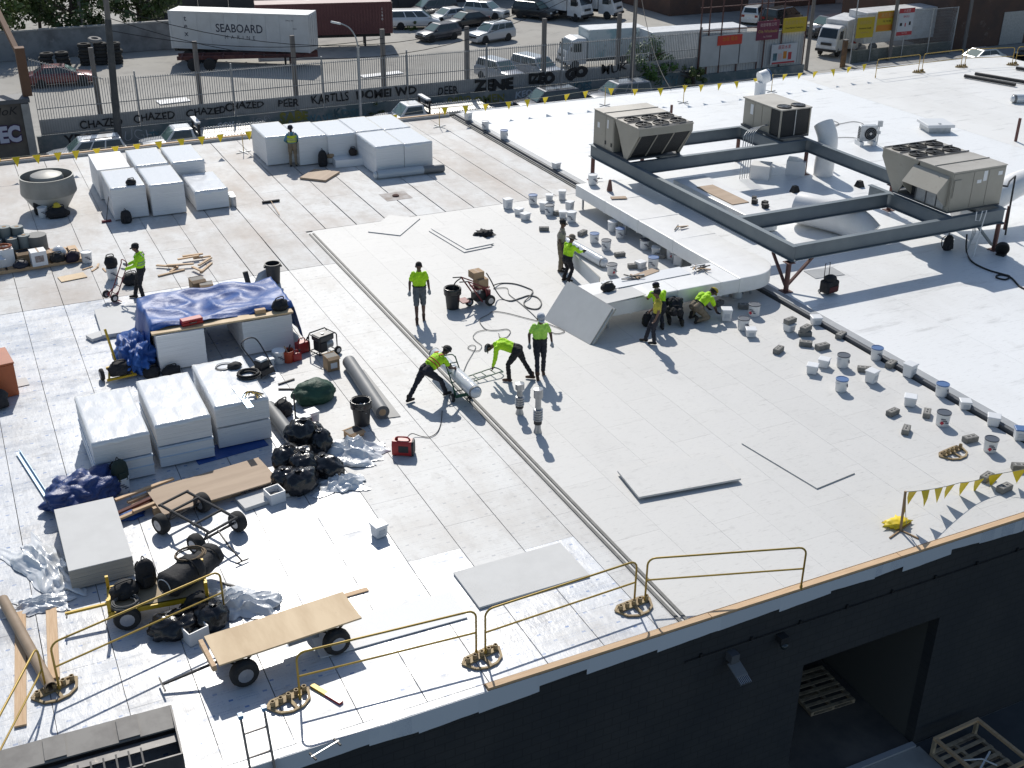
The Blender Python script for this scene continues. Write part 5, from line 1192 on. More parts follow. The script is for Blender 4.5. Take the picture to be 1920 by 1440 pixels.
RB = [((105, 1295), (-0.251, 18.24, 0), .3), ((545, 1318), (3.503, 16.185, 0), .25), ((907, 1232), (7.126, 15.767, 0), .2), ((1190, 1137), (10.531, 15.889, 0), .1)]
for i, (_, p, a) in enumerate(RB): rail_base(['ochre rail base at the lower end of the cardboard tube', 'ochre rail base between the ladder and the wooden cart', 'ochre rail base between the two middle railings', 'ochre rail base beside the steel strips'][i], p, a)
rail_base('ochre rail base with no rail, at the right among the blocks', (20.926, 17.813, 0), .15, .014)
rail('yellow railing running off the left edge of the picture', (-0.42, 18.288, 0), (-1.6, 15.75, 0))
rail('long yellow railing in front of the yellow cart', (-0.202, 18.263, 0), (3.026, 19.172, 0))
rail('yellow railing in front of the wooden cart', (3.675, 16.166, 0), (7.048, 15.938, 0))
rail('yellow railing across the loose grey board', (7.204, 15.865, 0), (10.583, 16.018, 0))
rail('yellow railing on the grey boards, rightmost at the front', (10.816, 15.986, 0), (13.938, 14.959, 0))
for i, (a, b_) in enumerate((((48.665, 52.332, 0.1), (52.017, 52.46, 0.1)), ((52.33, 52.486, 0.1), (55.512, 52.595, 0.1)), ((55.723, 52.504, 0.1), (58.899, 51.812, 0.1)), ((59.207, 51.85, 0.1), (62.261, 51.052, 0.1)))):
    rail(['first', 'second', 'third', 'fourth'][i]+' far yellow railing from the left at the back of the white roof', a, b_, .106, group='far yellow rails'); rail_base(['first', 'second', 'third', 'fourth'][i]+' small rail base under the far yellow railings', (b_[0]+.1, b_[1], 0), 0, .106)
# ---------------------------------------------------------------- warning line with flags
M_flag = mat('yellow flag', (.78, .58, .012), .5, rand=.08); M_rope = mat('pale rope', (.5, .46, .36), .8)
def flagline(label, P, flags, name='flag_line', fs=.3, sd=1, droop=0.12):
    t = thing(name, label, 'flag line', (0, 0, 0)); r_ = random.Random(sd); pts = []
    for a, b_ in zip(P, P[1:]):
        for k in range(12): q = k/12; pts.append(V(*(lerp(a[i], b_[i], q) for i in range(3)))-V(0, 0, droop*4*q*(1-q)))
    pts.append(Vector(P[-1])); MB().tube(pts, .009, 4).build('rope', M_rope, t)
    L = [0]
    for a, b_ in zip(pts, pts[1:]): L.append(L[-1]+(b_-a).length)
    s = .3
    while s < L[-1]-.2:
        i = max(j for j in range(len(L)) if L[j] <= s); q = (s-L[i])/(L[i+1]-L[i]); c = pts[i].lerp(pts[i+1], q); d = (pts[i+1]-pts[i]).normalized(); w = fs*.55
        sw = V(-d.y, d.x, 0)*r_.uniform(-.12, .12); tip = c-V(0, 0, fs*1.35)+sw*1.2+d*r_.uniform(-.05, .05); mid = c-V(0, 0, fs*.6)+sw*.3
        b = MB(); A, B = c-d*w, c+d*w; b.add([A, B, B.lerp(tip, .5)+sw*.4, tip, A.lerp(tip, .5)+sw*.4], [(0, 1, 2, 3, 4)]); b.build('flag', M_flag, t, solid=.004); s += flags*r_.uniform(.85, 1.15)
    return t
def stand(label, p, z=.01, h=.95, m=None, lean=(0, 0), w=.018, arm=.38):
    t = thing('flag_stand', label, 'stand', (p[0], p[1], z), 0, 'flag line stands')
    MB().cyl((0, 0, .02), (lean[0], lean[1], h), w, n=6).build('upright', m or M_yel, t)
    for a in (.3, .3+PI/2): MB().bar((arm*math.cos(a), arm*math.sin(a), .015), (-arm*math.cos(a), -arm*math.sin(a), .015), .03, .03).build('foot', m or M_galv, t)
    return t
ST = [(-4, 51.9, 0), (11.617, 51.934, 0), (21.465, 52.563, 0), (30.895, 52.762, 0.1), (35.002, 51.608, 0.1), (40.912, 51.866, 0.1), (48.665, 52.332, 0.1)]
for i, p in enumerate(ST[1:6]): stand(['thin flag stand between the two groups of stacks', 'thin flag stand right of the far stacks', 'thin flag stand behind the six fan unit on the left', 'thin flag stand between the far rooftop units', 'thin flag stand right behind the small rooftop unit'][i], p, .01 if p[0] < 23 else .108)
tops = [(p[0], p[1], .95 if p[0] < 23 else 1.03) for p in ST]
flagline('line of yellow flags at the back left behind the big roof fan', tops[:2], .85, sd=2, droop=.05)
flagline('flag line crossing behind the far stacks', tops[1:3], 2.6, sd=3)
flagline('flag line over the parked dark cars at the back', tops[2:4], 1.15, sd=4)
flagline('flag line along the back edge behind the rooftop units', tops[3:], 1.2, sd=5)
t = stand('wooden flag stand with crossed feet near the front right edge', (17.324, 15.748, 0), .014, .95, mat('worn timber', (.33, .22, .12), .8), (.06, .12), .03, .45)
p0 = Vector((17.324, 15.748, 0))+V(.06, .12, .95)
flagline('sagging yellow flag line at the front right edge', [p0, (19.455, 16.22, 0.45), (20.55, 16.285, 0.35), (21.941, 15.618, 0.8)], .5, sd=6, fs=.3, droop=.05)
flagline('yellow flags dangling down the wooden stand', [p0+V(.02, 0, -.02), p0+V(.05, -.05, -.45), p0+V(.1, -.1, -.8)], .3, sd=7, fs=.3, droop=0)
o = MB().blob((0, 0, 0), (.3, .18, .1), 4, .5, 2.5, 3, sharp=True).build('flag_heap', M_flag, smooth=True, loc=(17.419, 15.959, 0.016)); tag(o, 'heap of yellow flag fabric at the foot of the wooden stand', 'flags')
# ---------------------------------------------------------------- carts
M_cart = mat('black cart steel', (.03, .03, .032), .5, .3); M_cyel = mat('yellow cart steel', (.50, .33, .02), .45, .1, wear=((.2, .13, .05), 8, .64, .72)); M_cred = mat('red machine paint', (.20, .025, .03), .5, wear=((.08, .03, .03), 8, .62, .7)); M_green = mat('green cart paint', (.02, .10, .06), .5)
def fatwheel(t, c, r, w, ax, m=None):
    ax = Vector(ax).normalized()
    o = MB().lathe([(r*.5, -w/2), (r*.9, -w/2), (r, -w/2+.25*w), (r, w/2-.25*w), (r*.9, w/2), (r*.5, w/2)], 20, c, ax).build('wheel', M_tyre, t, smooth='auto')
    MB().lathe([(r*.54, -w*.53), (r*.5, -w*.46), (r*.46, -w*.42), (r*.2, -w*.45), (.03, -w*.55), (.03, w*.55), (r*.2, w*.45), (r*.46, w*.42), (r*.5, w*.46), (r*.54, w*.53)], 14, c, ax).build('rim', M_rim, o, smooth='auto')
    return o
def axes(p, q): d = (Vector(q)-Vector(p)); d.z = 0; d.normalize(); return d, V(-d.y, d.x, 0)
# wooden flat cart
t = thing('wooden_cart', 'flat cart with a plywood deck on four black tyres, near the front edge', 'cart', (3.8, 17.5, .006), .075)
MB().b2(-1.38, -.46, .60, 1.38, .46, .635).build('plywood_deck', M_ply, t)
MB().b2(-1.50, -.42, .50, -1.42, .42, .62).build('end_board', M_wood, t)
for y in (-.32, .32): MB().b2(-1.3, y-.03, .52, 1.3, y+.03, .6).build('side_rail', M_cart, t)
for x in (-.95, .85):
    MB().b2(x-.04, -.42, .26, x+.04, .42, .32).build('axle', M_cart, t)
    for y in (-.45, .45): fatwheel(t, (x, y, .27), .27, .2, (0, 1, 0))
    for y in (-.3, .3): MB().bar((x, y, .3), (x+.25, y, .54), .035).build('strut', M_cart, t); MB().bar((x, y, .3), (x-.25, y, .54), .035).build('strut', M_cart, t)
MB().bar((-1.2, 0, .35), (-2.3, .15, .12), .04).build('drawbar', M_cart, t); MB().bar((-2.3, -.05, .12), (-2.3, .35, .12), .03).build('drawbar_handle', M_cart, t)
MB().b2(.0, -.2, .3, .6, .2, .5).build('under_box', M_galv, t)
# bare black cart frame
t = thing('cart_frame', 'bare black steel cart frame with four fat tyres and a drawbar', 'cart', (3.22, 22.3, .006), -1.12)
for y in (-.36, .36): MB().cyl((-.85, y, .52), (.85, y, .52), .032, n=8).build('long_tube', M_cart, t)
for x in (-.85, -.45, .35, .85): MB().cyl((x, -.4, .52), (x, .4, .52), .03, n=8).build('cross_tube', M_cart, t)
for x in (-.6, .62):
    MB().cyl((x, -.5, .24), (x, .5, .24), .03, n=8).build('axle', M_cart, t)
    for y in (-.56, .56): fatwheel(t, (x, y, .235), .235, .2, (0, 1, 0))
    for y in (-.33, .33): MB().bar((x, y, .25), (x+.15, y, .5), .04).build('strut', M_cart, t)
MB().tube([(.65, 0, .3), (1.2, -.15, .2), (1.65, -.2, .06)], .022, 6).build('drawbar', M_cart, t); MB().cyl((1.62, -.35, .05), (1.68, -.05, .05), .018, n=6).build('drawbar_handle', M_cart, t)
# yellow loaded cart
t = thing('yellow_cart', 'yellow steel cart loaded with black bags and rope', 'cart', (1.9, 19.9, .006), -.12)
MB().b2(-.9, -.42, .40, .9, .42, .44).build('deck', mat('tan cart deck', (.36, .28, .18), .7), t)
for y in (-.42, .42): MB().b2(-.95, y-.035, .35, .95, y+.035, .44).build('side_rail', M_cyel, t)
for x in (-.92, .92): MB().b2(x-.035, -.42, .35, x+.035, .42, .45).build('end_rail', M_cyel, t)
for x in (-.92, .92):
    for y in (-.4, .4): MB().b2(x-.03, y-.03, .3, x+.03, y+.03, .72).build('stake', M_cyel, t)
for x in (-.62, .7):
    MB().b2(x-.04, -.4, .22, x+.04, .4, .3).build('axle', M_cyel, t)
    for y in (-.46, .46): fatwheel(t, (x, y, .26), .26, .17, (0, 1, 0))
MB().bar((-.95, 0, .35), (-1.75, -.05, .33), .05).build('drawbar', M_cyel, t); MB().cyl((-1.72, -.2, .33), (-1.72, .1, .33), .015, n=6).build('drawbar_handle', M_cart, t)
backpack('black backpack standing on the yellow cart', (1.75, 20.15, .45), .2, .62)
bag('low black tool bag with red trim at the left end of the yellow cart', (1.3, 20.0, .45), (.6, .4, .3), .15, 12)
def duffel(label, p, L, r, rz, m=None):
    t = thing('duffel_bag', label, 'bag', p, rz); secs = []; K = 18
    for i in range(K+1):
        x = -L/2+L*i/K; e = min(i, K-i)/K; rr = r*(min(1, .55+e*4.5)); nn = [1+.16*noise.noise((x*3.5, math.cos(q*.3927)*1.5+rz, math.sin(q*.3927)*1.5)) for q in range(16)]
        secs.append([V(x, rr*nn[q]*1.1*math.cos(q*.3927), r*.9+rr*nn[q]*.9*math.sin(q*.3927)) for q in range(16)])
    b = MB(); b.loft(secs); b.build('body', m or M_black, t, smooth=True)
    for x in (L*.18,): MB().tube([(x, r*1.08*math.cos(q*.3), r*.95+r*1.0*math.sin(q*.3)) for q in range(-3, 14)], .016, 5).build('strap', M_rubber, t)
    MB().tube([(-L/2-.01, r*.6*math.cos(q*.42), r*.95+r*.6*math.sin(q*.42)) for q in range(15)], .012, 5, True).build('piping', M_galv, t)
    return t
duffel('large black duffel bag with grey piping on the yellow cart', (2.4, 19.85, .45), .95, .28, .6)
duffel('second black duffel bag with rope at the back of the yellow cart', (2.95, 20.45, .25), .85, .25, .8)
def ropecoil(label, p, r, turns, rr, m, sd=1, name='rope_coil', cat='rope', zs=.02):
    r_ = random.Random(sd); pts = []
    for i in range(turns*16):
        a = i/16*2*PI; q = r*(1+.4*noise.noise((i*.09, sd, 0))); pts.append((q*math.cos(a)+.03*noise.noise((i*.05, 2, sd)), q*math.sin(a)*.85, rr+zs*(i/16)*.6+.012*abs(noise.noise((i*.2, sd, 5)))))
    o = MB().tube(pts, rr, 5).build(name, m, smooth=True, loc=p); return tag(o, label, cat)
M_ropeb = mat('brown rope', (.22, .16, .10), .85); M_cable = mat('grey cable', (.13, .13, .125), .6)
ropecoil('brown rope heaped over the black duffel bags', (2.65, 20.15, .88), .28, 7, .012, M_ropeb, 3); ropecoil('grey rope coil hanging at the left end of the yellow cart', (1.25, 19.68, .46), .24, 7, .014, M_cable, 4)
for i in range(3): pass
# garbage bags
M_gbag = crinkle(mat('black bin liner', (.012, .012, .014), .22, spec=.6), 4, .5, (1, .6, 1), .05)
def gbag(label, p, rx, ry, rz_, sd, z=.01, m=None, rot=0):
    t = thing('garbage_bag', label, 'garbage bag', (p[0], p[1], z), rot); MB().blob((0, 0, 0), (rx, ry, rz_), sd, .14, 1.7, 4, sharp=True).build('body', m or M_gbag, t, smooth=True)
    MB().lathe([(.03, rz_*1.45), (.05, rz_*1.55), (.09, rz_*1.72), (.0, rz_*1.62)], 8, (rx*.2, 0, 0)).build('knot', m or M_gbag, t)
    return t
for i, (px, py, rx, ry, rz_, zz, lb) in enumerate(((568, 828, .42, .36, .36, .3, 'top black garbage bag of the heap, glossy and tied'), (538, 858, .36, .34, .36, 0, 'left black garbage bag at the back of the heap'), (572, 868, .42, .36, .36, 0, 'black garbage bag in the middle of the heap'), (612, 868, .5, .34, .3, 0, 'wide black garbage bag on the right side of the heap'), (538, 892, .36, .32, .3, 0, 'black garbage bag beside the tan plywood'), (566, 915, .46, .34, .34, 0, 'square black garbage bag at the front of the heap'), (600, 832, .32, .3, .34, .1, 'black garbage bag touching the clear plastic'), (588, 805, .26, .26, .2, .0, 'small black bag under the red shop vacuum'))):
    g = {0: (6.271, 24.715, 0), 1: (5.7, 24.134, 0), 2: (6.025, 23.71, 0), 3: (6.488, 23.495, 0), 4: (5.47, 23.328, 0), 5: (5.748, 23.043, 0), 6: (6.663, 24.477, 0), 7: (6.774, 25.462, 0)}[i]
    gbag(lb, g, rx, ry, rz_, 30+i, zz+.01, rot=i*.7)
gbag('flat black garbage bag under the long yellow railing', (2.036, 19.034, 0), .5, .36, .26, 41); gbag('round black garbage bag right of the yellow cart', (2.721, 18.947, 0), .34, .32, .3, 42); gbag('black garbage bag behind the yellow cart wheels', (2.562, 19.464, 0), .36, .32, .26, 43)
# clear plastic heaps
M_clear = crinkle(mat('crumpled clear plastic', (.70, .72, .74), .2, spec=.8), 4, .5, dist=.04)
def plastic(label, p, rx, ry, h, sd, rot=0):
    def fn(u, v):
        x = (u-.5)*2; y = (v-.5)*2; r = math.hypot(x, y); e = max(0, 1-r**2.5) if r < 1.2 else 0
        w1 = x*2.2+y*1.1+1.6*noise.noise((x*1.2+sd, y*1.2, 1)); w2 = y*2.6-x*.9+1.6*noise.noise((x*1.3, y*1.3+sd, 2)); m_ = .5+.5*noise.noise((x*1.1, y*1.1, sd+4))
        n = .25+.55*(1-abs(math.sin(w1*2.2)))*m_+.5*(1-abs(math.sin(w2*2.6)))*(1-m_)+.3*max(0, noise.noise((x*1.4, y*1.4, sd)))+.08*noise.noise((x*8, y*8, sd))
        k = 1+.45*noise.noise((x*1.9, y*1.9, sd))+.15*noise.noise((x*5, y*5, sd)); return (x*rx*k, y*ry*k, .012+h*e*n+.02*abs(noise.noise((x*6, y*6, sd))))
    b = MB(); b.grid(fn, 60, 60); o = b.build('plastic_sheet', M_clear, smooth=True, loc=(p[0], p[1], .006), rz=rot); return tag(o, label, 'plastic sheet')
plastic('crumpled clear plastic sheet behind the garbage bags', (7.296, 24.183, 0), .85, .6, .5, 3, -.5); plastic('small heap of torn plastic in front of the garbage bags', (6.66, 22.881, 0), .55, .4, .3, 5, -.2); plastic('crumpled white plastic left of the low grey topped stack', (-0.022, 22.311, 0), .45, 1.2, .42, 7, .35); plastic('crumpled white plastic between the yellow cart and wooden cart', (3.365, 19.334, 0), .75, .5, .45, 9, -.4)
plastic('clump of white plastic at the near corner of the low stack', (-0.23, 21.014, 0), .55, .3, .22, 11, -.2)
# blue tarpaulin heap and folds
o = MB().blob((0, 0, 0), (.85, .62, .42), 51, .22, 1.5, 5, sharp=True, rot=.3).build('tarpaulin_heap', mat('dark blue tarpaulin', (.018, .04, .15), .42, col2=(.03, .065, .22), ns=3, bump=.6, bs=6), smooth=True, loc=(1.073, 24.655, 0)); tag(o, 'dark blue tarpaulin heaped at the corner of the covered stacks', 'tarpaulin')
o = MB().blob((0, 0, 0), (.3, .2, .06), 52, .4, 2.5, 3, sharp=True).build('tarpaulin_scrap', M_tarp, smooth=True, loc=(1.931, 23.571, 0)); tag(o, 'small scrap of blue tarpaulin near the cart frame', 'tarpaulin')
b = MB().b2(-.9, -.35, 0, .9, .35, .02).build('tarpaulin_strip', M_tarp, loc=(4.66, 25.636, 0), rz=.12); tag(b, 'strip of blue tarpaulin under the covered stacks and garbage bags', 'tarpaulin')
backpack('dark green backpack on a white pail beside the blue heap', (1.95, 24.75, .28), .3, .55, mat('dark green fabric', (.015, .03, .025), .8)); lone_pail('white pail under the dark green backpack', (1.95, 24.75), 'round')
# trash cans
M_can = mat('black bin plastic', (.028, .028, .03), .5)
def can(label, p, liner=True, r=.25, h=.68, sd=1, z=.012):
    t = thing('trash_can', label, 'trash can', (p[0], p[1], z), sd); MB().lathe([(r*.78, 0), (r*.8, .02), (r, h*.93), (r*1.08, h*.94), (r*1.08, h), (r*.94, h), (r*.75, .12), (0, .1)], 22).build('drum', M_can, t, smooth='auto')
    if liner: MB().lathe([(r*.9, h*.5), (r*.97, h*.97), (r*1.06, h+.02), (r*1.12, h+.0), (r*1.14, h*.9), (r*1.1, h*.76), (r*1.12, h*.72)], 24).build('liner', M_gbag, t, smooth=True); MB().blob((0, 0, h*.55), (r*.75, r*.75, .1), 60+sd, .5, 2.5, 3, sharp=True).build('rubbish', M_clear if sd == 1 else M_black, t, smooth=True)
    for s in (-1, 1): MB().box((s*r*1.05, 0, h*.86), (.07, .16, .06)).build('handle', M_can, t)
    return t
can('black trash can full of plastic beside the grey membrane roll', (8.079, 25.48, 0), sd=1); can('black trash can left of the red spray machine', (13.202, 31.512, 0), sd=2); can('empty black trash can behind the tarpaulin shelter', (8.638, 35.977, 0), False, sd=3)
o = MB().cyl((0, 0, 0), (-.05, .1, .42), .09, n=12).build('black_tube', M_trim, loc=(7.829, 36.189, 0)); tag(o, 'short black tube standing behind the tarpaulin', 'tube')
t = thing('leaning_offcut', 'grey offcut board leaning on the empty trash can', 'board', (8.251, 36.153, 0)); lean_quad((-.3, -.12, .01), (.32, .0, .01), (.36, .2, .42), (-.05, .12, .3), .03, t, 'board', M_greyb, M_greyedge)
# hand trucks
def handtruck(label, p, rz, m, tilt, name='hand_truck'):
    t = thing(name, label, 'hand truck', p, 0); t.rotation_euler = (Matrix.Rotation(rz, 3, 'Z') @ Matrix.Rotation(tilt, 3, 'X')).to_euler()
    for x in (-.17, .17): MB().cyl((x, 0, 0), (x, .0, 1.18), .018, n=7).build('side_tube', m, t)
    for z in (.18, .45, .72, 1.0): MB().bar((-.17, 0, z), (.17, 0, z), .03, .02).build('cross_bar', m, t)
    MB().tube(catmull([(-.17, 0, 1.15), (-.12, .06, 1.27), (.12, .06, 1.27), (.17, 0, 1.15)], 4), .018, 7).build('handle', m, t)
    MB().b2(-.2, -.2, -.01, .2, .02, .01).build('toe_plate', m, t); MB().cyl((-.24, .12, .06), (.24, .12, .06), .014, n=6).build('axle', m, t)
    for x in (-.17, .17): MB().bar((x, 0, .3), (x, .12, .06), .03).build('strut', m, t)
    for x in (-.25, .25): fatwheel(t, (x, .12, .06), .13, .07, (1, 0, 0))
    return t
# ---------------------------------------------------------------- generators, boxes, spray machine
t = thing('generator', 'black open frame generator beside the right shelter stack', 'generator', (8.477, 30.021, 0), .35)
for y in (-.24, .24):
    MB().tube([(-.32, y, .1), (-.32, y, .58), (-.27, y, .65), (.27, y, .65), (.32, y, .58), (.32, y, .1)], .02, 7, True).build('frame_hoop', M_cart, t, smooth=True)
for x in (-.3, .3): MB().cyl((x, -.24, .62), (x, .24, .62), .018, n=6).build('frame_bar', M_cart, t); MB().cyl((x, -.24, .1), (x, .24, .1), .018, n=6).build('frame_bar', M_cart, t)
MB().b2(-.26, -.21, .44, .26, .21, .62).build('fuel_tank', mat('dark grey tank', (.05, .052, .055), .35), t, bevel=.04); MB().lathe([(.05, .62), (.05, .65), (0, .655)], 10).build('fuel_cap', M_galv, t)
MB().b2(-.22, -.18, .12, .02, .18, .42).build('engine', M_trim, t, bevel=.02); MB().cyl((.04, 0, .26), (.28, 0, .26), .14, n=14).build('alternator', M_galv, t, smooth='auto')
for s in (-1, 1): fatwheel(t, (.28, s*.32, .12), .12, .08, (0, 1, 0))
t = thing('generator', 'small red suitcase generator with a black cable', 'generator', (8.508, 23.593, 0), -.55)
secs = []
for x, s in ((-.27, .9), (-.22, 1), (.22, 1), (.27, .9)): secs.append([V(x, -.14*s, .03), V(x, .14*s, .03), V(x, .15*s, .1), V(x, .15*s, .32), V(x, .1*s, .40), V(x, -.1*s, .40), V(x, -.15*s, .32), V(x, -.15*s, .1)])
b = MB(); b.loft(secs[:3]); b.build('shell', M_red, t, smooth='auto'); b = MB(); b.loft([secs[2], [v*1.0 for v in secs[3]]]); b.build('end_panel', M_trim, t)
MB().tube(catmull([(-.2, 0, .39), (-.14, 0, .47), (.1, 0, .47), (.17, 0, .39)], 5), .022, 7).build('handle', M_red, t, smooth=True); MB().lathe([(.035, .40), (.035, .44), (0, .445)], 10, (-.17, .03, 0)).build('fuel_cap', M_trim, t); MB().b2(-.1, -.156, .12, .15, -.15, .3).build('side_label', M_trim, t)
for x in (-.2, .2): MB().b2(x-.03, -.12, 0, x+.03, .12, .03).build('foot', M_rubber, t)
def cord(label, pts, r=.012, m=None, name='cable', cat='cable', k=7):
    return tag(MB().tube(catmull(pts, k), r, 6).build(name, m or M_cable, smooth=True), label, cat)
cord('black cable from the red suitcase generator to the hand truck', [(8.665, 23.792, 0.3), (8.998, 24.299, 0.1), (9.215, 24.193, 0.025), (9.401, 24.077, 0.025), (9.668, 24.228, 0.025), (9.951, 24.66, 0.025), (10.224, 25.244, 0.025)], .011, M_rubber)
def crate(label, p, w, d, h, rz=0, m=None, z=.012, openf=False, name='cardboard_box', labelled=False):
    t = thing(name, label, 'box', (p[0], p[1], z), rz); MB().b2(-w/2, -d/2, 0, w/2, d/2, h).build('carton', m or M_cardboard, t)
    if openf:
        for s, a in ((-1, .5), (1, .35)): MB().box((0, s*(d/2+d*.12), h-.01), (w, d*.34, .008), Matrix.Rotation(-s*a, 3, 'X')).build('flap', m or M_cardboard, t)
        MB().b2(-w/2+.02, -d/2+.02, h, w/2-.02, d/2-.02, h+.003).build('inside_shade_sheet', M_trim, t)  # near-black sheet on the solid carton, painted shade of an open box
    else: MB().b2(-.03, -d/2-.001, h, .03, d/2+.001, h+.002).build('tape', M_tanboard, t)
    if labelled: MB().b2(-w*.25, -d/2-.003, h*.2, w*.3, -d/2, h*.6).build('paper_label', M_label, t)
    return t
crate('tall open cardboard box right of the open frame generator', (8.362, 28.907, 0), .36, .34, .42, .1, openf=True, labelled=True); crate('small torn cardboard box in front of the trash can', (7.682, 24.951, 0), .42, .3, .16, .3, openf=True); crate('open cardboard box behind the tarpaulin, left one', (6.236, 36.555, 0), .45, .4, .32, .1, openf=True); crate('open cardboard box behind the tarpaulin, right one', (6.445, 36.156, 0), .42, .36, .26, -.1, openf=True)
# gas cans and buckets by the shelter
def gascan(label, p, s=1):
    t = thing('gas_can', label, 'gas can', (p[0], p[1], .012), .3); MB().b2(-.16*s, -.1*s, 0, .16*s, .1*s, .26*s).build('body', M_red, t, bevel=.03); MB().tube(catmull([(-.1*s, 0, .26*s), (-.08*s, 0, .34*s), (.05*s, 0, .34*s), (.08*s, 0, .26*s)], 4), .018, 6).build('handle', M_red, t); MB().cyl((.11*s, 0, .25*s), (.17*s, 0, .33*s), .025, n=8).build('spout', M_trim, t)
gascan('large dark red gas can by the blue tarpaulin corner', (7.948, 30.344, 0), 1.25); gascan('small red gas can beside the orange bucket', (7.616, 29.864, 0), .9)
t = thing('orange_bucket', 'orange bucket of tools by the right shelter stack', 'bucket', (7.387, 29.891, 0)); MB().lathe([(.14, 0), (.175, .37), (.185, .37), (.165, .36), (.14, .25), (0, .25)], 18).build('drum', mat('orange red plastic', (.45, .06, .02), .45), t, smooth='auto'); MB().bar((0, 0, .25), (.1, .05, .5), .03).build('tool_handle', M_trim, t); MB().bar((0, -.03, .25), (-.06, .1, .46), .03).build('tool_handle', M_wood, t)
lone_pail('white pail in front of the right shelter stack, left of two', (6.75, 29.724, 0), 'sq'); lone_pail('white round pail in front of the right shelter stack, right of two', (7.133, 29.931, 0), 'round')
t = thing('pressure_washer', 'black tubular handled machine beside the right covered stack', 'machine', (6.466, 29.294, 0), .5)
MB().tube(catmull([(-.25, -.25, .1), (-.25, 0, .5), (-.25, .45, .95), (.25, .45, .95), (.25, 0, .5), (.25, -.25, .1)], 5), .02, 7).build('handle_frame', M_cart, t, smooth=True); MB().b2(-.22, -.25, .12, .22, .2, .3).build('base', M_cart, t); MB().b2(-.16, -.18, .3, .16, .12, .5).build('engine', M_trim, t, bevel=.02); MB().b2(-.12, -.14, .5, .12, .08, .56).build('engine_cover', M_label, t)
for s in (-1, 1): fatwheel(t, (s*.28, .1, .13), .13, .07, (1, 0, 0))
ropecoil('black hose coil on top of the right covered stack', (5.613, 27.044, 1.18), .27, 8, .02, M_rubber, 6, 'hose_coil', 'hose'); ropecoil('thin tangled cable on top of the right covered stack', (5.159, 27.802, 1.18), .22, 4, .007, M_cable, 7, 'cable_tangle', 'cable')
bag('small dark tool bag on top of the right covered stack', (5.411, 27.686, 1.18), (.4, .3, .16), .4, 15, strap=False)
plank('pale aluminium strip on top of the right covered stack', (5.144, 26.585, 1.2), (5.221, 25.289, 1.2), .16, .02, mat('pale blue metal', (.42, .55, .66), .35, .6), 1.2, 'metal_strip', 'metal strip')
t = thing('safety_harness', 'black and yellow harness lying on the right covered stack', 'harness', (5.376, 25.889, 1.22)); 
for k in range(5): MB().tube(catmull([(.1*k-.25, -.12+.05*k, .03), (.05*k-.1, .05, .09-.01*k), (.1, .1-.06*k, .05), (.3-.06*k, -.1-.05*k, .03)], 5), .018, 5).build('webbing', M_cyel if k % 2 else M_black, t)
bag('large black bag beside the right covered stack', (6.351, 26.822, 0), (.62, .5, .42), .5, 17)
t = thing('green_bag', 'big dark green canvas bag on the roof', 'bag', (7.363, 27.286, 0), .1); MB().blob((0, 0, 0), (.58, .42, .36), 19, .16, 2.0, 4).build('body', mat('dark green canvas', (.014, .055, .032), .6, col2=(.02, .075, .045), ns=3, bump=.6, bs=8), t, smooth=True); MB().tube(catmull([(-.4, .1, .45), (-.1, .15, .55), (.3, .05, .5), (.45, 0, .2)], 5), .02, 5).build('strap', mat('dark green canvas', (.014, .055, .032), .6), t)
for i, (a, c) in enumerate((((6.72, 28.559, 0), (7.212, 28.694, 0)), ((6.641, 28.276, 0), (7.037, 28.094, 0)))): plank('%s dark steel bar beside the green canvas bag' % ('upper', 'lower')[i], a, c, .05, .03, M_trim, .014, 'steel_bar', 'bar')
t = thing('shop_vacuum', 'red and black upright machine behind the garbage bags', 'machine', (6.601, 25.634, 0), .2); MB().lathe([(.17, 0), (.19, .1), (.19, .3), (.15, .42), (0, .44)], 16).build('drum', M_red, t, smooth='auto'); MB().b2(-.12, -.2, .15, .12, -.17, .5).build('front_panel', M_trim, t); MB().bar((-.2, .05, .05), (-.18, .1, 1.15), .03).build('pole', M_trim, t); MB().b2(-.15, -.12, .44, .15, .12, .5).build('lid', M_label, t)
lone_pail('white pail behind the red and black machine', (6.958, 26.156, 0), 'sq')
# dolly with yellow mast
t = thing('yellow_dolly', 'yellow mast dolly with two small wheels and a black bag', 'dolly', (2.868, 30.693, 0), .1)
MB().bar((0, .3, .3), (-.12, .55, 1.35), .05).build('mast', M_cyel, t); MB().b2(-.4, -.1, .08, .4, -.04, .14).build('front_bar', M_cyel, t); MB().b2(-.3, .3, .25, .3, .36, .32).build('rear_bar', M_cyel, t)
for x in (-.35, .35): MB().bar((x, -.1, .1), (x*.6, .35, .28), .05).build('side_bar', M_cyel, t)
for x in (-.45, .45): fatwheel(t, (x, .25, .17), .17, .1, (1, 0, 0))
bag('black bag strapped on the yellow mast dolly', (Vector((2.868, 30.693, 0))+V(0, .1, .14)), (.62, .45, .36), .1, 23)
for i, (px, w) in enumerate(((283, .5), (318, .55))): bag(['small dark bag in the gap beside the yellow dolly', 'dark bag below the left shelter stack'][i], {0: (3.673, 30.579, 0), 1: (4.185, 30.417, 0)}[i], (w, .4, .28), .2, 24+i)
# orange job box at the left edge
t = thing('job_box', 'orange steel job box at the left edge of the picture', 'job box', (-.55, 31.15, .012), .12); MB().b2(-.75, -.35, 0, .75, .75, .92).build('body', mat('orange paint', (.42, .105, .03), .5, col2=(.36, .085, .025), ns=2), t, bevel=.02); MB().b2(-.77, -.37, .925, .77, .77, .98).build('lid', mat('orange paint', (.42, .105, .03), .5), t, bevel=.02); MB().b2(-.2, -.39, .5, .2, -.352, .56).build('handle', M_trim, t)
bag('big black bag in front of the orange job box', (-.55, 30.35, .012), (1.0, .6, .55), .1, 27)
plastic('clear plastic roll at the left edge behind the job box', (-.35, 33.5), .35, .3, .4, 15)
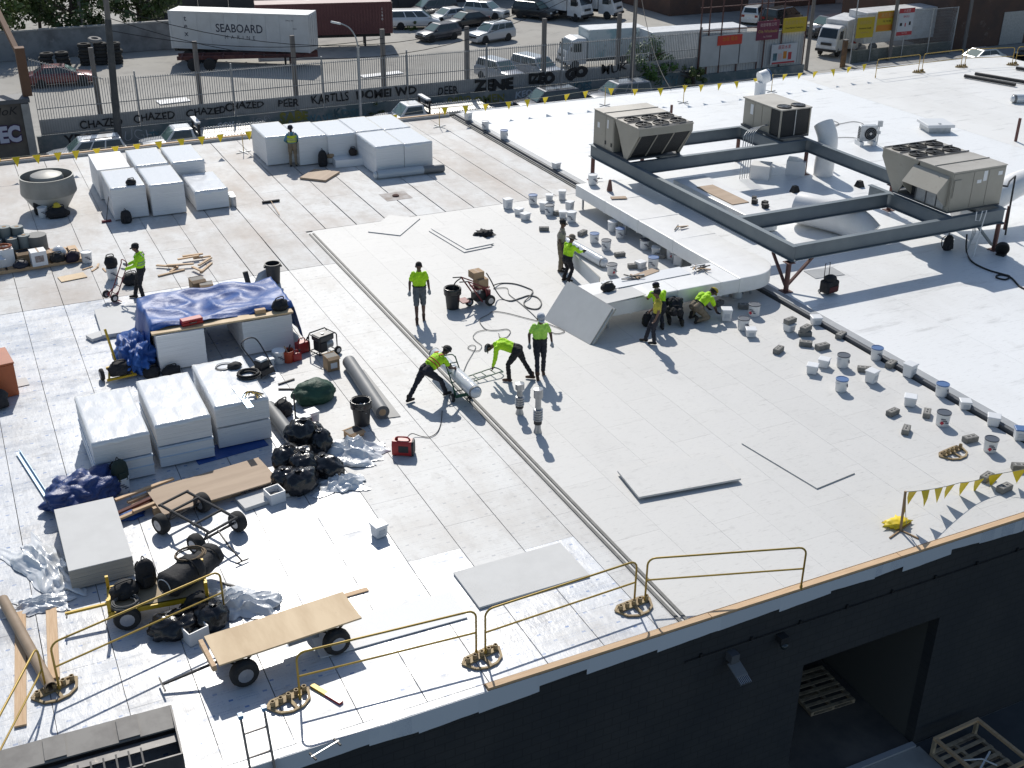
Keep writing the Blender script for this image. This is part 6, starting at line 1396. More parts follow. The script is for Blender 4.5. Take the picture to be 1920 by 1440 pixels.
# big roof fan
t = thing('roof_fan', 'big round grey mushroom roof fan at the far left', 'roof fan', (2.85, 47.1, .01)); M_fanm = mat('dull grey fan metal', (.30, .30, .285), .55, .2, col2=(.25, .25, .235), ns=2)
MB().lathe([(.55, 0), (.62, .05), (.98, .62), (1.0, .68)], 32).build('lower_bowl', mat('pale fan bowl', (.42, .42, .40), .6), t, smooth='auto'); MB().lathe([(1.02, .66), (1.04, .72), (.98, 1.32), (1.0, 1.34), (.95, 1.34), (.93, .8), (.55, .72)], 32).build('wind_band', M_fanm, t, smooth='auto'); MB().lathe([(.0, .7), (.62, .72), (.62, 1.25), (.58, 1.36), (.4, 1.43), (0, 1.46)], 28).build('motor_dome', M_fanm, t, smooth='auto')
backpack('black backpack hanging at the foot of the big roof fan', (2.368, 46.549, 0), .2, .85); bag('black duffel bag with a yellow helmet by the big roof fan', (2.961, 45.934, 0), (.85, .5, .42), .1, 29)
o = MB().lathe([(.17, 0), (.14, .02), (.125, .08), (.07, .14), (0, .16)], 14).build('hard_hat', mat('yellow helmet', (.6, .45, .03), .35), smooth=True, loc=Vector((2.961, 45.934, 0))+V(0, .02, .42)); tag(o, 'yellow hard hat on the black duffel bag by the roof fan', 'hard hat')
# ---------------------------------------------------------------- loaded pallet at the left
t = thing('wooden_pallet', 'long wooden pallet loaded with rolls and boxes at the left edge', 'pallet', (1.0, 41.2, .012), .06)
for k in range(12): MB().b2(-2.1+.36*k, -.75, .1, -1.82+.36*k, .75, .125).build('deck_board', M_wood, t)
for y in (-.72, 0, .66): MB().b2(-2.1, y, 0, 2.1, y+.08, .1).build('stringer', M_wood, t)
for i, (x, y, h, r) in enumerate(((-.85, 41.75, .95, .2), (-.45, 41.85, 1.05, .2), (-.05, 41.9, 1.05, .2), (.35, 41.9, 1.0, .2), (.1, 41.5, .75, .2), (.5, 41.5, .8, .2), (-.4, 41.5, .75, .2))):
    t = thing('standing_roll', 'grey green membrane roll standing at the back of the pallet', 'roll', (x+.95, y, .14), 0, 'rolls standing on the pallet'); MB().lathe([(.06, 0), (r, 0), (r, h), (.06, h)], 16).build('outer_layer', mat('grey green roll', (.17, .2, .2), .6), t, smooth='auto'); MB().lathe([(.05, h-.004), (.07, h-.004), (.07, h+.01), (.05, h+.01)], 10).build('core', M_cardboard, t)
t = thing('standing_roll', 'wide dark grey roll standing at the right of the pallet rolls', 'roll', (1.85, 41.5, .14)); MB().lathe([(.08, 0), (.33, 0), (.33, .75), (.08, .75)], 20).build('outer_layer', mat('dark grey roll', (.12, .125, .125), .6), t, smooth='auto')
crate('white box with a printed label at the front of the pallet', (1.75, 40.62), .5, .45, .5, .1, M_label, .14); o = list(COL.objects)[-1]
MB().b2(-.14, -.235, .14, .14, -.226, .36).build('printed_label', mat('brown print', (.2, .15, .14), .6, col2=(.4, .36, .34), ns=14), o.parent)
crate('brown carton at the left front of the pallet', (.05, 40.62), .55, .45, .35, .05, None, .14, labelled=True); crate('white box with orange cords on top of the pallet', (.7, 41.0), .6, .5, .6, .1, M_label, .14); crate('open carton on the middle of the pallet', (1.3, 41.05), .45, .4, .38, .1, None, .14, openf=True); crate('small carton right of the white printed box', (2.15, 40.9), .4, .35, .3, .2, None, .14)
ropecoil('orange cord heaped on the white box', (.7, 41.0, .75), .25, 6, .014, mat('orange cord', (.4, .12, .05), .7), 8)
o = MB().lathe([(.2, 0), (.2, .3), (.22, .3), (.22, .34), (0, .36)], 16).build('grey_pail', mat('dark blue pail', (.05, .06, .09), .5), smooth='auto', loc=(1.75, 41.15, .14)); tag(o, 'dark pail with pale lid behind the printed white box', 'pail')
bag('red bag at the back right of the pallet', (1.95, 41.55, .14), (.5, .4, .4), .1, 31, M_red); bag('black bag lying at the right end of the pallet, left of two', (2.35, 40.62, .14), (.5, .4, .3), .1, 32); bag('purple black bag at the right end of the pallet, right of two', (2.85, 40.68, .05), (.55, .4, .36), .4, 33, mat('dark purple fabric', (.022, .012, .025), .7)); bag('dark blue bag in front of the white printed box', (1.15, 40.5, .14), (.5, .35, .25), .1, 34, mat('dark blue fabric', (.01, .014, .03), .6))
o = MB().blob((0, 0, 0), (.24, .24, .26), 35, .1, 2, 3).build('clear_bag', M_clear, smooth=True, loc=(2.45, 40.95, .14)); tag(o, 'clear plastic bag behind the black bags on the pallet', 'bag')
plastic('white sheet draped over the left of the pallet load', (.25, 40.8), .4, .3, .3, 17); list(COL.objects)[-1].location.z = .5
ropecoil('black hose hanging at the right end of the rolls', (1.85, 41.75, .55), .2, 2, .03, M_rubber, 9, 'hose_coil', 'hose')
# things near the worker with the hand truck
t = lone_pail('white pail with a black bag on it beside the red hand truck', (3.847, 38.578, 0), 'round'); bag('black bag sitting on the white pail by the red hand truck', Vector((3.847, 38.578, 0))+V(0, 0, .4), (.42, .36, .4), .1, 36)
bag('black tool bag behind the legs of the worker with the hand truck', (4.339, 37.778, 0), (.6, .42, .4), .2, 37)
# far stacks accessories
backpack('black backpack leaning on the far stacks, larger of two', (14.228, 48.359, 0), 0, .72); bag('small brown tool bag beside the large backpack', Vector((14.661, 48.346, 0))+V(0, .25, .28), (.35, .25, .2), 0, 38, M_cardboard)
o = sheet('wrapped bale lying in front of the far stacks', (15.31, 48.237, 0), 1.25, .9, .32, M_wrap, -.1, 'bale', 'wrapped_bale'); bag('dark brown bag on the wrapped bale', Vector((15.62, 48.281, 0))+V(0, .1, .34), (.36, .32, .32), 0, 39, mat('dark brown fabric', (.03, .02, .016), .7))
backpack('black backpack at the foot of the front left white stack', (5.211, 44.17, 0), .1, .5); 
def broom(label, base, top, headw, m, name='broom'):
    t = thing(name, label, 'broom', base); top = Vector(top)-Vector(base); MB().cyl((0, 0, .06), top, .014, n=6).build('handle', M_wood if m is M_black else M_trim, t); MB().b2(-headw/2, -.05, 0, headw/2, .05, .07).build('brush_head', m, t); return t
broom('black push broom lying on the weathered boards', (10.809, 44.347, 0.02), Vector((10.676, 42.613, 0.06)), .7, M_black)
broom('push broom with red head leaning on the front left stack', (4.533, 44.572, 0.012), Vector((4.965, 45.952, 0.9)), .35, mat('dark red brush', (.16, .03, .04), .7))
broom('thin pole leaning at the near corner of the far stacks', (16.464, 46.435, 0.012), Vector((16.421, 46.376, 1.2)), .1, M_trim, 'leaning_pole')
for k in range(3): o = MB().cyl((0, 0, 0), (0, 0, .4), .12, n=12).build('sealant_tube', M_galv, loc=(9.35+.02*k, 44.5+.25*k, .01), smooth='auto'); tag(o, 'grey can in the row at the right of the low wrapped stack', 'can', 'grey cans by the low stack')
# roof drain stain
t = thing('roof_drain', 'rusty roof drain in the weathered boards', 'drain', (15.622, 43.088, 0)); MB().lathe([(.14, 0), (.14, .05), (.08, .08), (0, .08)], 14).build('strainer', mat('rust', (.09, .04, .03), .9), t, smooth='auto'); MB().b2(-.55, -.5, .004, .55, .5, .008).build('stained_patch', mat('stained patch', (.46, .43, .41), .8, col2=(.30, .25, .22), ns=3), t)
# ---------------------------------------------------------------- red spray machine, hoses
t = thing('spray_machine', 'red wheeled spray machine with cardboard boxes on it', 'machine', (15.02, 30.0, .014), .1) 
t.location = Vector((13.991, 31.449, 0.014))
for y in (-.22, .22):
    MB().bar((-.42, y, .95), (.1, y, .15), .04).build('frame_tube', M_cred, t); MB().bar((-.42, y, .95), (.2, y, .62), .035).build('frame_tube', M_cred, t); MB().bar((.3, y, .2), (.2, y, .62), .035).build('frame_tube', M_cred, t); MB().bar((-.42, y, .95), (-.72, y, .99), .03).build('handle_bar', M_trim, t)
MB().b2(-.12, -.22, .58, .38, .22, .62).build('shelf', M_cred, t); MB().b2(-.1, -.18, .16, .3, .18, .42).build('pump', M_trim, t, bevel=.02); MB().cyl((.05, -.1, .42), (.05, -.1, .56), .06, n=10).build('pump_cylinder', M_galv, t); MB().b2(.3, -.2, .18, .42, .2, .5).build('front_shield', M_cred, t); MB().b2(-.6, -.2, .22, -.3, .2, .25).build('foot_plate', M_cred, t)
fatwheel(t, (.34, -.3, .18), .18, .1, (0, 1, 0)); fatwheel(t, (.34, .3, .18), .18, .1, (0, 1, 0)); fatwheel(t, (-.25, 0, .14), .14, .1, (0, 1, 0))
MB().tube(catmull([(-.5, .1, .97), (-.75, .05, .85), (-.85, 0, .5), (-.82, 0, .1)], 5), .02, 6).build('drum_hose', M_rubber, t, smooth=True)
g = Vector((13.991, 31.449, 0.014))
crate('lower cardboard box on the red spray machine', g+V(.16, 0, 0), .36, .36, .26, .1, None, .64); crate('upper cardboard box on the red spray machine', g+V(.05, .1, 0), .38, .36, .22, .1, None, .91)

cord('thick grey hose looping from the red spray machine', [(14.49, 31.757, 0.9), (14.656, 31.75, 0.6), (14.815, 31.723, 0.25), (14.938, 31.496, 0.035), (15.112, 31.221, 0.035), (15.476, 31.299, 0.035), (15.843, 31.379, 0.035), (16.015, 31.103, 0.035), (15.924, 30.656, 0.035), (15.649, 30.304, 0.035), (15.445, 30.35, 0.035), (15.34, 30.635, 0.035), (15.464, 30.963, 0.035), (15.786, 31.226, 0.065), (16.117, 31.655, 0.035), (16.097, 31.969, 0.035), (15.86, 32.491, 0.035), (15.475, 32.718, 0.035), (15.085, 32.511, 0.1)], .022, M_cable, 'hose', 'hose')
cord('thin hose running from the spray machine towards the leaning board', [(15.035, 32.402, 0.035), (15.455, 32.262, 0.035), (15.297, 31.727, 0.035), (15.3, 30.941, 0.035), (15.267, 29.918, 0.035), (15.16, 28.975, 0.035), (15.219, 28.381, 0.035), (15.539, 28.364, 0.035), (15.532, 28.629, 0.035), (15.289, 29.227, 0.035), (14.928, 29.798, 0.035), (14.56, 30.38, 0.035), (14.232, 30.67, 0.035), (13.973, 30.51, 0.035), (13.609, 30.311, 0.035), (13.471, 29.925, 0.035), (13.468, 29.486, 0.035), (13.747, 29.315, 0.035), (14.032, 29.271, 0.035), (14.05, 29.046, 0.035), (13.78, 28.741, 0.035), (13.589, 28.787, 0.035), (13.677, 29.088, 0.035)], .012, M_cable, 'hose', 'hose')
cord('thin cable looping past the bending worker', [(13.468, 29.486, 0.035), (13.138, 29.464, 0.035), (12.878, 29.197, 0.035), (12.825, 28.843, 0.035), (12.845, 28.502, 0.035), (12.637, 28.231, 0.035), (12.466, 28.31, 0.035), (12.412, 28.537, 0.035), (12.588, 28.661, 0.035), (12.657, 28.507, 0.035), (12.377, 28.11, 0.035), (11.992, 27.619, 0.035), (11.592, 27.044, 0.035), (11.416, 26.976, 0.035)], .01, M_cable, 'cable', 'cable')
cord('black hose from the right rooftop unit across the white roof', [(31.415, 28.11, 0.9), (31.859, 28.392, 0.14), (31.247, 27.526, 0.13), (31.137, 26.73, 0.13), (31.294, 26.165, 0.13), (31.357, 25.92, 0.13), (30.996, 25.764, 0.13), (30.865, 26.037, 0.13), (31.172, 26.166, 0.13), (31.314, 25.832, 0.13), (30.952, 25.102, 0.13), (30.948, 24.694, 0.13)], .03, M_rubber, 'hose', 'hose')
cord('thin grey cable curling to the small condenser', [(38.128, 44.33, 0.13), (38.909, 44.32, 0.13), (39.639, 44.68, 0.13), (39.74, 45.329, 0.13), (39.16, 45.236, 0.13), (38.851, 44.572, 0.13), (39.688, 44.658, 0.13), (40.585, 44.724, 0.13), (40.742, 44.194, 0.13), (39.45, 42.715, 0.4)], .014, M_cable); cord('second grey cable running to the small condenser', [(36.69, 42.393, 0.13), (37.829, 42.62, 0.13), (38.533, 42.308, 0.13), (38.437, 41.646, 0.2)], .014, M_cable)
o = MB().blob((0, 0, 0), (.35, .24, .13), 70, .4, 2.4, 4, sharp=True).build('black_rag', M_black, smooth=True, loc=(16.919, 37.266, 0.014)); tag(o, 'black cloth lying in the middle of the grey boards', 'cloth')
# vent pipes
def vent(label, p, h, ribs):
    t = thing('vent_pipe', label, 'vent pipe', (p[0], p[1], .012)); MB().lathe([(.11, 0), (.08, .12), (.075, h*.8)], 16).build('pipe', M_alu, t, smooth='auto')
    prof = []
    for k in range(ribs): z = h*.28+k*.07; prof += [(.10, z), (.125, z+.015), (.125, z+.04), (.10, z+.055)]
    MB().lathe(prof, 18).build('ribbed_collar', M_alu, t, smooth='auto'); MB().lathe([(.105, h*.2), (.105, h*.28)], 16).build('black_band', M_trim, t); MB().lathe([(.115, h*.8), (.12, h*.82), (.12, h), (.0, h+.03)], 18).build('cap', M_alu, t, smooth='auto')
    return t
vent('shorter shiny vent pipe with ribbed collar', (12.026, 24.267, 0), .9, 4); vent('taller shiny vent pipe with ribbed collar', (12.006, 23.166, 0), 1.25, 5)
for i, (p, h) in enumerate((((32.787, 49.343, 0.1), .6), ((45.267, 38.718, 0.1), 1.1), ((34.024, 38.452, 0.1), .7))): o = MB().cyl((0, 0, 0), (0, 0, h), .07, n=10).build('dark_pipe', M_rust, loc=p, smooth='auto'); tag(o, ['short dark pipe behind the left rooftop unit', 'tall dark pipe at the right edge of the white roof', 'dark pipe stub under the right beam'][i], 'pipe')
t = thing('goose_vent', 'blue and white hooded vent behind the small rooftop unit', 'vent', (39.697, 51.289, 0.1)); MB().cyl((0, 0, 0), (0, 0, .75), .3, n=16).build('neck', M_wplast, t, smooth='auto'); MB().lathe([(.36, 0), (.36, .45), (.3, .5), (0, .5)], 18, (-.1, 0, .95), (.9, -.1, .25)).build('hood', M_wplast, t, smooth='auto'); MB().lathe([(.0, -.01), (.34, -.01), (.34, .01)], 18, (.45, -.05, 1.1), (.9, -.1, .25)).build('opening', mat('blue liner', (.05, .14, .3), .5), t)
# white ducts under the frame
def pipe_run(label, pts, r, m=None, caps=True, sq=None):
    t = thing('roof_duct', label, 'duct'); MB().tube(catmull(pts, 6), r, 20).build('casing', m or M_duct, t, smooth='auto'); return t
pipe_run('fat white round duct under the middle of the steel frame', [(28.2, 33.4, .75), (28.6, 32.6, .75), (29.2, 31.5, .62), (29.5, 30.9, .2)], .6)
pipe_run('white duct dropping behind the right beam of the frame', [(33.4, 38.6, 2.2), (33.4, 38.2, 1.6), (33.3, 38.1, .6), (33.3, 38.1, .12)], .42)
pipe_run('white duct curving away at the right edge behind the rooftop unit', [(33.2, 30.5, 1.0), (34.2, 30.2, 1.0), (35.2, 30.3, 1.25), (36.5, 30.5, 1.5), (39, 30.6, 1.6)], .48)
t = thing('roof_duct', 'white wrapped box duct with plywood lid under the left beam', 'duct', (0, 0, 0)); MB().b2(25.5, 33.0, .14, 27.0, 37.9, .92).build('casing', M_duct, t, bevel=.03); MB().b2(25.75, 34.2, .925, 26.5, 36.6, .95).build('plywood_lid', M_tanboard, t)
for k in range(4): tag(MB().b2(-.1, -.09, 0, .1, .09, .16).build('rubber_block', M_rubber, loc=(26.65+.2*(k % 2)-.05*(k//2), 33.4+.3*k, .93), rz=.3*k), 'black rubber block on the white box duct under the left beam', 'block', 'rubber blocks on the box duct')
for i, p in enumerate(((30.648, 36.629, 0.1), (33.586, 36.112, 0.1))): tag(MB().box((0, 0, .13), (.34, .3, .26), taper=.55).build('pipe_support', M_rubber, loc=p), ['black rubber pipe support left of the white round duct', 'black rubber pipe support right of the white round duct'][i], 'pipe support')
for i, (x, y) in enumerate(((30.6, 38.9), (32.4, 38.8))): tag(MB().box((0, 0, .3), (.8, .8, .6), .78).build('duct_kerb', M_duct, loc=(x, y, .1)), ['left square white duct kerb under the small unit', 'right square white duct kerb under the small unit'][i], 'duct')
t = thing('conduit_bundle', 'bundle of bent grey conduits beside the small rooftop unit', 'conduit', (0, 0, 0))
for k in range(5): MB().tube(catmull([(29.6+.12*k, 39.0, .12), (29.6+.12*k, 39.0, 1.7), (29.68+.12*k, 39.05, 2.0), (30.2+.1*k, 39.3, 2.15), (31.3, 39.6+.05*k, 2.1)], 5), .018, 6).build('conduit', M_galv, t, smooth=True)
for k in range(4): MB().cyl((26.3, 38.75+.05*k, 1.3), (29.6+.12*k, 38.75+.05*k, 1.3), .018, n=6).build('conduit', M_galv, t)
t = thing('gas_pipe', 'black gas pipe with elbows at the right end of the right unit', 'pipe', (0, 0, 0)); MB().tube([(33.2, 28.7, 2.3), (33.5, 28.6, 2.25), (33.9, 28.9, 2.3), (34.5, 29.2, 2.35), (34.5, 29.15, 1.2), (34.5, 29.1, .12)], .035, 8).build('pipe', M_trim, t, smooth='auto'); MB().cyl((34.5, 29.2, .3), (34.5, 29.2, 1.2), .05, n=8).build('stand', M_rust, t)
t = thing('conduit_loop', 'white conduit loop on the front beam below the right unit', 'conduit', (0, 0, 0)); MB().tube([(31.55, 28.0, 1.75), (31.55, 27.98, 1.45), (31.75, 27.98, 1.4), (31.8, 27.98, 1.75), (32.0, 27.98, 1.75), (31.9, 27.98, 1.1), (31.7, 27.9, .12)], .022, 6).build('conduit', M_wplast, t)
for k in range(3): MB().tube([(32.1+.07*k, 28.5, 1.6), (32.1+.07*k, 28.5, .7), (31.9, 28.4, .14)], .015, 6).build('conduit', M_galv, t)
backpack('black backpack on the white roof under the right unit', (31.372, 28.822, 0.11), 0, .55); t = thing('floor_fan', 'round black floor fan at the foot of the right post', 'fan', (32.733, 27.608, 0.11), .4); MB().lathe([(.2, -.09), (.24, -.06), (.24, .06), (.2, .09), (.2, -.09)], 18, (0, 0, .24), (1, .5, .2)).build('shroud', M_rubber, t, smooth='auto'); MB().box((0, 0, .03), (.3, .3, .06)).build('base', M_rubber, t); MB().lathe([(.05, -.05), (.05, .05)], 10, (0, 0, .24), (1, .5, .2)).build('hub', M_galv, t)
t = thing('wheeled_bag', 'black and red wheeled tool bag with raised handle on the white roof', 'bag', (24.758, 27.316, 0.11), .15); MB().b2(-.27, -.2, .05, .27, .2, .48).build('body', M_black, t, bevel=.07); MB().blob((0, 0, .42), (.24, .18, .14), 41, .2, 2, 3).build('top_pouch', M_black, t, smooth=True); MB().tube([(-.11, .16, .4), (-.11, .18, 1.0), (.11, .18, 1.0), (.11, .16, .4)], .014, 6).build('handle', M_cart, t); MB().b2(-.2, -.225, .12, .2, -.2, .3).build('front_pocket', mat('dark red fabric', (.09, .02, .02), .8), t)
for x in (-.2, .2): fatwheel(t, (x, .2, .06), .06, .05, (1, 0, 0))
# tools lying on the duct
def dz(p, z): return (p[0], p[1], z)
for i, (p, s, a, m, lb) in enumerate((((19.045, 29.495, 0.95), (1.0, .32), .3, M_tanboard, 'tan cardboard strips lying on the near run of the duct'), ((22.244, 36.642, 0.95), (.6, .28), -.3, M_tanboard, 'tan wood offcuts lying on the long run of the duct'), ((17.333, 28.254, 0.94), (1.5, .75), .08, M_greyb, 'grey board lying on the near end of the duct'))): sheet(lb, p, s[0], s[1], .02, m, a, 'offcut', 'offcut', .945+.005*i)
bag('open black tool bag on the near end of the duct', (17.238, 28.742, 0.95), (.5, .36, .26), .1, 44)
def toolset(label, p, sd, n=6):
    r_ = random.Random(sd); t = thing('hand_tools', label, 'tools', p)
    for k in range(n): a = r_.uniform(0, 3.1); L = r_.uniform(.15, .32); c = V(r_.uniform(-.25, .25), r_.uniform(-.15, .15), .03+.01*k); d = V(math.cos(a), math.sin(a), r_.uniform(-.03, .1)); MB().bar(c-d*L, c+d*L, .035, .03).build('tool', [M_trim, M_trim, M_wood, M_galv][k % 4], t)
    return t
toolset('dark hand tools heaped near the duct elbow', (20.785, 29.117, 0.95), 1, 8); toolset('drills and tools on the near run of the duct', (18.566, 29.359, 0.95), 2, 6); toolset('knife and tools in the middle of the long duct run', (22.411, 32.759, 0.95), 3, 3); toolset('tools at the far end of the long duct run', (22.392, 38.894, 0.95), 4, 6)
t = lone_pail('white pail at the far end of the long duct run', (22.2, 38.6), 'round', .95); o = MB().lathe([(.12, 0), (.05, .42), (0, .44)], 10).build('dark_cone', M_rust, loc=(22.4, 37.6, .95)); tag(o, 'dark cone standing on the far end of the duct', 'cone')
# ---------------------------------------------------------------- front edge: ladder, hopper, level
t = thing('ladder', 'grey aluminium ladder leaning against the roof edge', 'ladder', (0, 0, 0)); M_lad = mat('weathered aluminium', (.30, .27, .25), .5, .5)
a0, a1 = Vector((2.424, 15.126, 0.95)), Vector((2.823, 15.147, 0.95)); dn = V(.05, -1.35, -5.0); 
for a in (a0, a1): MB().bar(a, a+dn*1.3, .035, .08, (0, 1, 0)).build('stile', M_lad, t); MB().box(a+V(0, 0, .03), (.08, .1, .07)).build('end_cap', mat('blue cap', (.2, .4, .62), .4), t)
for k in range(14): q = dn*(.045+.064*k)*1.35; MB().cyl(a0+q, a1+q, .017, n=7).build('rung', M_lad, t)
t = thing('trash_hopper', 'dark steel trash hopper at the lower left corner', 'hopper', (0, 0, 0)); M_hop = mat('scuffed dark steel', (.10, .098, .10), .5, .4, col2=(.15, .145, .14), ns=2, wear=((.22, .2, .18), 6, .62, .72)); M_hopi = mat('scuffed inner steel', (.26, .25, .235), .6, .3, col2=(.19, .18, .17), ns=2)
A, B = Vector((-1.173, 16.302, 0.7)), Vector((1.45, 16.208, 0.7)); e = (B-A).normalized(); nrm = V(e.y, -e.x, 0)
for s in (-.4, (B-A).length): 
    q = A+e*s; MB().prism([q, q+nrm*1.1-V(0, 0, .12), q+nrm*1.1-V(0, 0, 1.1), q-V(0, 0, 1.1)], e*.03).build('end_panel', M_hop, t)
MB().prism([A-e*.4, B, B+nrm*.46-V(0, 0, .1), A-e*.4+nrm*.46-V(0, 0, .1)], V(0, 0, -.03)).build('sloped_panel', M_hopi, t); MB().prism([A-e*.4-V(0, 0, .04), B-V(0, 0, .04), B-V(0, 0, 1.05), A-e*.4-V(0, 0, 1.05)], nrm*-.03).build('back_panel', M_hop, t); MB().prism([A-e*.4+nrm*1.07-V(0, 0, .12), B+nrm*1.07-V(0, 0, .12), B+nrm*1.07-V(0, 0, 1.05), A-e*.4+nrm*1.07-V(0, 0, 1.05)], nrm*.03).build('front_panel', M_hop, t)
MB().prism([A-e*.4-V(0, 0, 1.05), B-V(0, 0, 1.05), B+nrm*1.1-V(0, 0, 1.05), A-e*.4+nrm*1.1-V(0, 0, 1.05)], V(0, 0, -.03)).build('floor', M_hop, t)
L = (B-A).length
for k in range(2): q = A+e*(L*(.22+.44*k)); MB().prism([q+nrm*.02+V(0, 0, .01), q+nrm*.02+e*.34+V(0, 0, .01), q+e*.34+nrm*.44-V(0, 0, .08), q+nrm*.44-V(0, 0, .08)], V(0, 0, .012)).build('stiffener', M_hopi, t)
MB().bar(A+nrm*.6-V(0, 0, .2)-e*.4, B+nrm*.6-V(0, 0, .2), .22, .03).build('top_plate', M_hop, t)
for k in range(8): q = A+e*(L*(.25+.075*k))+nrm*.75-V(0, 0, .08); MB().bar(q, q+nrm*.4-V(0, 0, .05), .03).build('grate_bar', M_cart, t)
t = thing('spirit_level', 'red and yellow bar tool lying beside the rail base', 'tool', (0, 0, 0)); a, c = Vector((3.97, 16.41, 0.03)), Vector((4.309, 15.74, 0.03)); MB().bar(a, a.lerp(c, .5), .09, .05).build('yellow_half', M_cyel, t); MB().bar(a.lerp(c, .5), c, .09, .05).build('red_half', M_red, t)
o = MB().b2(-.2, -.02, 0, .2, .02, .02).build('black_rod', M_trim, loc=(3.33, 20.084, 0.006), rz=-.8); tag(o, 'short black rod lying behind the wooden cart', 'rod')
t = thing('pipe_clamp', 'small grey clamp tool on the sheet edge near the ladder', 'tool', (3.698, 14.754, 0.008), .3); MB().bar((-.28, 0, .05), (.28, 0, .05), .02).build('bar', M_galv, t); MB().bar((-.25, -.1, .04), (-.25, .1, .04), .03).build('jaw', M_trim, t); MB().bar((.25, -.1, .04), (.25, .1, .04), .03).build('jaw', M_trim, t)
# ---------------------------------------------------------------- front wall lamp, pallets on the ground
t = thing('wall_lamp', 'grey flood lamp with finned back on the black wall', 'lamp', (12.35, FY+.02, -1.35)); MB().box((0, -.1, .2), (.2, .2, .2)).build('bracket', M_kerbd, t); MB().box((0, -.3, .02), (.3, .36, .05), Matrix.Rotation(.35, 3, 'X')).build('housing', mat('dull lamp grey', (.16, .165, .17), .6), t, bevel=.02)
for k in range(7): MB().box((-.12+.04*k, -.52, -.08), (.015, .2, .06), Matrix.Rotation(.35, 3, 'X')).build('fin', M_rim, t)
t = thing('wall_camera', 'small dark dome camera on the black wall', 'camera', (13.6, FY+.02, -1.2)); MB().b2(-.1, -.2, 0, .1, 0, .16).build('bracket', M_trim, t); MB().lathe([(.09, 0), (.09, -.05), (.06, -.12), (0, -.14)], 12, (0, -.18, 0)).build('dome', M_glass, t, smooth=True)
M_pal = mat('weathered pallet wood', (.46, .36, .24), .85, col2=(.26, .2, .14), ns=4, rand=.1)
def pallet(label, p, rz, cage, sx=1.2, sy=1.0, rot=None):
    t = thing('wooden_pallet', label, 'pallet', p, rz, rot=rot)
    n = 7
    for k in range(n): MB().b2(-sx/2, -sy/2+k*(sy-.1)/(n-1), .1, sx/2, -sy/2+.1+k*(sy-.1)/(n-1), .12).build('deck_board', M_pal, t)
    for x in (-sx/2, -.04, sx/2-.08): MB().b2(x, -sy/2, .02, x+.08, sy/2, .1).build('stringer', M_pal, t)
    for y in (-sy/2, -.05, sy/2-.1): MB().b2(-sx/2, y, 0, sx/2, y+.1, .02).build('bottom_board', M_pal, t)
    if cage:
        for x in (-sx/2+.04, sx/2-.04):
            for y in (-sy/2+.04, sy/2-.04): MB().b2(x-.04, y-.04, .12, x+.04, y+.04, .5).build('corner_post', M_pal, t)
        for y in (-sy/2+.04, sy/2-.04): MB().b2(-sx/2, y-.04, .5, sx/2, y+.04, .58).build('top_rail', M_wood, t)
        for x in (-sx/2+.04, sx/2-.04): MB().b2(x-.04, -sy/2+.082, .5, x+.04, sy/2-.082, .58).build('top_rail', M_wood, t)
    return t
pallet('loose wooden pallet on the dark doorway floor', (17.35, 17.5, ZG+.03), -.05, False, 1.35, 1.4)
p = pallet('caged wooden pallet on the ground by the doorway', (19.2, 13.8, ZG+.005), .04, True, 1.5, 1.6)
o = MB().tube([(-.3, .2, .16), (.1, 0, .2), (.3, -.3, .16)], .02, 6).build('strap', M_wplast, p); MB().bar((-.4, -.3, .16), (.5, .1, .16), .04).build('white_rod', M_wplast, p)
# ---------------------------------------------------------------- workers
def pmat(n, c, rough=.8, c2=None): return mat('worker '+n, c, rough, col2=c2 or tuple(q*.66 for q in c), ns=4, bump=.6, bs=12)
SKIN = pmat('brown skin', (.20, .105, .07), .5); SKIN2 = pmat('dark skin', (.12, .06, .042), .5); HIVIS = pmat('lime shirt', (.50, .88, .012), .7, (.42, .76, .01)); HIVIS2 = pmat('pale lime shirt', (.46, .82, .12), .7, (.38, .70, .09)); NAVY = pmat('navy trousers', (.018, .020, .032)); BLK = pmat('black trousers', (.014, .014, .017)); GREYSH = pmat('grey shorts', (.13, .145, .155)); BOOT = pmat('brown boots', (.10, .05, .03)); BOOTD = pmat('dark boots', (.03, .024, .02)); KHAKI = pmat('khaki trousers', (.24, .19, .13)); TAN = pmat('tan shirt', (.33, .30, .25)); YELT = pmat('yellow tee', (.55, .48, .06)); GLW = pmat('pale gloves', (.42, .43, .44)); GLD = pmat('dark gloves', (.03, .03, .035)); HAIR = pmat('dark hair', (.016, .012, .01)); BLUE = pmat('blue shirt', (.10, .24, .36)); DKTEE = pmat('black tee', (.012, .014, .02))
